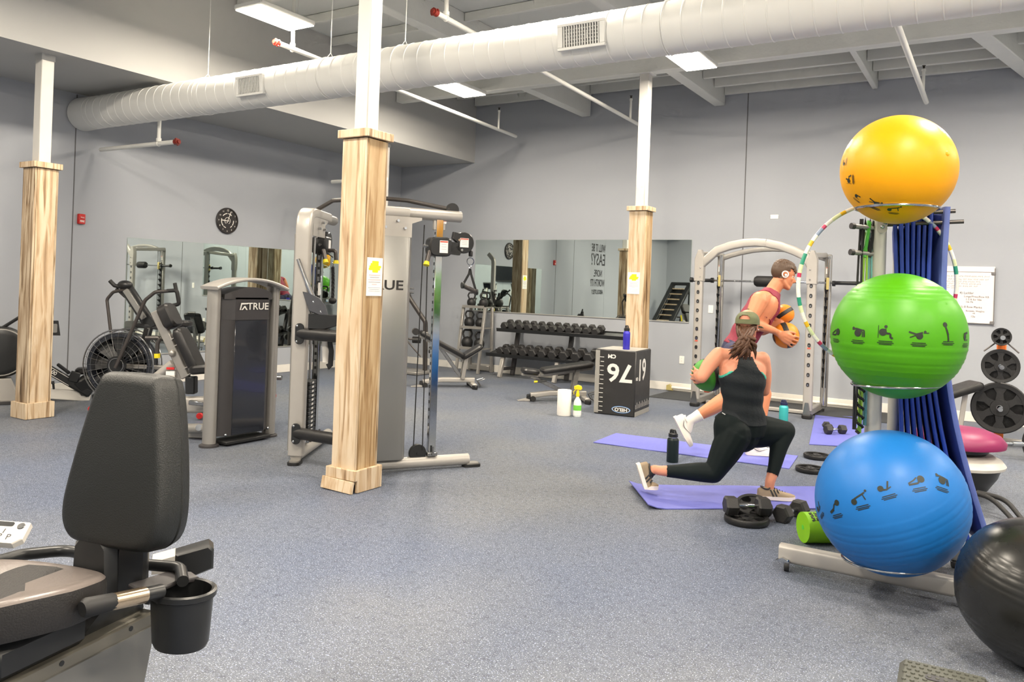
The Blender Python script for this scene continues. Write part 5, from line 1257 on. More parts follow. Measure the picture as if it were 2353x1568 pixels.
def ball(nm, label, axis, ridges, icons, parent_name='exercise_ball'):
    c, r = BALLS[nm]
    t = thing(parent_name, label, 'exercise ball', c - Vector((0, 0, r)), 'large exercise balls')
    ax = Vector(axis).normalized(); prof = []; n = 96
    for k in range(n + 1):
        a = -PI / 2 + PI * k / n; la = math.degrees(a); dr = 0
        for rg in ridges:
            if abs(la - rg) < 1.0: dr = 0.0022
        prof.append(((r + dr) * math.cos(a) if 0 < k < n else 0.0, (r + dr) * math.sin(a)))
    MB().lathe(prof, 64, c, ax).build('ball_skin', 'ball ' + nm, t, ang=180)
    for (px, py, pz, ang, sc, idx) in icons:
        d = Vector((px, py, pz)).normalized(); up = Vector((0, 0, 1)); X = up.cross(d).normalized() * 1; Y = d.cross(X)
        ca, sa = math.cos(ang), math.sin(ang); X2 = X * ca + Y * sa; Y2 = Y * ca - X * sa
        def S(u, v, h=0.0016): return c + (d * r + (X2 * u + Y2 * v) * sc).normalized() * (r + h)
        m = MB()
        for kind, q, w in ICONS[idx % len(ICONS)]:
            if kind == 'd':
                N = 14; vs = [S(*q)] + [S(q[0] + w * math.cos(2 * PI * k / N), q[1] + w * math.sin(2 * PI * k / N)) for k in range(N)]
                m.add(vs, [(0, 1 + k, 1 + (k + 1) % N) for k in range(N)])
            else:
                for a, b in zip(q[:-1], q[1:]):
                    L = math.hypot(b[0] - a[0], b[1] - a[1]); nx, ny = -(b[1] - a[1]) / L * w / 1.6, (b[0] - a[0]) / L * w / 1.6; vs = []
                    for k in range(5):
                        u = k / 4; x, y = a[0] + (b[0] - a[0]) * u, a[1] + (b[1] - a[1]) * u
                        vs += [S(x + nx, y + ny), S(x - nx, y - ny)]
                    m.add(vs, [(2 * k, 2 * k + 1, 2 * k + 3, 2 * k + 2) for k in range(4)])
        for row, ww in ((-0.95, 0.75), (-1.15, 0.9), (-1.32, 0.7)):
            vs = []
            for k in range(7):
                x = -ww + 2 * ww * k / 6; vs += [S(x, row + 0.045), S(x, row - 0.045)]
            m.add(vs, [(2 * k, 2 * k + 1, 2 * k + 3, 2 * k + 2) for k in range(6)])
        m.build('printed_pictogram', 'ball ink', t)
    return t
# camera-facing horizontal basis used to spread the prints round the visible side
FV = Vector((0.10, -1.0, 0)).normalized(); RV = Vector((1.0, 0.10, 0)).normalized()
def dirv(az, el): return (FV * math.cos(az) + RV * math.sin(az)) * math.cos(el) + Vector((0, 0, 1)) * math.sin(el)
r_ = math.radians
gi = [(*dirv(r_(a), r_(e)), 0.0, 0.040, i) for i, (a, e) in enumerate(((-62, 2), (-33, 3), (-9, 4), (17, 4), (43, 6), (68, 4)))]
gi += [(*dirv(r_(-86), r_(5)), 0, 0.040, 2)]
ball('green', 'large green exercise ball with black pictograms, middle of the rack', (0, 0, 1), [52, 47, 42, 36, -10, -16, -21, -26, -31, -36], gi)
bi = [(*dirv(r_(a), r_(e)), r_(26), 0.040, 6 + i) for i, (a, e) in enumerate(((-43, 0), (-22, 12), (-4, 23)))]
bi += [(*dirv(r_(20), r_(31)), r_(14), 0.040, 0), (*dirv(r_(44), r_(31)), r_(-20), 0.040, 1), (*dirv(r_(-66), r_(-7)), r_(40), 0.040, 8)]
ball('blue', 'largest blue exercise ball with black pictograms, lowest on the rack', (-0.33, -0.30, 0.92), [10, 5, 0, -5, -10, -15, -20, -25], bi)
yi = [(*dirv(r_(-65), r_(6)), r_(90), 0.024, 5), (*dirv(r_(-55), r_(-13)), r_(80), 0.028, 2), (*dirv(r_(-26), r_(-43)), r_(-35), 0.034, 3), (*dirv(r_(-50), r_(-33)), r_(-50), 0.026, 5), (*dirv(r_(-2), r_(-52)), r_(-10), 0.028, 7)]
yb = ball('yellow', 'yellow exercise ball resting in the top ring of the rack', (0.3, -0.1, 0.9), [], yi)
c, r = BALLS['yellow']; dv = dirv(r_(52), r_(10))
MB().lathe([(0, 0.004), (0.008, 0.0035), (0.012, 0.001), (0.014, -0.002)], 14, c + dv * r, dv).build('valve_plug', 'ball yellow', yb)
bc, brr = Vector((9.93, -7.68, 0.305)), 0.303
t = thing('exercise_ball', 'black exercise ball on the floor in front of the rack', 'exercise ball', (bc.x, bc.y, 0), 'large exercise balls')
prof = []
for k in range(97):
    a = -PI / 2 + PI * k / 96; dr = 0.002 if any(abs(math.degrees(a) - g) < 1.0 for g in (40, 34, 28, 22, 16, -16, -22, -28)) else 0
    prof.append(((brr + dr) * math.cos(a) if 0 < k < 96 else 0, (brr + dr) * math.sin(a)))
MB().lathe(prof, 64, bc, (0.1, -0.2, 1)).build('ball_skin', 'ball black', t, ang=180)

# ------------------------------------------------------------------ hula hoop
hc, hr = Vector((9.205, -7.06, 1.575)), 0.432
hx = Vector((math.cos(HEAD + 0.06), math.sin(HEAD + 0.06), 0.02)).normalized(); hz = Vector((0.05, -0.05, 1)).normalized(); hz = (hz - hx * hz.dot(hx)).normalized()
HH = thing('hula_hoop', 'hula hoop wrapped in coloured tape hanging on the ball rack', 'hula hoop', hc - Vector((0, 0, hr)))
cols = dict(w=(226, 224, 214), g=(44, 138, 112), y=(226, 180, 40), p=(184, 52, 90), b=(124, 138, 160), l=(206, 214, 170))
for k, v in cols.items(): mat('hoop ' + k, v, 0.35, 0, 0.2, 90)
seq = [('w', 9), ('g', 6), ('l', 5), ('w', 7), ('y', 4), ('l', 7), ('w', 6), ('p', 3), ('b', 6), ('w', 5), ('y', 4), ('w', 6), ('g', 8), ('l', 6), ('p', 3), ('w', 5)]
tot = 0; i = 0
while tot < 360:
    k, a = seq[i % len(seq)]; a = min(a, 360 - tot); n = max(2, int(a / 3) + 1)
    pts = [hc + hx * hr * math.cos(r_(tot + a * j / n)) + hz * hr * math.sin(r_(tot + a * j / n)) for j in range(n + 1)]
    MB().tube(pts, 0.0105, 10, caps=True).build('tape_section', 'hoop ' + k, HH, ang=60); tot += a; i += 1

# ------------------------------------------------------------------ blue mats hung on the rack pegs
mat('mat royal', (14, 50, 140), 0.5, 0, 0.12, 6, bump=0.1, bs=120)
mat('mat lavender', (84, 100, 164), 0.55, 0, 0.08, 6, bump=0.1, bs=120)
up = Vector((0, 0, 1)); rgt = Vector((0.985, 0.17, 0)); fwd = Vector((-0.12, 0.993, 0))
NM = 8
names = ['nearest the pole'] + ['%s from the pole' % ORD[k] for k in range(1, NM - 1)] + ['outermost, its pale face showing']
for k in range(NM):
    u = k / (NM - 1)
    # spine from the peg down, fanning outwards
    top = Vector((9.262, -6.92, 1.90)) + rgt * (0.20 * u) + up * (0.10 * u); bot = Vector((9.30, -6.88, 0.22)) + rgt * (0.06 + 0.36 * u)
    sp = [top.lerp(bot, v) + rgt * (-0.10 * u * math.sin(PI * v)) + fwd * (-0.02 * math.sin(3 * v + k)) for v in [j / 14 for j in range(15)]]
    o = MB(); wdt = 0.50; th = 0.021 if k < NM - 1 else 0.03; vs = []; fs = []
    prof = rrect(th, wdt, min(0.009, th * 0.42), 2)
    fw2 = fwd if k < NM - 1 else Vector((-0.30, 0.954, 0))
    o.sweep([q + fwd * 0.20 for q in sp], [(a, b) for a, b in prof], fw2)
    m = o.build('hanging_mat', 'mat royal' if k < NM - 1 else 'mat lavender')
    tag(recentre(m, bot), 'blue folded mat hanging on the ball rack, %s' % names[k], 'exercise mat', 'blue mats hung on the ball rack')
for z, l in ((1.99, 0.36), (1.935, 0.40)):
    a = Vector((9.19, -6.96, z - 0.03)); MB().tube([a, a + rgt * l + up * 0.02], 0.011, 10).build('mat_peg', 'dark steel tube', BR)

# ------------------------------------------------------------------ resistance tubes on the other side of the pole
mat('tube green', (84, 190, 60), 0.4); mat('tube lime', (150, 196, 70), 0.4); mat('tube teal', (110, 170, 176), 0.4)
for z in (1.885, 1.745):
    MB().tube([(PX - 0.005, PY, z), (PX - 0.115, PY - 0.115, z + 0.004)], 0.014, 10).build('band_peg', 'silver paint', BR)
    MB().tube([(PX - 0.115, PY - 0.115, z + 0.004), (PX - 0.13, PY - 0.13, z + 0.005)], 0.017, 10).build('peg_cap', 'charcoal panel', BR)
def band(label, x, y, top, bot, m, r, handle=None, coil=False):
    t = thing('resistance_band', label, 'resistance band', (x, y, bot), 'resistance bands hung on the ball rack')
    for s in (-1, 1):
        MB().tube(spline([(x + 0.004 * s, y, top), (x + 0.010 * s, y - 0.004, (top * 2 + bot) / 3), (x + 0.008 * s, y + 0.004, (top + 2 * bot) / 3), (x + 0.004 * s, y, bot)], 6), r, 8).build('band_cord', m, t)
    if handle:
        MB().prism([(-0.03, -0.10), (0.005, -0.115), (0.028, 0.075), (0.012, 0.085), (-0.004, -0.06)], 0.02, (x - 0.005, y - 0.01, top - 0.02), (0.85, 0.53, 0), (0, 0, 1)).build('foam_grip', handle, t)
        MB().sweep([(x - 0.02, y - 0.02, top - 0.12), (x - 0.005, y - 0.01, top + 0.07), (x + 0.02, y, top - 0.11)], rrect(0.022, 0.005, 0.002), (0.5, -0.8, 0)).build('handle_strap', 'black rubber', t)
    if coil:
        n = 90; MB().tube([(x + 0.016 * math.cos(k * 1.1), y + 0.016 * math.sin(k * 1.1), top - 0.33 + (bot - top + 0.33) * k / n) for k in range(n + 1)], 0.0075, 6).build('braided_sleeve', 'black rubber', t)
band('long black band hanging outermost on the ball rack', PX - 0.085, PY - 0.085, 1.93, 0.80, 'black rubber', 0.006)
band('green-handled resistance band hung near the rack pole', PX - 0.063, PY - 0.055, 1.86, 0.78, 'tube lime', 0.006, 'tube green', True)
band('teal resistance band hung closest to the rack pole', PX - 0.042, PY - 0.03, 1.86, 0.82, 'tube teal', 0.006, 'black rubber', False)

# ------------------------------------------------------------------ lime rolls at the foot of the rack
mat('lime foam', (126, 186, 18), 0.55, 0, 0.06)
ax = Vector((0.80, 0.6, 0)).normalized()
for c, r0, L, lab in (((8.90, -6.47, 0.093), 0.092, 0.32, 'lime green foam roll with black print at the foot of the rack'), ((8.96, -6.26, 0.085), 0.084, 0.32, 'lime green foam roll lying just behind the printed one')):
    c = Vector(c); t = thing('foam_roll', lab, 'foam roller', (c.x, c.y, 0), 'lime foam rolls')
    MB().tube([c - ax * L / 2, c + ax * L / 2], r0, 28).build('roll', 'lime foam', t)
    MB().lathe([(0, 0.0015), (r0 * 0.16, 0.001), (r0 * 0.16, -0.001)], 16, c - ax * L / 2, -ax).build('roll_core', 'tube green', t)
    if 'print' in lab and 'just' not in lab:
        p = MB(); side = Vector((-ax.y, ax.x, 0)) * -1
        for k in range(5):
            for j in range(2):
                a = 0.75 + 0.16 * k; d = side * math.cos(a) + up * math.sin(a); q = c - ax * (L / 2 - 0.035 - 0.03 * j) + d * (r0 + 0.001)
                p.box(q, (0.022, 0.010, 0.002), Matrix((ax, d.cross(ax), d)).transposed() @ rotm('Z', 0.4 * (-1) ** (k + j)))
        p.build('printed_mark', 'ball ink', t)

# ------------------------------------------------------------------ balance trainers stacked behind the rack
mat('magenta rubber', (126, 18, 74), 0.45, 0, 0.06); mat('trainer grey', (196, 192, 184), 0.45, 0, 0.04)
c = Vector((9.50, -4.54, 0))
t = thing('balance_trainer', 'upturned grey and black half-ball trainer standing on its dome', 'balance trainer', c, 'stacked half-ball trainers')
MB().lathe([(0, 0.0), (0.12, 0.012), (0.21, 0.07), (0.275, 0.17), (0.295, 0.235)], 40, c).build('dome', 'black plastic', t, ang=60)
MB().lathe([(0.295, 0.235), (0.325, 0.245), (0.33, 0.265), (0.30, 0.305), (0.24, 0.335), (0, 0.335)], 40, c).build('platform', 'trainer grey', t)
c2 = c + Vector((0, 0, 0.336))
t = thing('balance_trainer', 'magenta half-ball trainer lying on top of the grey one', 'balance trainer', c2, 'stacked half-ball trainers')
MB().lathe([(0, 0), (0.19, 0.0), (0.21, 0.02), (0.21, 0.055), (0.0, 0.055)], 36, c2).build('platform', 'black plastic', t)
MB().lathe([(0.26, 0.05), (0.325, 0.065), (0.33, 0.10), (0.29, 0.15), (0.20, 0.185), (0.09, 0.20), (0, 0.203)], 40, c2).build('dome', 'magenta rubber', t, ang=60)
MB().lathe([(0, 0.049), (0.262, 0.049), (0.262, 0.052)], 40, c2).build('skirt', 'magenta rubber', t)
for k, off in enumerate((0.0, 0.10)):
    pts = spline([(9.55 + off, -4.95, 0.13), (9.72 + off * 0.9, -5.03, 0.12), (9.83 + off * 0.7, -5.16, 0.06), (9.89 + off * 0.6, -5.33, 0.018), (9.92 + off * 0.6, -5.6, 0.018)], 8)
    o = MB().tube(pts, 0.017, 10).build('rope_tail', 'black rubber'); tag(recentre(o, (9.92 + off * 0.6, -5.6, 0.0)), 'thick black rope tail curving to the floor, %s' % ('nearer the rack' if k == 0 else 'farther from the rack'), 'rope', 'black rope tails')

# ------------------------------------------------------------------ plate tree and press bench by the wall
PT = thing('plate_tree', 'grey plate tree carrying three black plates past the balls', 'plate rack', (9.76, -1.62, 0))
MB().bar((9.76, -1.62, 0.05), (9.76, -1.62, 1.12), 0.09, 0.06, up=(0, 1, 0), bev=0.01).build('post', 'silver light', PT)
MB().bar((9.76, -1.95, 0.04), (9.76, -1.2, 0.04), 0.08, 0.06, bev=0.01).build('base_rail', 'silver paint', PT)
MB().bar((9.4, -1.62, 0.04), (10.12, -1.62, 0.04), 0.08, 0.06, bev=0.01).build('base_rail', 'silver paint', PT)
for z in (1.15, 0.84, 0.40): MB().tube([(9.76, -1.62, z), (9.77, -1.90, z)], 0.024, 12).build('plate_peg', 'chrome', PT)
MB().box((9.757, -1.652, 0.635), (0.05, 0.008, 0.05)).build('orange_label', 'alarm red', PT); mat('orange', (220, 110, 40), 0.5)
PT.children[-1].data.materials[0] = MATS['orange']
for s in (-1, 1): MB().tube([(9.76 + 0.06 * s, -1.66, 1.08), (9.76 + 0.16 * s, -1.70, 0.99)], 0.008, 6).build('tree_hook', 'dark steel tube', PT)
nrm = (0.02, -1, 0.02)
plate_weight('rack_plate', 'smallest black plate at the top of the plate tree', (9.757, -1.76, 1.155), 0.095, 0.05, nrm, 6)
plate_weight('rack_plate', 'middle black plate on the plate tree', (9.757, -1.76, 0.845), 0.18, 0.05, nrm, 6)
plate_weight('rack_plate', 'largest black plate low on the plate tree', (9.762, -1.78, 0.405), 0.27, 0.055, nrm, 6)
BP = thing('press_bench', 'black padded incline bench beside the plate tree, mostly hidden by mats', 'bench', (9.40, -1.9, 0))
pad((9.22, -2.02, 0.50), (9.56, -1.80, 0.64), 0.26, 0.075, (0, 0, 1), 'back_pad', 'black vinyl', BP, 0.04)
MB().bar((9.20, -2.02, 0.44), (9.56, -1.80, 0.585), 0.05, 0.04, bev=0.006).build('pad_rail', 'silver paint', BP)
MB().bar((9.45, -1.88, 0.55), (9.40, -1.91, 0.06), 0.05, 0.05, up=(0, 1, 0), bev=0.006).build('support_post', 'silver light', BP)
MB().bar((9.15, -2.08, 0.05), (9.75, -1.72, 0.05), 0.08, 0.06, bev=0.01).build('base_rail', 'silver paint', BP)
MB().tube([(9.55, -1.84, 0.62), (9.60, -1.81, 0.60)], 0.02, 10).build('end_knob', 'black plastic', BP)
BB = thing('barbell', 'chrome barbell end lying on the floor at the edge of the room', 'barbell', (10.0, -2.5, 0.04))
MB().tube([(9.72, -2.60, 0.15), (10.9, -1.95, 0.15)], 0.014, 10).build('shaft', 'chrome', BB)
MB().tube([(9.88, -2.51, 0.15), (10.15, -2.365, 0.15)], 0.026, 14).build('sleeve', 'chrome', BB)
MB().lathe([(0.03, -0.02), (0.15, -0.02), (0.15, 0.02), (0.03, 0.02), (0.03, -0.02)], 28, (10.05, -2.42, 0.15), (1.18, 0.65, 0)).build('bumper', 'black rubber', BB)

# ------------------------------------------------------------------ step platform in the near corner of the floor
mat('step grey', (74, 75, 68), 0.5, 0, 0.1)
a = Vector((9.487, -8.225, 0.125)); X = Vector((0.985, 0.05, 0)).normalized(); Y = Vector((0.05, -0.985, 0)).normalized()
ST = thing('step_platform', 'grey studded aerobic step at the lower edge of the floor', 'step platform', a + X * 0.14 + Y * 0.3 - Vector((0, 0, 0.125)))
Ms = basis(a + X * 0.14 + Y * 0.34, X, Y * -1)
MB(Ms).box((0, 0, -0.0625), (0.30, 0.70, 0.115), b=0.02).build('platform', 'step grey', ST)
st = MB(Ms)
for i in range(10):
    for j in range(20):
        if 3 <= i <= 6 and 3 < j % 10 < 6: continue
        st.lathe([(0.0085, -0.006), (0.007, 0.0), (0, 0.0005)], 6, (-0.122 + i * 0.027 + (0.0135 if j % 2 else 0) - 0.006, -0.31 + j * 0.0325, 0))
st.build('grip_studs', 'step grey', ST, kind='stuff')
MB(Ms).prism(rrect(0.12, 0.045, 0.015), 0.004, (0.0, 0.21, -0.004)).build('logo_recess', 'charcoal panel', ST)
for sx in (-1, 1):
    for sy in (-1, 1): MB(Ms).box((sx * 0.12, sy * 0.31, -0.118), (0.05, 0.05, 0.012)).build('foot', 'black rubber', ST)

# ------------------------------------------------------------------ recumbent bike in the near corner
ex = Vector((0.976, 0.217, 0)); ey = Vector((-0.217, 0.976, 0))
O = Vector((7.43, -10.20, 0))
RB = thing('recumbent_bike', 'black recumbent bike with tall padded backrest in the near corner', 'exercise bike', O)
B = lambda a, b, z: O + ex * a + ey * b + Vector((0, 0, z))
mat('seat vinyl', (108, 100, 96), 0.32, 0, 0.08, 9, bump=0.06, bs=150)
mat('seat side', (34, 32, 31), 0.5, 0, 0.2, 60, bump=0.2, bs=200)
mat('bike grey', (112, 112, 110), 0.45, 0.2, 0.04)
mat('bike rail', (122, 118, 108), 0.35, 0.6, 0.06)
mat('pad black', (24, 26, 25), 0.45, 0, 0.12, 30, bump=0.2, bs=260)
mat('warm steel', (196, 176, 150), 0.2, 0.9, 0.04)
# backrest: outline in (across, up) of the leaning plane
out = [(-0.115, 0.515), (-0.085, 0.535), (0.085, 0.535), (0.115, 0.515), (0.135, 0.46), (0.165, 0.33), (0.19, 0.19), (0.198, 0.11), (0.19, 0.055), (0.165, 0.02), (0.12, 0.004), (0.0, 0.0), (-0.12, 0.004), (-0.165, 0.02), (-0.19, 0.055), (-0.198, 0.11), (-0.19, 0.19), (-0.165, 0.33), (-0.135, 0.46)]
out = [(p.x, p.y) for p in spline([(a, b, 0) for a, b in out], 4, True)]
lean = Vector((0, 0, 1)) * math.cos(0.13) + ey * math.sin(0.13)
po = B(0.043, 0.0, 0.650)
def scl(pl, k): 
    cx = 0; cy = 0.26; return [(cx + (p[0] - cx) * k, cy + (p[1] - cy) * k) for p in pl]
def padlayers(layers, m, name):
    n = len(out); vs = []; fs = []; nrm = ex.cross(lean)
    for k, d in layers: vs += [po + ex * p[0] + lean * p[1] - nrm * -d for p in scl(out, k)]
    for l in range(len(layers) - 1):
        for i in range(n): fs.append((l * n + i, l * n + (i + 1) % n, (l + 1) * n + (i + 1) % n, (l + 1) * n + i))
    fs.append(tuple(range(n - 1, -1, -1))); fs.append(tuple((len(layers) - 1) * n + i for i in range(n)))
    o = MB().add(vs, fs).build(name, m, RB, ang=50)
    bm = bmesh.new(); bm.from_mesh(o.data); bmesh.ops.recalc_face_normals(bm, faces=bm.faces); bm.to_mesh(o.data); bm.free(); return o
padlayers([(0.86, 0.072), (0.93, 0.068), (0.975, 0.056), (1.0, 0.035), (1.0, -0.012)], 'pad black', 'backrest_cushion')
padlayers([(0.985, -0.013), (0.985, -0.02), (1.0, -0.022), (0.97, -0.055), (0.88, -0.075), (0.7, -0.08)], 'pad black', 'backrest_shell')
MB().bar(B(0, 0.01, 0.50), B(0.0, 0.03, 0.72), 0.07, 0.05, up=ey, bev=0.012).build('backrest_post', 'black plastic', RB)
MB().prism([(-0.075, -0.12), (0.075, -0.12), (0.07, 0.06), (0.035, 0.10), (-0.035, 0.10), (-0.07, 0.06)], 0.10, B(-0.02, -0.01, 0.60), ex, (0, 0, 1), bev=0.015).build('post_boot', 'black plastic', RB)
MB().prism(rrect(0.085, 0.19, 0.035, 4), 0.05, B(0.075, 0.02, 0.585), (ex + ey * 0.5).normalized(), (0, 0, 1), bev=0.012).build('recline_cover', 'black plastic', RB)
for dx in (-0.02, 0.025): MB().ball(B(0.09 + dx, -0.005, 0.492), 0.011, 8, 6).build('bolt', 'chrome', RB)
# seat
N = 36; vs = []; fs = []; rings = []
def seat_ring(k, z0, dome):
    ring = []
    for i in range(N):
        a = 2 * PI * i / N; x = math.cos(a); y = math.sin(a); w = 0.225 - 0.055 * max(0, -y); 
        ring.append(B(w * k * x * (1.0 if abs(x) < 0.9 else 1.0) - 0.03, -0.31 + 0.25 * k * y, z0 + dome * (0.035 * x * x - 0.02 * y)))
    return ring
lay = [(0.97, 0.525, 0.6), (1.0, 0.54, 0.8), (1.0, 0.59, 1.0), (0.985, 0.607, 1.0), (0.95, 0.615, 1.0), (0.85, 0.616, 0.95), (0.7, 0.611, 0.85), (0.5, 0.604, 0.7), (0.3, 0.60, 0.55), (0.1, 0.598, 0.4)]
def stack(layers):
    vs = []; fs = []
    for k in layers: vs += seat_ring(*k)
    for l in range(len(layers) - 1):
        for i in range(N): fs.append((l * N + i, l * N + (i + 1) % N, (l + 1) * N + (i + 1) % N, (l + 1) * N + i))
    fs.append(tuple((len(layers) - 1) * N + i for i in range(N))); fs.append(tuple(range(N - 1, -1, -1)))
    return vs, fs
MB().add(*stack(lay[:4])).build('seat_side', 'seat side', RB, ang=50)
MB().add(*stack(lay[3:])).build('seat_cushion', 'seat vinyl', RB, ang=60)
MB().box(B(-0.03, -0.28, 0.46), (0.20, 0.30, 0.10), Matrix((ex, ey, Vector((0, 0, 1)))).transposed(), b=0.02).build('seat_carriage', 'black plastic', RB)
# handles
MB().tube(fillet([B(0.02, 0.10, 0.56), B(0.17, 0.12, 0.565), B(0.25, 0.04, 0.56)], 0.06), 0.018, 12).build('handle_bar', 'black plastic', RB)
MB().tube([B(0.26, -0.06, 0.566), B(0.225, -0.29, 0.597)], 0.021, 14).build('handle_core', 'black plastic', RB)
MB().tube([B(0.25, -0.115, 0.573), B(0.234, -0.225, 0.588)], 0.0235, 16).build('pulse_sensor', 'warm steel', RB)
MB().tube([B(0.235, -0.215, 0.587), B(0.224, -0.295, 0.5975), B(0.222, -0.305, 0.597)], [0.024, 0.027, 0.02], 14).build('grip_end', 'black rubber', RB)
MB().tube(fillet([B(-0.02, 0.10, 0.56), B(-0.28, 0.09, 0.565), B(-0.34, -0.02, 0.575), B(-0.34, -0.42, 0.60)], 0.08), 0.019, 12).build('handle_bar', 'black plastic', RB)
# cup holder on the near side
cc = B(0.262, 0.025, -0.02); vs = []; fs = []; n = 32
def cup_ring(rx, ry, z): rx *= 1.13; return [cc + ex * (rx * math.cos(2 * PI * i / n)) + ey * (ry * math.sin(2 * PI * i / n)) + Vector((0, 0, z)) for i in range(n)]
def lath(rings, name, m, cap0=True, cap1=False):
    vs = sum(rings, []); fs = []
    for l in range(len(rings) - 1):
        for i in range(n): fs.append((l * n + i, l * n + (i + 1) % n, (l + 1) * n + (i + 1) % n, (l + 1) * n + i))
    if cap0: fs.append(tuple(range(n - 1, -1, -1)))
    if cap1: fs.append(tuple((len(rings) - 1) * n + i for i in range(n)))
    return MB().add(vs, fs).build(name, m, RB, ang=50)
lath([cup_ring(0.072, 0.066, 0.395), cup_ring(0.078, 0.072, 0.41), cup_ring(0.086, 0.08, 0.545), cup_ring(0.094, 0.088, 0.55), cup_ring(0.095, 0.089, 0.566), cup_ring(0.088, 0.082, 0.57), cup_ring(0.081, 0.075, 0.566), cup_ring(0.074, 0.068, 0.42)], 'cup_holder', 'black plastic', True, True)
MB().prism([(-0.13, -0.05), (-0.06, -0.075), (-0.02, -0.04), (-0.015, 0.03), (0.02, 0.085), (-0.03, 0.11), (-0.10, 0.085)], 0.014, cc + ex * -0.03 + Vector((0, 0, 0.565)), ex, ey, bev=0.004).build('holder_bracket', 'charcoal panel', RB)
# frame beam with rail and side cover
R3 = Matrix((ex, ey, Vector((0, 0, 1)))).transposed()
MB().box(B(0.0, -0.75, 0.385), (0.15, 1.75, 0.05), R3, b=0.006).build('seat_rail', 'bike rail', RB)
MB().box(B(0.0, -0.75, 0.414), (0.05, 1.75, 0.012), R3, b=0.003).build('rail_slot', 'black plastic', RB)
for k in range(5): MB().lathe([(0, 0.001), (0.008, 0.001), (0.008, -0.002)], 10, B(0.0755, 0.02 - k * 0.25, 0.392), ex).build('rail_hole', 'black plastic', RB)
MB().prism([(0.13, 0.37), (0.05, 0.03), (-1.6, 0.03), (-1.6, 0.37)], 0.16, B(0.0, 0.0, 0), ey, (0, 0, 1), bev=0.012).build('side_cover', 'bike grey', RB)
MB().box(B(0.0, 0.06, 0.03), (0.5, 0.09, 0.05), R3, b=0.015).build('rear_foot', 'black plastic', RB)
MB().prism([(0.09, 0.36), (0.13, 0.44), (-0.05, 0.46), (-0.12, 0.41), (-0.5, 0.41), (-0.5, 0.36)], 0.05, B(0.0, 0.0, 0), ey, (0, 0, 1)).build('carriage_bracket', 'black plastic', RB)
MB().bar(B(0.10, 0.20, 0.50), B(0.02, 0.12, 0.44), 0.05, 0.05, bev=0.01).build('rear_arm', 'black plastic', RB)
# release lever block behind the backrest
lv = B(0.085, 0.235, 0.535)
MB(basis(lv, (ex * 0.75 + ey * 0.66).normalized(), (ey * 0.75 - ex * 0.66).normalized())).prism([(-0.10, -0.02), (-0.03, -0.02), (-0.03, 0.035), (-0.10, 0.02)], 0.085, (0, 0, 0), (1, 0, 0), (0, 0, 1)).build('lever_plate', 'trainer grey', RB)
MB(basis(lv, (ex * 0.75 + ey * 0.66).normalized(), (ey * 0.75 - ex * 0.66).normalized())).prism([(-0.03, -0.06), (0.09, -0.02), (0.09, 0.045), (0.075, 0.06), (-0.03, 0.036)], 0.085, (0, 0, 0), (1, 0, 0), (0, 0, 1), bev=0.008).build('lever_block', 'black plastic', RB)
# front end, outside the picture but part of the bike
MB().prism([(-1.55, 0.05), (-1.0, 0.05), (-1.0, 0.42), (-1.25, 0.62), (-1.5, 0.62), (-1.62, 0.3)], 0.24, B(0, 0, 0), ey, (0, 0, 1), bev=0.03).build('drive_housing', 'black plastic', RB)
MB().box(B(0.0, -1.45, 0.03), (0.5, 0.10, 0.05), R3, b=0.015).build('front_foot', 'black plastic', RB)
MB().bar(B(0, -1.42, 0.6), B(0, -1.25, 1.05), 0.06, 0.06, up=ex, bev=0.01).build('console_mast', 'black plastic', RB)

# ------------------------------------------------------------------ icon placard at the very edge of the picture
PL = thing('instruction_placard', 'sloped grey placard with printed exercise icons at the picture edge', 'placard', (6.45, -10.18, 0))
a = Vector((6.60, -10.10, 0.50)); X = Vector((0.86, 0.5, -0.03)).normalized(); Yv = Vector((-0.42, 0.72, 0.55)).normalized(); Mp = basis(a, X, (Yv - X * Yv.dot(X)))
MB(Mp).prism([(-0.30, -0.055), (0.06, -0.055), (0.085, -0.03), (0.075, 0.045), (-0.30, 0.045)], 0.03, bev=0.004).build('plate', 'trainer grey', PL)
k = MB(Mp)
for i in range(4): text_mb(k, 'P', 0.035, Matrix.Translation((0.03 - i * 0.035, -0.028, 0.0155)) @ Matrix.Rotation(0.15, 4, 'Z'), ext=0.0004)
for i in range(3): k.box((0.0 - i * 0.05, -0.002, 0.0156), (0.004, 0.02, 0.0006))
k.build('printed_icons', 'charcoal panel', PL)
MB(Mp).lathe([(0, 0.019), (0.013, 0.018), (0.016, 0.014)], 14, (0.05, 0.025, 0)).build('fixing_screw', 'steel', PL)
MB(Mp).prism(rrect(0.12, 0.02, 0.008), 0.002, (-0.04, 0.03, 0.0155)).build('slot', 'black plastic', PL)
MB().bar((6.45, -10.18, 0.49), (6.42, -10.19, 0.0), 0.05, 0.05, bev=0.008).build('stand_post', 'bike grey', PL)
MB().box((6.42, -10.19, 0.01), (0.3, 0.3, 0.02), b=0.006).build('stand_base', 'black plastic', PL)

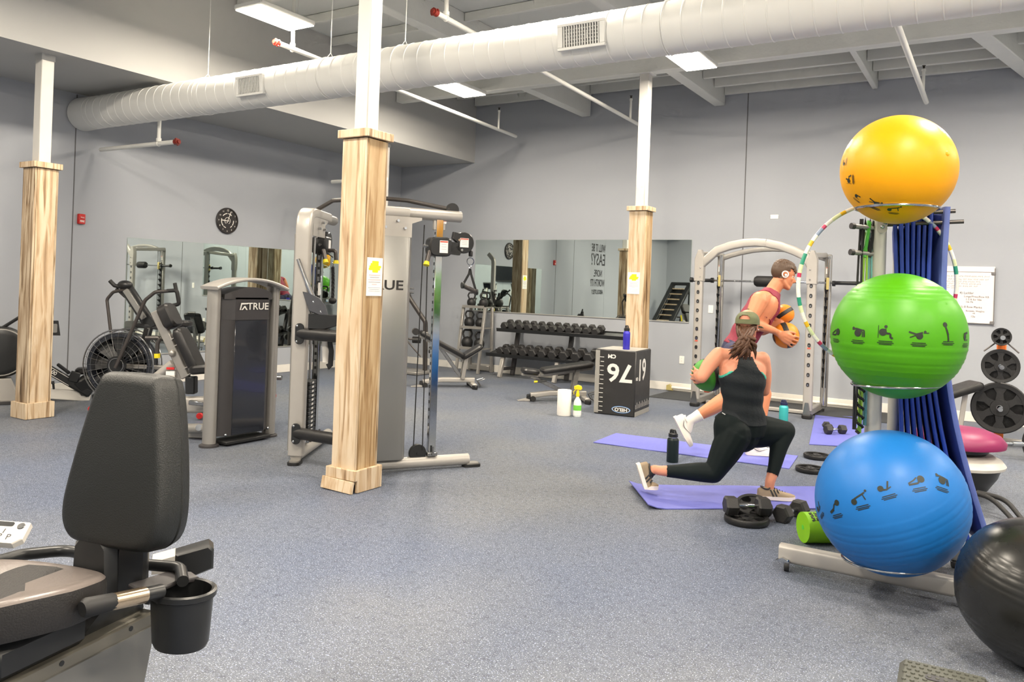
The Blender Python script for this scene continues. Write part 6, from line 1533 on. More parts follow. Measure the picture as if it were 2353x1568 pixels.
# ------------------------------------------------------------------ people
mat('skin fair', (216, 146, 116), 0.5, 0, 0.07, 14, bump=0.05, bs=120, spec=0.4)
mat('skin tan', (198, 128, 92), 0.5, 0, 0.08, 14, bump=0.05, bs=120, spec=0.4)
mat('hair brown', (84, 54, 34), 0.5, 0, 0.55, 34)
mat('hair light brown', (74, 54, 38), 0.55, 0, 0.3, 70)
mat('tank dark', (16, 24, 29), 0.8, 0, 0.3, 40, bump=0.25, bs=70)
mat('leggings dark', (9, 21, 22), 0.72, 0, 0.15, 30, bump=0.05, bs=200, spec=0.25)
mat('bra teal', (58, 176, 152), 0.6)
mat('cap olive', (104, 108, 76), 0.75, 0, 0.3, 28, bump=0.1, bs=200)
mat('tank maroon', (128, 34, 56), 0.7, 0, 0.14, 24, bump=0.15, bs=60)
mat('shorts navy', (34, 34, 66), 0.7, 0, 0.12, 20)
mat('shoe tan', (150, 132, 108), 0.7, 0, 0.1, 60)
mat('shoe dark', (52, 50, 50), 0.7, 0, 0.15, 60)
mat('shoe white', (226, 222, 216), 0.6, 0, 0.05, 60)
mat('shoe sole', (236, 226, 216), 0.55, 0, 0.04)
mat('sock white', (232, 226, 218), 0.8, 0, 0.04, 80, bump=0.2, bs=200)
mat('eye white', (230, 226, 220), 0.3); mat('eye iris', (60, 44, 34), 0.2)
mat('lip', (186, 104, 92), 0.45)

def limb(mb, pts, rads, up=(0, 0, 1), n=14, sub=4):
    P = [Vector(p) for p in pts]; Rr = [r if isinstance(r, tuple) else (r, r) for r in rads]
    sp = spline(P, sub); rr = spline([Vector((a, b, 0)) for a, b in Rr], sub)
    mb.sweep(sp, circ(1.0, n), up, False, True, [(v.y, v.x) for v in rr])
    for i in (0, -1): mb.ball(P[i], min(Rr[i]) * 0.98, 12, 8)
def fuse(mb, voxel=0.006, smooth=4):
    me = bpy.data.meshes.new('fuse'); me.from_pydata([tuple(v) for v in mb.v], [], mb.f); me.update()
    o = bpy.data.objects.new('fuse', me); COL.objects.link(o)
    m = o.modifiers.new('r', 'REMESH'); m.mode = 'VOXEL'; m.voxel_size = voxel; m.adaptivity = 0.0
    s = o.modifiers.new('s', 'SMOOTH'); s.factor = 0.5; s.iterations = smooth
    dg = bpy.context.evaluated_depsgraph_get(); ev = o.evaluated_get(dg); me2 = ev.to_mesh()
    V = np.empty(len(me2.vertices) * 3); me2.vertices.foreach_get('co', V); V = V.reshape(-1, 3)
    Nn = np.empty(len(me2.vertices) * 3); me2.vertices.foreach_get('normal', Nn); Nn = Nn.reshape(-1, 3)
    Fc = [tuple(p.vertices) for p in me2.polygons]
    ev.to_mesh_clear(); bpy.data.objects.remove(o); bpy.data.meshes.remove(me)
    return V, Nn, Fc
def mesh_obj(V, Fc, name, m, parent):
    b = MB(); b.v = [Vector(v) for v in V]; b.f = Fc
    return b.build(name, m, parent, ang=180)
def garment(V, Nn, Fc, mask, off, name, m, parent):
    """faces of the body inside the mask, lifted off the skin, with a hem back to the skin"""
    off = np.broadcast_to(np.asarray(off, float), (len(V),))
    keep = [f for f in Fc if all(mask[i] for i in f)]
    if not keep: return None
    used = sorted({i for f in keep for i in f}); idx = {i: k for k, i in enumerate(used)}
    vs = [V[i] + Nn[i] * off[i] for i in used]; fs = [tuple(idx[i] for i in f) for f in keep]
    cnt = {}
    for f in keep:
        for a, b in zip(f, f[1:] + f[:1]): cnt[(a, b)] = cnt.get((a, b), 0) + 1
    base = {}
    for (a, b) in list(cnt):
        if (b, a) not in cnt:
            for i in (a, b):
                if i not in base: base[i] = len(vs); vs.append(V[i] - Nn[i] * 0.002)
            fs.append((idx[b], idx[a], base[a], base[b]))
    return mesh_obj(vs, fs, name, m, parent)
def seg_t(V, a, b):
    a = np.array(a); b = np.array(b); d = b - a; t = np.clip(((V - a) @ d) / (d @ d), 0, 1)
    return t, np.linalg.norm(V - (a + t[:, None] * d), axis=1)
def region(V, bones):
    """label of the nearest bone and the position along it"""
    best = np.full(len(V), 1e9); lab = np.zeros(len(V), int); tt = np.zeros(len(V))
    for k, (a, b, r) in enumerate(bones):
        t, d = seg_t(V, a, b); d = d - r; m = d < best; best[m] = d[m]; lab[m] = k; tt[m] = t[m]
    return lab, tt
def hand_on_ball(mb, wrist, c, R, n0, t0, flip=1, scale=1.0):
    """palm laid on a sphere at direction n0, fingers along t0 curling round the sphere"""
    c = Vector(c); n0 = Vector(n0).normalized(); t0 = Vector(t0); t0 = (t0 - n0 * t0.dot(n0)).normalized(); s0 = n0.cross(t0) * flip
    def S(along, side, h):
        L = math.hypot(along, side)
        if L < 1e-6: return c + n0 * (R + h)
        d = (t0 * along + s0 * side) / L; a = L / R
        return c + (n0 * math.cos(a) + d * math.sin(a)) * (R + h)
    k = scale
    for sd in (-0.028, -0.010, 0.010, 0.028):
        limb(mb, [S(-0.045 * k, sd * 0.7 * k, 0.016), S(0.0, sd * k, 0.017), S(0.04 * k, sd * 1.15 * k, 0.014)], [0.014 * k, 0.0155 * k, 0.012 * k], n0, 10, 3)
    limb(mb, [Vector(wrist), S(-0.055 * k, 0, 0.02), S(-0.02 * k, 0, 0.018)], [(0.028 * k, 0.021 * k), (0.030 * k, 0.018 * k), (0.034 * k, 0.015 * k)], s0, 12, 3)
    for sd, L in ((-0.031, 0.062), (-0.0105, 0.078), (0.0105, 0.084), (0.031, 0.074)):
        b = 0.036 * k
        limb(mb, [S(b, sd * 1.15 * k, 0.013), S(b + L * 0.42 * k, sd * 1.45 * k, 0.0125), S(b + L * 0.75 * k, sd * 1.6 * k, 0.0095), S(b + L * k, sd * 1.68 * k, 0.007)], [0.0105 * k, 0.0098 * k, 0.0088 * k, 0.0072 * k], n0, 8, 3)
    limb(mb, [S(-0.03 * k, 0.028 * k, 0.014), S(0.0, 0.052 * k, 0.013), S(0.028 * k, 0.064 * k, 0.010), S(0.05 * k, 0.066 * k, 0.008)], [0.015 * k, 0.0125 * k, 0.011 * k, 0.0085 * k], n0, 8, 3)
def head_shape(mb, c, f, u, s=1.0, fem=False):
    """skull, jaw, face; f = facing, u = up"""
    f = Vector(f).normalized(); u = Vector(u); u = (u - f * u.dot(f)).normalized(); l = u.cross(f)
    R = Matrix((f, l, u)).transposed(); c = Vector(c); H = lambda a, b, z: c + (f * a + l * b + u * z) * s
    mb.ball(H(-0.012, 0, 0.03), (0.099 * s, 0.077 * s, 0.092 * s), 24, 16, R)
    mb.ball(H(0.022, 0, -0.035), (0.070 * s, 0.060 * s, 0.085 * s), 20, 14, R)
    limb(mb, [H(-0.02, 0.052, -0.045), H(0.04, 0.036, -0.092), H(0.072, 0, -0.103), H(0.04, -0.036, -0.092), H(-0.02, -0.052, -0.045)], [0.022 * s, 0.019 * s, (0.019 * s), 0.019 * s, 0.022 * s], u, 10)
    limb(mb, [H(0.084, 0, 0.012), H(0.099, 0, -0.012), H(0.113, 0, -0.032), H(0.095, 0, -0.042)], [(0.009 * s), (0.010 * s), (0.0125 * s), (0.012 * s)], l, 10)
    limb(mb, [H(0.072, 0.038, 0.022), H(0.089, 0.016, 0.022), H(0.089, -0.016, 0.022), H(0.072, -0.038, 0.022)], [0.010 * s] * 4, u, 8)
    limb(mb, [H(0.076, 0.022, -0.066), H(0.091, 0, -0.063), H(0.076, -0.022, -0.066)], [0.007 * s, 0.0088 * s, 0.007 * s], u, 8)
    limb(mb, [H(0.074, 0.019, -0.077), H(0.088, 0, -0.077), H(0.074, -0.019, -0.077)], [0.007 * s, 0.009 * s, 0.007 * s], u, 8)
    for k in (-1, 1):
        mb.ball(H(0.062, 0.038 * k, -0.022), (0.022 * s, 0.02 * s, 0.02 * s), 10, 8)
        limb(mb, [H(-0.008, 0.074 * k, -0.03), H(-0.004, 0.080 * k, -0.008), H(-0.012, 0.085 * k, 0.014), H(-0.026, 0.086 * k, 0.012), H(-0.028, 0.080 * k, -0.012), H(-0.012, 0.075 * k, -0.03)], [0.008 * s, 0.006 * s, 0.007 * s, 0.007 * s, 0.006 * s, 0.007 * s], l, 8)
    return H
def shoe(M0, L, bend, upper, accent, kind, parent, tongue='shoe dark'):
    """M0: origin under the heel, x forward, y left, z up"""
    xb = 0.70 * L
    def bz(p):
        x, y, z = p
        if bend and x > xb - 0.03:
            w = min(1, (x - xb + 0.03) / 0.05); a = bend * w; dx = x - xb + 0.03
            x = xb - 0.03 + dx * math.cos(a) - (z) * math.sin(a) * 1.0; z = dx * math.sin(a) + z * math.cos(a)
        return M0 @ Vector((x, y, z))
    st = [(0.0, 0.022, 0.075, 0.0), (0.012, 0.030, 0.082, 0), (0.05, 0.035, 0.088, 0), (0.09, 0.036, 0.086, 0.0), (0.13, 0.038, 0.074, -0.002), (0.17, 0.043, 0.060, -0.004), (0.21, 0.044, 0.050, -0.006), (0.245, 0.036, 0.042, -0.004), (0.268, 0.018, 0.034, 0.0)]
    k = L / 0.275; n = 14; m = MB(); vs = []; fs = []
    for x, w, h, dy in st:
        for j in range(n):
            a = PI * j / (n - 1); vs.append(bz((x * k, (dy + w * math.cos(a)) * k, (0.022 + (h - 0.022) * max(0.0, math.sin(a)) ** 0.7) * k)))
    for i in range(len(st) - 1):
        for j in range(n - 1): fs.append((i * n + j, (i + 1) * n + j, (i + 1) * n + j + 1, i * n + j + 1))
        fs.append((i * n, i * n + n - 1, (i + 1) * n + n - 1, (i + 1) * n))
    fs.append(tuple(range(n))); fs.append(tuple((len(st) - 1) * n + j for j in range(n - 1, -1, -1)))
    up = m.add(vs, fs).build('shoe', upper, parent, ang=60)
    so = MB(); vs = []; fs = []; outl = []
    for x, w, h, dy in st: outl.append((x - (0.006 if x == 0 else 0), dy + w + 0.004))
    for x, w, h, dy in reversed(st): outl.append((x - (0.006 if x == 0 else 0), dy - w - 0.004))
    N = len(outl)
    for z in (0.0, 0.012, 0.026): vs += [bz((p[0] * k, p[1] * k, z * k)) for p in outl]
    for l in range(2):
        for j in range(N): fs.append((l * N + j, l * N + (j + 1) % N, (l + 1) * N + (j + 1) % N, (l + 1) * N + j))
    half = len(st)
    for lay in (0, 2):
        for j in range(half - 1):
            q = (lay * N + j, lay * N + j + 1, lay * N + N - 2 - j, lay * N + N - 1 - j); fs.append(q)
    so.add(vs, fs).build('sole', 'shoe sole', up, ang=40)
    for sd in (-1, 1):
        mk = MB()
        if kind == 'stripes':
            for q in range(3):
                x0 = 0.085 + q * 0.024
                pts = [bz(((x0 + 0.018 - 0.022 * t) * k, sd * (0.036 + 0.0055 - 0.012 * t) * k, (0.028 + 0.046 * t) * k)) for t in (0, 0.5, 1)]
                mk.sweep(pts, rrect(0.011 * k, 0.003, 0.001, 1), M0.to_3x3() @ Vector((0, sd, 0)))
        else:
            pts = [bz((x * k, sd * (y) * k, z * k)) for x, y, z in ((0.045, 0.0335, 0.062), (0.075, 0.038, 0.042), (0.10, 0.0395, 0.040), (0.14, 0.0385, 0.052), (0.175, 0.034, 0.060))]
            mk.sweep(spline(pts, 4), [(-0.004, 0), (0, 0.0016), (0.004, 0), (0, -0.0016)], M0.to_3x3() @ Vector((0, 0, 1)), sc=[0.5 + 1.2 * math.sin(PI * min(1, (i / 16) ** 0.6)) * (1 - i / 20) for i in range(17)])
        mk.build('side_mark', accent, up)
    lc = MB()
    for q in range(5):
        x0 = 0.115 + q * 0.02; z0 = 0.083 - q * 0.0075
        lc.tube([bz((x0 * k, -0.022 * k, (z0 - 0.008) * k)), bz(((x0 + 0.004) * k, 0, (z0 + 0.001) * k)), bz((x0 * k, 0.022 * k, (z0 - 0.008) * k))], 0.0028, 6)
    lc.build('laces', tongue, up)
    MB().sweep([bz((0.055 * k + 0.034 * k * math.cos(a), 0.03 * k * math.sin(a), (0.084 + 0.006 * math.cos(2 * a)) * k)) for a in [2 * PI * j / 20 for j in range(20)]], circ(0.006, 6), (0, 0, 1), True, False).build('collar', tongue, up)
    return up

# ================================================================== woman in the lunge
D0 = 5.86
w = photo_point
pelvis = w(1706, 985, D0 + 0.03); waist = w(1707, 935, D0 + 0.03); chest = w(1706, 868, D0 + 0.03); neckb = w(1708, 815, D0 + 0.06)
RHp, LHp = w(1688, 998, D0 - 0.06), w(1728, 992, D0 + 0.11)
RK, RA = w(1640, 1088, D0 - 0.09), w(1515, 1082, D0 + 0.0)
LK, LA = w(1805, 990, D0 + 0.10), w(1769, 1108, D0 - 0.01)
LS, RS = w(1652, 815, D0 + 0.06), w(1751, 826, D0 + 0.08)
gball = w(1628, 862, 6.16); GR = 0.128
LE = w(1612, 868, D0 - 0.04); LW = w(1601, 862, D0 + 0.12)
RE = w(1756, 898, D0 + 0.16); RW_ = w(1700, 880, D0 + 0.36)
hc_w = w(1718, 748, D0 + 0.06); hf_w = (_R * 0.50 + _F * 0.86 + Vector((0, 0, -0.08))); 
WM_ = thing('person', 'woman in olive cap and dark leggings lunging on a mat with a green ball', 'person', Vector((pelvis.x, pelvis.y, 0)))
bx_ = (RS - LS).normalized()
mb = MB()
tax = bx_
limb(mb, [pelvis + Vector((0, 0, -0.05)), pelvis + Vector((0, 0, 0.04)), waist, (waist + chest) / 2, chest, w(1706, 835, D0 + 0.06), neckb], [(0.155, 0.125), (0.172, 0.128), (0.142, 0.105), (0.150, 0.108), (0.172, 0.112), (0.165, 0.092), (0.07, 0.06)], tax, 22)
mb.ball(w(1674, 982, D0 - 0.035), (0.105, 0.105, 0.12), 16, 12); mb.ball(w(1715, 985, D0 + 0.05), (0.12, 0.12, 0.12), 16, 12); limb(mb, [w(1672, 975, D0 - 0.03), w(1678, 1015, D0 - 0.05)], [0.10, 0.112])
limb(mb, [RHp, RHp.lerp(RK, 0.4), RHp.lerp(RK, 0.8), RK], [0.118, 0.108, 0.082, 0.068]); limb(mb, [RK, RK.lerp(RA, 0.28) + Vector((0, 0, 0.004)), RK.lerp(RA, 0.7), RA], [0.068, 0.066, 0.046, 0.036])
limb(mb, [LHp, LHp.lerp(LK, 0.4), LHp.lerp(LK, 0.8), LK], [0.120, 0.114, 0.086, 0.070]); limb(mb, [LK, LK.lerp(LA, 0.3) + _R * -0.012, LK.lerp(LA, 0.7), LA], [0.070, 0.062, 0.044, 0.036])
RAf, LAf = w(1500, 1080, D0), w(1768, 1128, D0 - 0.01)
limb(mb, [RA, RAf, w(1487, 1098, D0)], [0.036, 0.033, 0.030]); limb(mb, [LA, LAf, w(1775, 1142, D0 - 0.01)], [0.036, 0.033, 0.03])
limb(mb, [neckb + Vector((0, 0, -0.02)), LS], [(0.06, 0.055), (0.056, 0.05)], _F); limb(mb, [neckb + Vector((0, 0, -0.02)), RS], [(0.06, 0.055), (0.056, 0.05)], _F)
limb(mb, [w(1672, 845, D0 + 0.02), w(1684, 872, D0 - 0.02)], [0.05, 0.045]); limb(mb, [w(1738, 852, D0 + 0.02), w(1728, 876, D0 - 0.02)], [0.05, 0.045])
limb(mb, [LS, LS.lerp(LE, 0.45) + _R * -0.012, LE], [0.058, 0.055, 0.044]); limb(mb, [LE, LE.lerp(LW, 0.4), LW], [0.044, 0.042, 0.028])
limb(mb, [RS, RS.lerp(RE, 0.5) + _R * 0.01, RE], [0.060, 0.053, 0.044]); limb(mb, [RE, RE.lerp(RW_, 0.4), RW_], [0.044, 0.04, 0.027])
limb(mb, [neckb, hc_w + Vector((0, 0, -0.085))], [0.056, 0.054])
hand_on_ball(mb, LW, gball, GR, (LW - gball) + _R * -0.05 + Vector((0, 0, -0.01)), _F * 0.8 + _R * -0.35 + Vector((0, 0, 0.12)), 1)
hand_on_ball(mb, RW_, gball, GR, _R * 0.9 + _F * 0.35, _F * 0.9 + Vector((0, 0, 0.1)), -1)
H = head_shape(mb, hc_w, hf_w, (0, 0, 1), 0.95, True)
V, Nn, Fc = fuse(mb, 0.0065, 9)
body = mesh_obj(V, Fc, 'body', 'skin fair', WM_)
bones = [(pelvis, waist, 0.12), (waist, chest, 0.12), (chest, neckb, 0.1), (RHp, RK, 0.09), (RK, RA, 0.055), (LHp, LK, 0.09), (LK, LA, 0.055), (RA, w(1487, 1098, D0), 0.03), (LA, w(1775, 1142, D0 - 0.01), 0.03),
         (LS, LE, 0.05), (LE, LW, 0.036), (RS, RE, 0.05), (RE, RW_, 0.036), (neckb, H(0, 0, -0.08), 0.05), (H(0, 0, -0.05), H(0, 0, 0.05), 0.08)]
lab, tt = region(V, bones)
vz = V[:, 2]; ux = (V - np.array(neckb)) @ np.array(bx_)
legm = np.isin(lab, [3, 5]) | (np.isin(lab, [4, 6]) & (tt < 0.86)) | ((lab == 0) & (vz < waist.z - 0.02))
garment(V, Nn, Fc, legm, 0.004, 'leggings', 'leggings dark', WM_)
zc_, zn_, zw_ = chest.z, neckb.z, waist.z
frac = (vz - zw_) / (zn_ - zw_)
isback = ((V - np.array(chest)) @ np.array(_F)) < 0.02
half = np.where(frac < 0.52, 1.0, np.where(frac < 0.75, 0.178 - (frac - 0.52) * 0.42, 0.081 - np.clip(frac - 0.75, 0, 1) * 0.14))
torso = np.isin(lab, [0, 1, 2]) | (np.isin(lab, [9, 11]) & (frac < 0.56) & (np.abs(ux) < 0.16))
tank = torso & (vz > pelvis.z + 0.035) & (frac < 0.97) & (np.abs(ux) < half)
wob = 0.007 + 0.003 * np.sin(vz * 60 + ux * 9)
garment(V, Nn, Fc, tank, wob, 'tank_top', 'tank dark', WM_)
bra = torso & (frac > 0.47) & (frac < 0.70) & (np.abs(ux) >= half - 0.012) & (np.abs(ux) < half + 0.020 + 0.014 * (frac < 0.6))
garment(V, Nn, Fc, bra & (np.abs(ux) < 0.19), 0.0045, 'sports_bra', 'bra teal', WM_)
sock = (np.isin(lab, [7, 8]) & (tt > 0.35))
for k in (7, 8): garment(V, Nn, Fc, sock & (lab == k), 0.004, 'ankle_sock', 'black rubber', WM_)
MB().box(w(1663, 951, D0 - 0.105), (0.026, 0.003, 0.006), rotm('Z', HEAD) @ rotm('Y', 0.5)).build('waist_logo', 'label white', WM_)
# hair: wavy clumps from under the cap
hm = MB(); rnd = random.Random(5)
back = -Vector(hf_w).normalized()
for k in range(90):
    u_ = rnd.uniform(-1, 1); v_ = rnd.uniform(0, 1)
    p0 = H(-0.085 + 0.03 * v_, 0.066 * u_, -0.012 - 0.03 * v_) + Vector((0, 0, -0.0))
    tip = w(1703 + 27 * u_ + rnd.uniform(-6, 8), 806 + rnd.uniform(-22, 24), D0 - 0.08 - 0.05 * v_)
    mid1 = p0.lerp(tip, 0.35) + _F * (-0.04 - 0.02 * v_) + _R * (-0.014 + 0.018 * math.sin(k)); mid2 = p0.lerp(tip, 0.7) + _F * (-0.04 - 0.02 * v_) + _R * (0.02 * math.sin(k * 1.7))
    hm.tube(spline([p0, mid1, mid2, tip], 5), [0.010] + [0.0155, 0.0135] * 5 + [0.013, 0.010, 0.007, 0.0045, 0.0015], 7)
for k in range(30):
    a = rnd.uniform(0.25, 1.0) * PI * rnd.choice((-1, 1)); p0 = H(0.085 * math.cos(a), 0.075 * math.sin(a), 0.004); p1 = H(0.092 * math.cos(a) - 0.008, 0.08 * math.sin(a), -0.04)
    if math.cos(a) < 0.15: hm.tube([p0, (p0 + p1) / 2 + Vector((0, 0, 0)), p1], [0.012, 0.011, 0.006], 6)
hm.build('hair', 'hair brown', WM_, ang=180)
# cap
fu = Vector(hf_w).normalized(); uu = Vector((0, 0, 1)); uu = (uu - fu * uu.dot(fu)).normalized(); ll = uu.cross(fu); RC = Matrix((fu, ll, uu)).transposed()
cap = MB(); prof = []
vs = []; fs = []; nu, nv = 40, 12
for j in range(nv + 1):
    e = (PI / 2) * j / nv
    for i in range(nu):
        a = 2 * PI * i / nu
        rx, ry, rz = 0.112, 0.092, 0.098
        vs.append(H(-0.012 + rx * math.cos(e) * math.cos(a), ry * math.cos(e) * math.sin(a), 0.028 + rz * math.sin(e) * (1 - 0.12 * math.sin(e)) - (0.02 if j == 0 else 0)))
hole = lambda i, j: abs(i + 0.5 - nu / 2) <= (3.4, 3.0, 2.1)[j - 1] if 1 <= j <= 3 else False
for j in range(nv):
    for i in range(nu):
        if hole(i, j): continue
        k = (i + 1) % nu; fs.append((j * nu + i, j * nu + k, (j + 1) * nu + k, (j + 1) * nu + i))
cp = cap.add(vs, fs).build('cap', 'cap olive', WM_, ang=180)
br = MB(); vs = []; fs = []; n = 16
for r_i, (ra, dz) in enumerate(((0.0, 0.0), (0.035, -0.002), (0.07, -0.014))):
    for i in range(n + 1):
        a = -0.95 + 1.9 * i / n; vs.append(H((0.10 + ra * math.cos(a * 0.8)) * math.cos(a) * 1.0, (0.09 + ra * 0.55) * math.sin(a), 0.01 + dz - 0.012 * abs(math.sin(a))))
for r_i in range(2):
    for i in range(n): fs.append((r_i * (n + 1) + i, r_i * (n + 1) + i + 1, (r_i + 1) * (n + 1) + i + 1, (r_i + 1) * (n + 1) + i))
o = br.add(vs, fs).build('brim', 'cap olive', cp, ang=180); sm = o.modifiers.new('s', 'SOLIDIFY'); sm.thickness = 0.004
MB().ball(H(-0.012, 0, 0.128), (0.009, 0.009, 0.005), 10, 6).build('button', 'cap olive', cp)
MB().sweep([H(-0.012 + 0.1135 * math.cos(a), 0.0935 * math.sin(a), 0.014) for a in [PI - 0.75 + 1.5 * k / 12 for k in range(13)]], rrect(0.004, 0.017, 0.001, 1), uu).build('back_strap', 'cap olive', cp)
for k in (-1, 1):
    MB().ball(H(-0.002, 0.085 * k, -0.030), 0.005, 8, 6).build('earring', 'label white', WM_)
    MB().ball(H(0.070, 0.030 * k, 0.005), (0.011, 0.013, 0.008), 10, 8, RC).build('eye', 'eye white', WM_)
# shoes
fr = _R
yl = Vector((0, 0, 1)).cross(fr)
Ml = basis(w(1741, 1149, D0 - 0.02) + Vector((0, 0, 0.0)), fr, yl); Ml.translation.z = 0.012
shoe(Ml, 0.275, 0.0, 'shoe tan', 'shoe dark', 'stripes', WM_)
hl = w(1465, 1071, D0 + 0.0); bl = w(1483, 1132, D0 + 0.0); xd = (bl - hl).normalized(); zd = (_R - xd * _R.dot(xd)).normalized(); ydv = zd.cross(xd)
Mr = basis(hl + zd * -0.005 + xd * -0.01, xd, ydv, zd)
sh = shoe(Mr, 0.285, 1.12, 'shoe tan', 'shoe dark', 'stripes', WM_)
# green medicine ball
mat('medicine green', (70, 150, 50), 0.5, 0, 0.08); mat('medicine orange', (222, 128, 24), 0.5, 0, 0.08); mat('medicine black', (40, 38, 36), 0.55, 0, 0.1)
def medball(label, c, R, m, axis):
    t = thing('medicine_ball', label, 'medicine ball', c - Vector((0, 0, R))); MB().ball(c, R, 36, 24).build('ball_skin', m, t, ang=180)
    ax = Vector(axis).normalized()
    for d in (0,):
        prof = [(R * math.cos(a) * 1.004 + 0.0005, R * math.sin(a) * 1.004) for a in [-0.2 + 0.4 * k / 8 for k in range(9)]]
        MB().lathe([(0.0001 + p[0], p[1]) for p in prof], 40, c, ax).build('black_band', 'medicine black', t, ang=180)
    y = ax.cross(Vector((0, 0, 1)) if abs(ax.z) < 0.9 else Vector((1, 0, 0))).normalized()
    for s in (-1, 1):
        MB().lathe([(R * math.sin(0.42) * 1.003, R * math.cos(0.42) * 1.003), (R * math.sin(0.2) * 1.004, R * math.cos(0.2) * 1.004), (0, R * 1.004)], 24, c, ax * s).build('end_patch', 'medicine black', t, ang=180)
    return t
medball('green and black medicine ball held low by the woman', gball, GR, 'medicine green', _R * 0.75 + _F * 0.3 + Vector((0, 0, 0.15)))

# ================================================================== man balancing on one leg
E0 = 7.42
MN = thing('person', 'man in maroon sleeveless top leaning forward on one leg with orange balls', 'person', Vector((7.87, -4.05, 0)))
hip = w(1693, 808, E0); wst = w(1712, 768, E0); cst = w(1752, 708, E0); nkb = w(1776, 668, E0)
rsh, lsh = w(1746, 690, E0 - 0.19), w(1768, 700, E0 + 0.19)
rel, rwr = w(1722, 742, E0 - 0.24), w(1778, 760, E0 - 0.14)
lel, lwr = w(1752, 760, E0 + 0.26), w(1795, 742, E0 + 0.14)
rhp, lhp = w(1690, 815, E0 - 0.09), w(1700, 818, E0 + 0.09)
lkn, lan = w(1757, 905, E0 + 0.08), w(1742, 1015, E0 + 0.02)
rkn, ran = w(1672, 912, E0 - 0.10), w(1594, 962, E0 - 0.10)
hc_m = w(1800, 632, E0); hf_m = _R * 0.97 + Vector((0, 0, -0.22)); hu_m = Vector((0, 0, 1)) + _R * 0.2
b1, R1 = w(1806, 771, E0 - 0.02), 0.120
b2, R2 = w(1802, 722, E0 + 0.20), 0.093
mb = MB(); ax = _F
limb(mb, [hip + Vector((0, 0, -0.05)), hip, wst, wst.lerp(cst, 0.5), cst, cst.lerp(nkb, 0.5), nkb], [(0.155, 0.125), (0.165, 0.13), (0.155, 0.115), (0.175, 0.125), (0.195, 0.135), (0.18, 0.105), (0.075, 0.065)], ax, 22)
for a, b in ((rsh, -1), (lsh, 1)): limb(mb, [nkb.lerp(cst, 0.25), a], [(0.075, 0.07), (0.075, 0.075)], _R)
limb(mb, [rsh, rsh.lerp(rel, 0.45), rel], [0.082, 0.070, 0.052]); limb(mb, [rel, rel.lerp(rwr, 0.35), rwr], [0.052, 0.050, 0.032])
limb(mb, [lsh, lsh.lerp(lel, 0.45), lel], [0.075, 0.064, 0.05]); limb(mb, [lel, lel.lerp(lwr, 0.35), lwr], [0.05, 0.048, 0.032])
limb(mb, [rhp, rhp.lerp(rkn, 0.5), rkn], [0.115, 0.098, 0.068]); limb(mb, [rkn, rkn.lerp(ran, 0.32) + Vector((0, 0, -0.012)), ran], [0.066, 0.070, 0.042])
limb(mb, [lhp, lhp.lerp(lkn, 0.5), lkn], [0.115, 0.098, 0.066]); limb(mb, [lkn, lkn.lerp(lan, 0.32) + _R * -0.012, lan], [0.064, 0.066, 0.042])
limb(mb, [ran, w(1585, 968, E0 - 0.1), w(1580, 990, E0 - 0.1)], [0.042, 0.04, 0.034]); limb(mb, [lan, w(1742, 1028, E0 + 0.02), w(1752, 1040, E0 + 0.02)], [0.042, 0.04, 0.034])
limb(mb, [nkb, nkb.lerp(hc_m, 0.5), hc_m + Vector((0, 0, -0.06)) - _R * 0.02], [0.068, 0.064, 0.06])
hand_on_ball(mb, rwr, b1, R1, -_F * 0.9 - _R * 0.30 - Vector((0, 0, 0.12)), _R * 0.85 + Vector((0, 0, -0.42)), 1, 1.12)
hand_on_ball(mb, lwr, b2, R2, _F * 0.8 - _R * 0.5 - Vector((0, 0, 0.3)), _R * 0.8 + Vector((0, 0, -0.2)), -1, 1.1)
Hm = head_shape(mb, hc_m, hf_m, hu_m, 1.06)
V, Nn, Fc = fuse(mb, 0.0065, 5)
mesh_obj(V, Fc, 'body', 'skin tan', MN)
bones = [(hip, wst, 0.12), (wst, cst, 0.13), (cst, nkb, 0.11), (rhp, rkn, 0.09), (rkn, ran, 0.06), (lhp, lkn, 0.09), (lkn, lan, 0.06), (rsh, rel, 0.06), (rel, rwr, 0.04), (lsh, lel, 0.06), (lel, lwr, 0.04), (nkb, Hm(0, 0, -0.07), 0.06),
         (Hm(0, 0, -0.05), Hm(0, 0, 0.05), 0.085), (ran, w(1580, 990, E0 - 0.1), 0.035), (lan, w(1752, 1040, E0 + 0.02), 0.035)]
lab, tt = region(V, bones)
sp_d = np.array((nkb - hip).normalized()); along = (V - np.array(hip)) @ sp_d; Lsp = (nkb - hip).length; acr = np.abs((V - np.array(hip)) @ np.array(_F))
tr = np.isin(lab, [0, 1, 2]) | (np.isin(lab, [7, 9]) & (tt < 0.02) & (acr < 0.16))
top = tr & (along > 0.02) & (along < Lsp * 0.985) & ((along < Lsp * 0.60) | (acr < 0.15))
garment(V, Nn, Fc, top, 0.011 + 0.005 * np.sin(along * 38 + acr * 12), 'sleeveless_top', 'tank maroon', MN)
sh_ = ((lab == 0) & (along < 0.06)) | (np.isin(lab, [3, 5]) & (tt < 0.80))
garment(V, Nn, Fc, sh_, 0.014, 'shorts', 'shorts navy', MN)
sl = (lab == 5) & (tt > 0.78) & (tt < 0.9); garment(V, Nn, Fc, sl, 0.006, 'knee_band', 'black rubber', MN)
for k, j in ((4, 13), (6, 14)): garment(V, Nn, Fc, ((lab == k) & (tt > 0.80)) | (lab == j), 0.005, 'sock', 'sock white', MN)
f_ = np.array(Vector(hf_m).normalized()); uh = Vector(hu_m); fv = Vector(hf_m).normalized(); uh = (uh - fv * uh.dot(fv)).normalized(); lh = uh.cross(fv)
loc = V - np.array(hc_m); la = loc @ f_; lu = loc @ np.array(uh); ls_ = np.abs(loc @ np.array(lh))
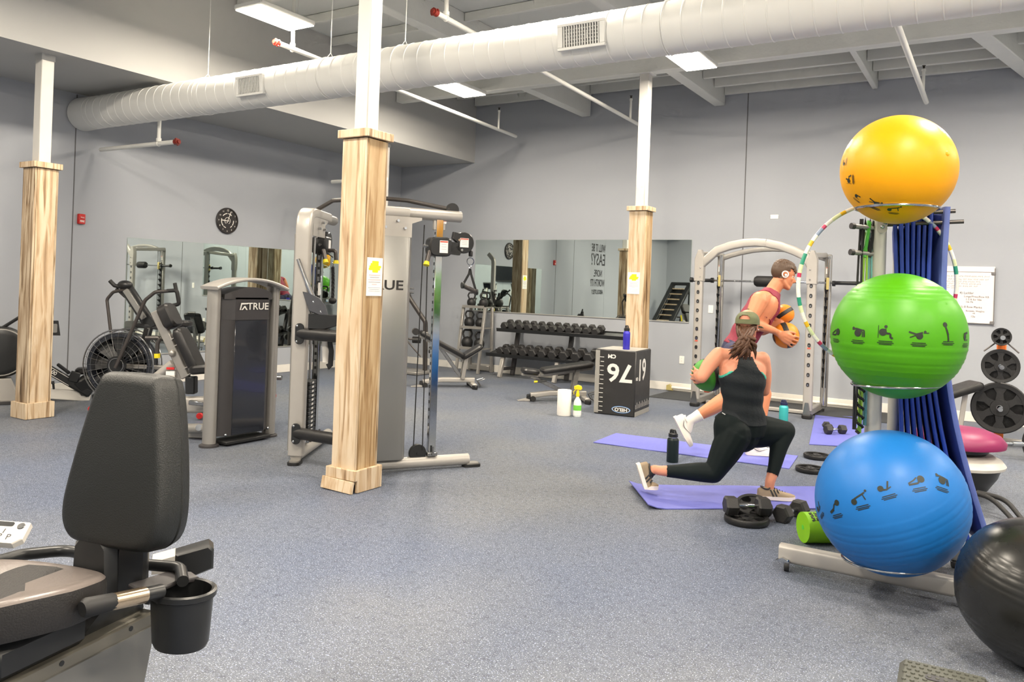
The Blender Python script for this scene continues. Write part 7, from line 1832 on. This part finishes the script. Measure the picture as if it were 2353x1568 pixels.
hair = (lab == 12) & (lu > np.where(la > 0.03, 0.062, np.where(la > -0.01, 0.035, -0.045))) & ~((ls_ > 0.082))
rng = np.random.default_rng(2)
hn = 0.004 + 0.018 * np.clip((lu - 0.05) / 0.06, 0, 1) * (0.6 + 0.4 * np.sin(V[:, 0] * 260) * np.sin(V[:, 1] * 240)) + 0.012 * np.clip((la - 0.02) / 0.06, 0, 1)
garment(V, Nn, Fc, hair, hn, 'hair', 'hair light brown', MN)
tf = MB()
for k in range(60):
    a = rng.uniform(-0.06, 0.09); b = rng.uniform(-0.055, 0.055); p = Hm(a, b, 0.112 - 6.0 * (a + 0.012) ** 2 - 6 * b * b); q = p + uh * 0.016 * rng.uniform(0.6, 1.4) + fv * rng.uniform(-0.004, 0.02) + lh * rng.uniform(-0.01, 0.01)
    tf.tube([p - uh * 0.008, (p + q) / 2 + fv * 0.003, q], [0.009, 0.007, 0.001], 5)
tf.build('hair_tufts', 'hair light brown', MN, kind='stuff')
RM = Matrix((fv, lh, uh)).transposed()
for k in (-1, 1):
    e = MB().ball(Hm(0.070, 0.030 * k, 0.004), (0.012, 0.013, 0.008), 12, 8, RM).build('eye', 'eye white', MN)
    MB().ball(Hm(0.079, 0.031 * k, 0.003), (0.0045, 0.006, 0.006), 10, 8, RM).build('iris', 'eye iris', e)
    MB().tube([Hm(0.084, 0.016 * k, 0.026), Hm(0.085, 0.030 * k, 0.031), Hm(0.074, 0.046 * k, 0.026)], [0.004, 0.005, 0.003], 6).build('eyebrow', 'hair light brown', MN)
MB().tube(fillet([Hm(0.078, -0.022, -0.0705), Hm(0.094, 0, -0.070), Hm(0.078, 0.022, -0.0705)], 0.01), 0.004, 6).build('lips', 'lip', MN)
ep = MB().torus(Hm(-0.016, -0.096, 0.0), 0.028, 0.0055, lh, 20, 8).build('earphone', 'white plastic', MN)
MB().ball(Hm(-0.01, -0.098, -0.006), (0.012, 0.012, 0.012), 10, 8).build('ear_pod', 'white plastic', ep)
e2 = MB().torus(Hm(-0.016, 0.096, 0.0), 0.028, 0.0055, lh, 20, 8).build('earphone', 'white plastic', MN)
yl = Vector((0, 0, 1)).cross(_R)
Ml = basis(w(1716, 1047, E0 + 0.02), _R, yl); Ml.translation.z = 0.0115
shoe(Ml, 0.31, 0.0, 'shoe white', 'shoe dark', 'swoosh', MN, 'shoe white')
hl = w(1552, 962, E0 - 0.10); tl = w(1582, 1024, E0 - 0.10); xd = (tl - hl).normalized(); zd = (_R - xd * _R.dot(xd)).normalized(); ydv = zd.cross(xd)
Mr = basis(hl + zd * -0.01 - xd * 0.01, xd, ydv, zd)
shoe(Mr, 0.31, 0.12, 'shoe white', 'shoe dark', 'swoosh', MN, 'shoe white')
medball('orange and black medicine ball gripped in the man\'s near hand', b1, R1, 'medicine orange', _R * 0.92 - _F * 0.15 + Vector((0, 0, 0.28)))
medball('smaller orange and black ball held in the man\'s far hand', b2, R2, 'medicine orange', _R * 0.55 + Vector((0, 0, -0.8)) - _F * 0.3)
# foam pad on the smith bar behind him
pc = Vector((7.0, YB - 0.09, 1.693))
t = thing('bar_pad', 'round black foam pad on the smith machine bar behind the man', 'bar pad', pc)
MB().tube([pc + Vector((-0.14, 0, 0)), pc + Vector((-0.11, 0, 0)), pc + Vector((0.11, 0, 0)), pc + Vector((0.14, 0, 0))], [0.055, 0.075, 0.075, 0.055], 20).build('foam', 'black rubber', t)
MB().tube([pc + Vector((-0.144, 0, 0)), pc + Vector((-0.138, 0, 0))], 0.03, 14).build('end_ring', 'charcoal panel', t)

# ------------------------------------------------------------------ machines behind the camera that the mirrors show
mat('ladder black', (26, 27, 28), 0.4, 0, 0.1)
def elliptical(label, x, y, rz):
    t = thing('elliptical_trainer', label, 'elliptical trainer', (x, y, 0), 'cardio machines seen in the wide mirror')
    M0 = frame((x, y, 0), rz)
    MB(M0).box((0, 0, 0.05), (0.12, 1.5, 0.08), b=0.02).build('base_beam', 'silver light', t)
    for yy in (-0.72, 0.72): MB(M0).box((0, yy, 0.03), (0.6, 0.09, 0.06), b=0.02).build('cross_foot', 'black plastic', t)
    MB(M0).prism([(-0.62, 0.06), (-0.1, 0.06), (-0.05, 0.3), (-0.2, 0.58), (-0.45, 0.62), (-0.62, 0.4)], 0.22, (0, 0, 0), (0, 1, 0), (0, 0, 1), bev=0.03).build('drive_housing', 'black plastic', t)
    MB(M0).bar((0, -0.3, 0.5), (0, -0.12, 1.42), 0.09, 0.07, up=(1, 0, 0), bev=0.015).build('console_mast', 'silver light', t)
    MB(M0).box((0, -0.12, 1.5), (0.34, 0.06, 0.26), rotm('X', 0.35), b=0.02).build('console', 'black plastic', t)
    MB(M0).box((0, -0.155, 1.505), (0.26, 0.006, 0.16), rotm('X', 0.35)).build('console_screen', 'tv black', t)
    for s in (-1, 1):
        MB(M0).tube(fillet([(0.20 * s, -0.2, 0.35), (0.24 * s, -0.1, 1.0), (0.26 * s, 0.08, 1.42), (0.20 * s, 0.16, 1.58)], 0.15), 0.019, 10).build('swing_handle', 'silver light', t)
        MB(M0).tube([(0.255 * s, 0.07, 1.38), (0.20 * s, 0.16, 1.58)], 0.024, 10).build('handle_grip', 'black rubber', t)
        MB(M0).bar((0.18 * s, -0.5 + 0.1 * s, 0.25), (0.18 * s, 0.5, 0.32 + 0.08 * s), 0.06, 0.05, bev=0.01).build('pedal_arm', 'silver paint', t)
        MB(M0).box((0.18 * s, 0.35, 0.36 + 0.06 * s), (0.17, 0.4, 0.05), b=0.015).build('pedal', 'black plastic', t)
        MB(M0).tube(fillet([(0.0, -0.13, 1.25), (0.16 * s, 0.0, 1.22), (0.16 * s, 0.16, 1.2)], 0.05), 0.016, 8).build('fixed_handle', 'black rubber', t)
elliptical('silver and black elliptical trainer under the television, nearer the corner', 5.15, -12.75, PI)
elliptical('silver and black elliptical trainer under the television, farther from the corner', 6.35, -12.75, PI)
LC = thing('ladder_climber', 'black inclined ladder climber with wooden rungs by the wall, seen in the wide mirror', 'climbing machine', (0.85, -12.3, 0))
La = Vector((0.62, -11.6, 0.12)); Lb = Vector((1.0, -12.75, 1.78)); dl = (Lb - La).normalized(); sx = Vector((0.95, 0.31, 0)).normalized()
for s in (-1, 1):
    MB().bar(La + sx * 0.33 * s, Lb + sx * 0.33 * s, 0.09, 0.16, up=sx, bev=0.012).build('side_rail', 'ladder black', LC)
    MB().bar(Lb + sx * 0.33 * s + Vector((0, 0, -0.05)), Vector((Lb.x, Lb.y, 0.03)) + sx * 0.33 * s, 0.06, 0.08, bev=0.01).build('rear_leg', 'ladder black', LC)
MB().bar(Lb - sx * 0.38, Lb + sx * 0.38, 0.14, 0.1, bev=0.015).build('top_housing', 'ladder black', LC)
MB().box((La.x, La.y, 0.06), (0.9, 0.5, 0.1), b=0.02).build('base_plate', 'ladder black', LC)
MB().bar(La.lerp(Lb, 0.06) - dl.cross(sx) * 0.09, La.lerp(Lb, 0.94) - dl.cross(sx) * 0.09, 0.58, 0.02, up=dl.cross(sx), bev=0.004).build('belt_guard', 'ladder black', LC)
for k in range(9):
    c = La.lerp(Lb, 0.10 + 0.10 * k); MB().tube([c - sx * 0.3, c + sx * 0.3], 0.02, 10).build('rung', 'washed pine', LC)
nm = dl.cross(sx); nm = nm if nm.y > 0 else -nm
MB().bar(La.lerp(Lb, 0.2) + sx * 0.378, La.lerp(Lb, 0.72) + sx * 0.378, 0.05, 0.003, up=sx).build('side_print', 'white plastic', LC)
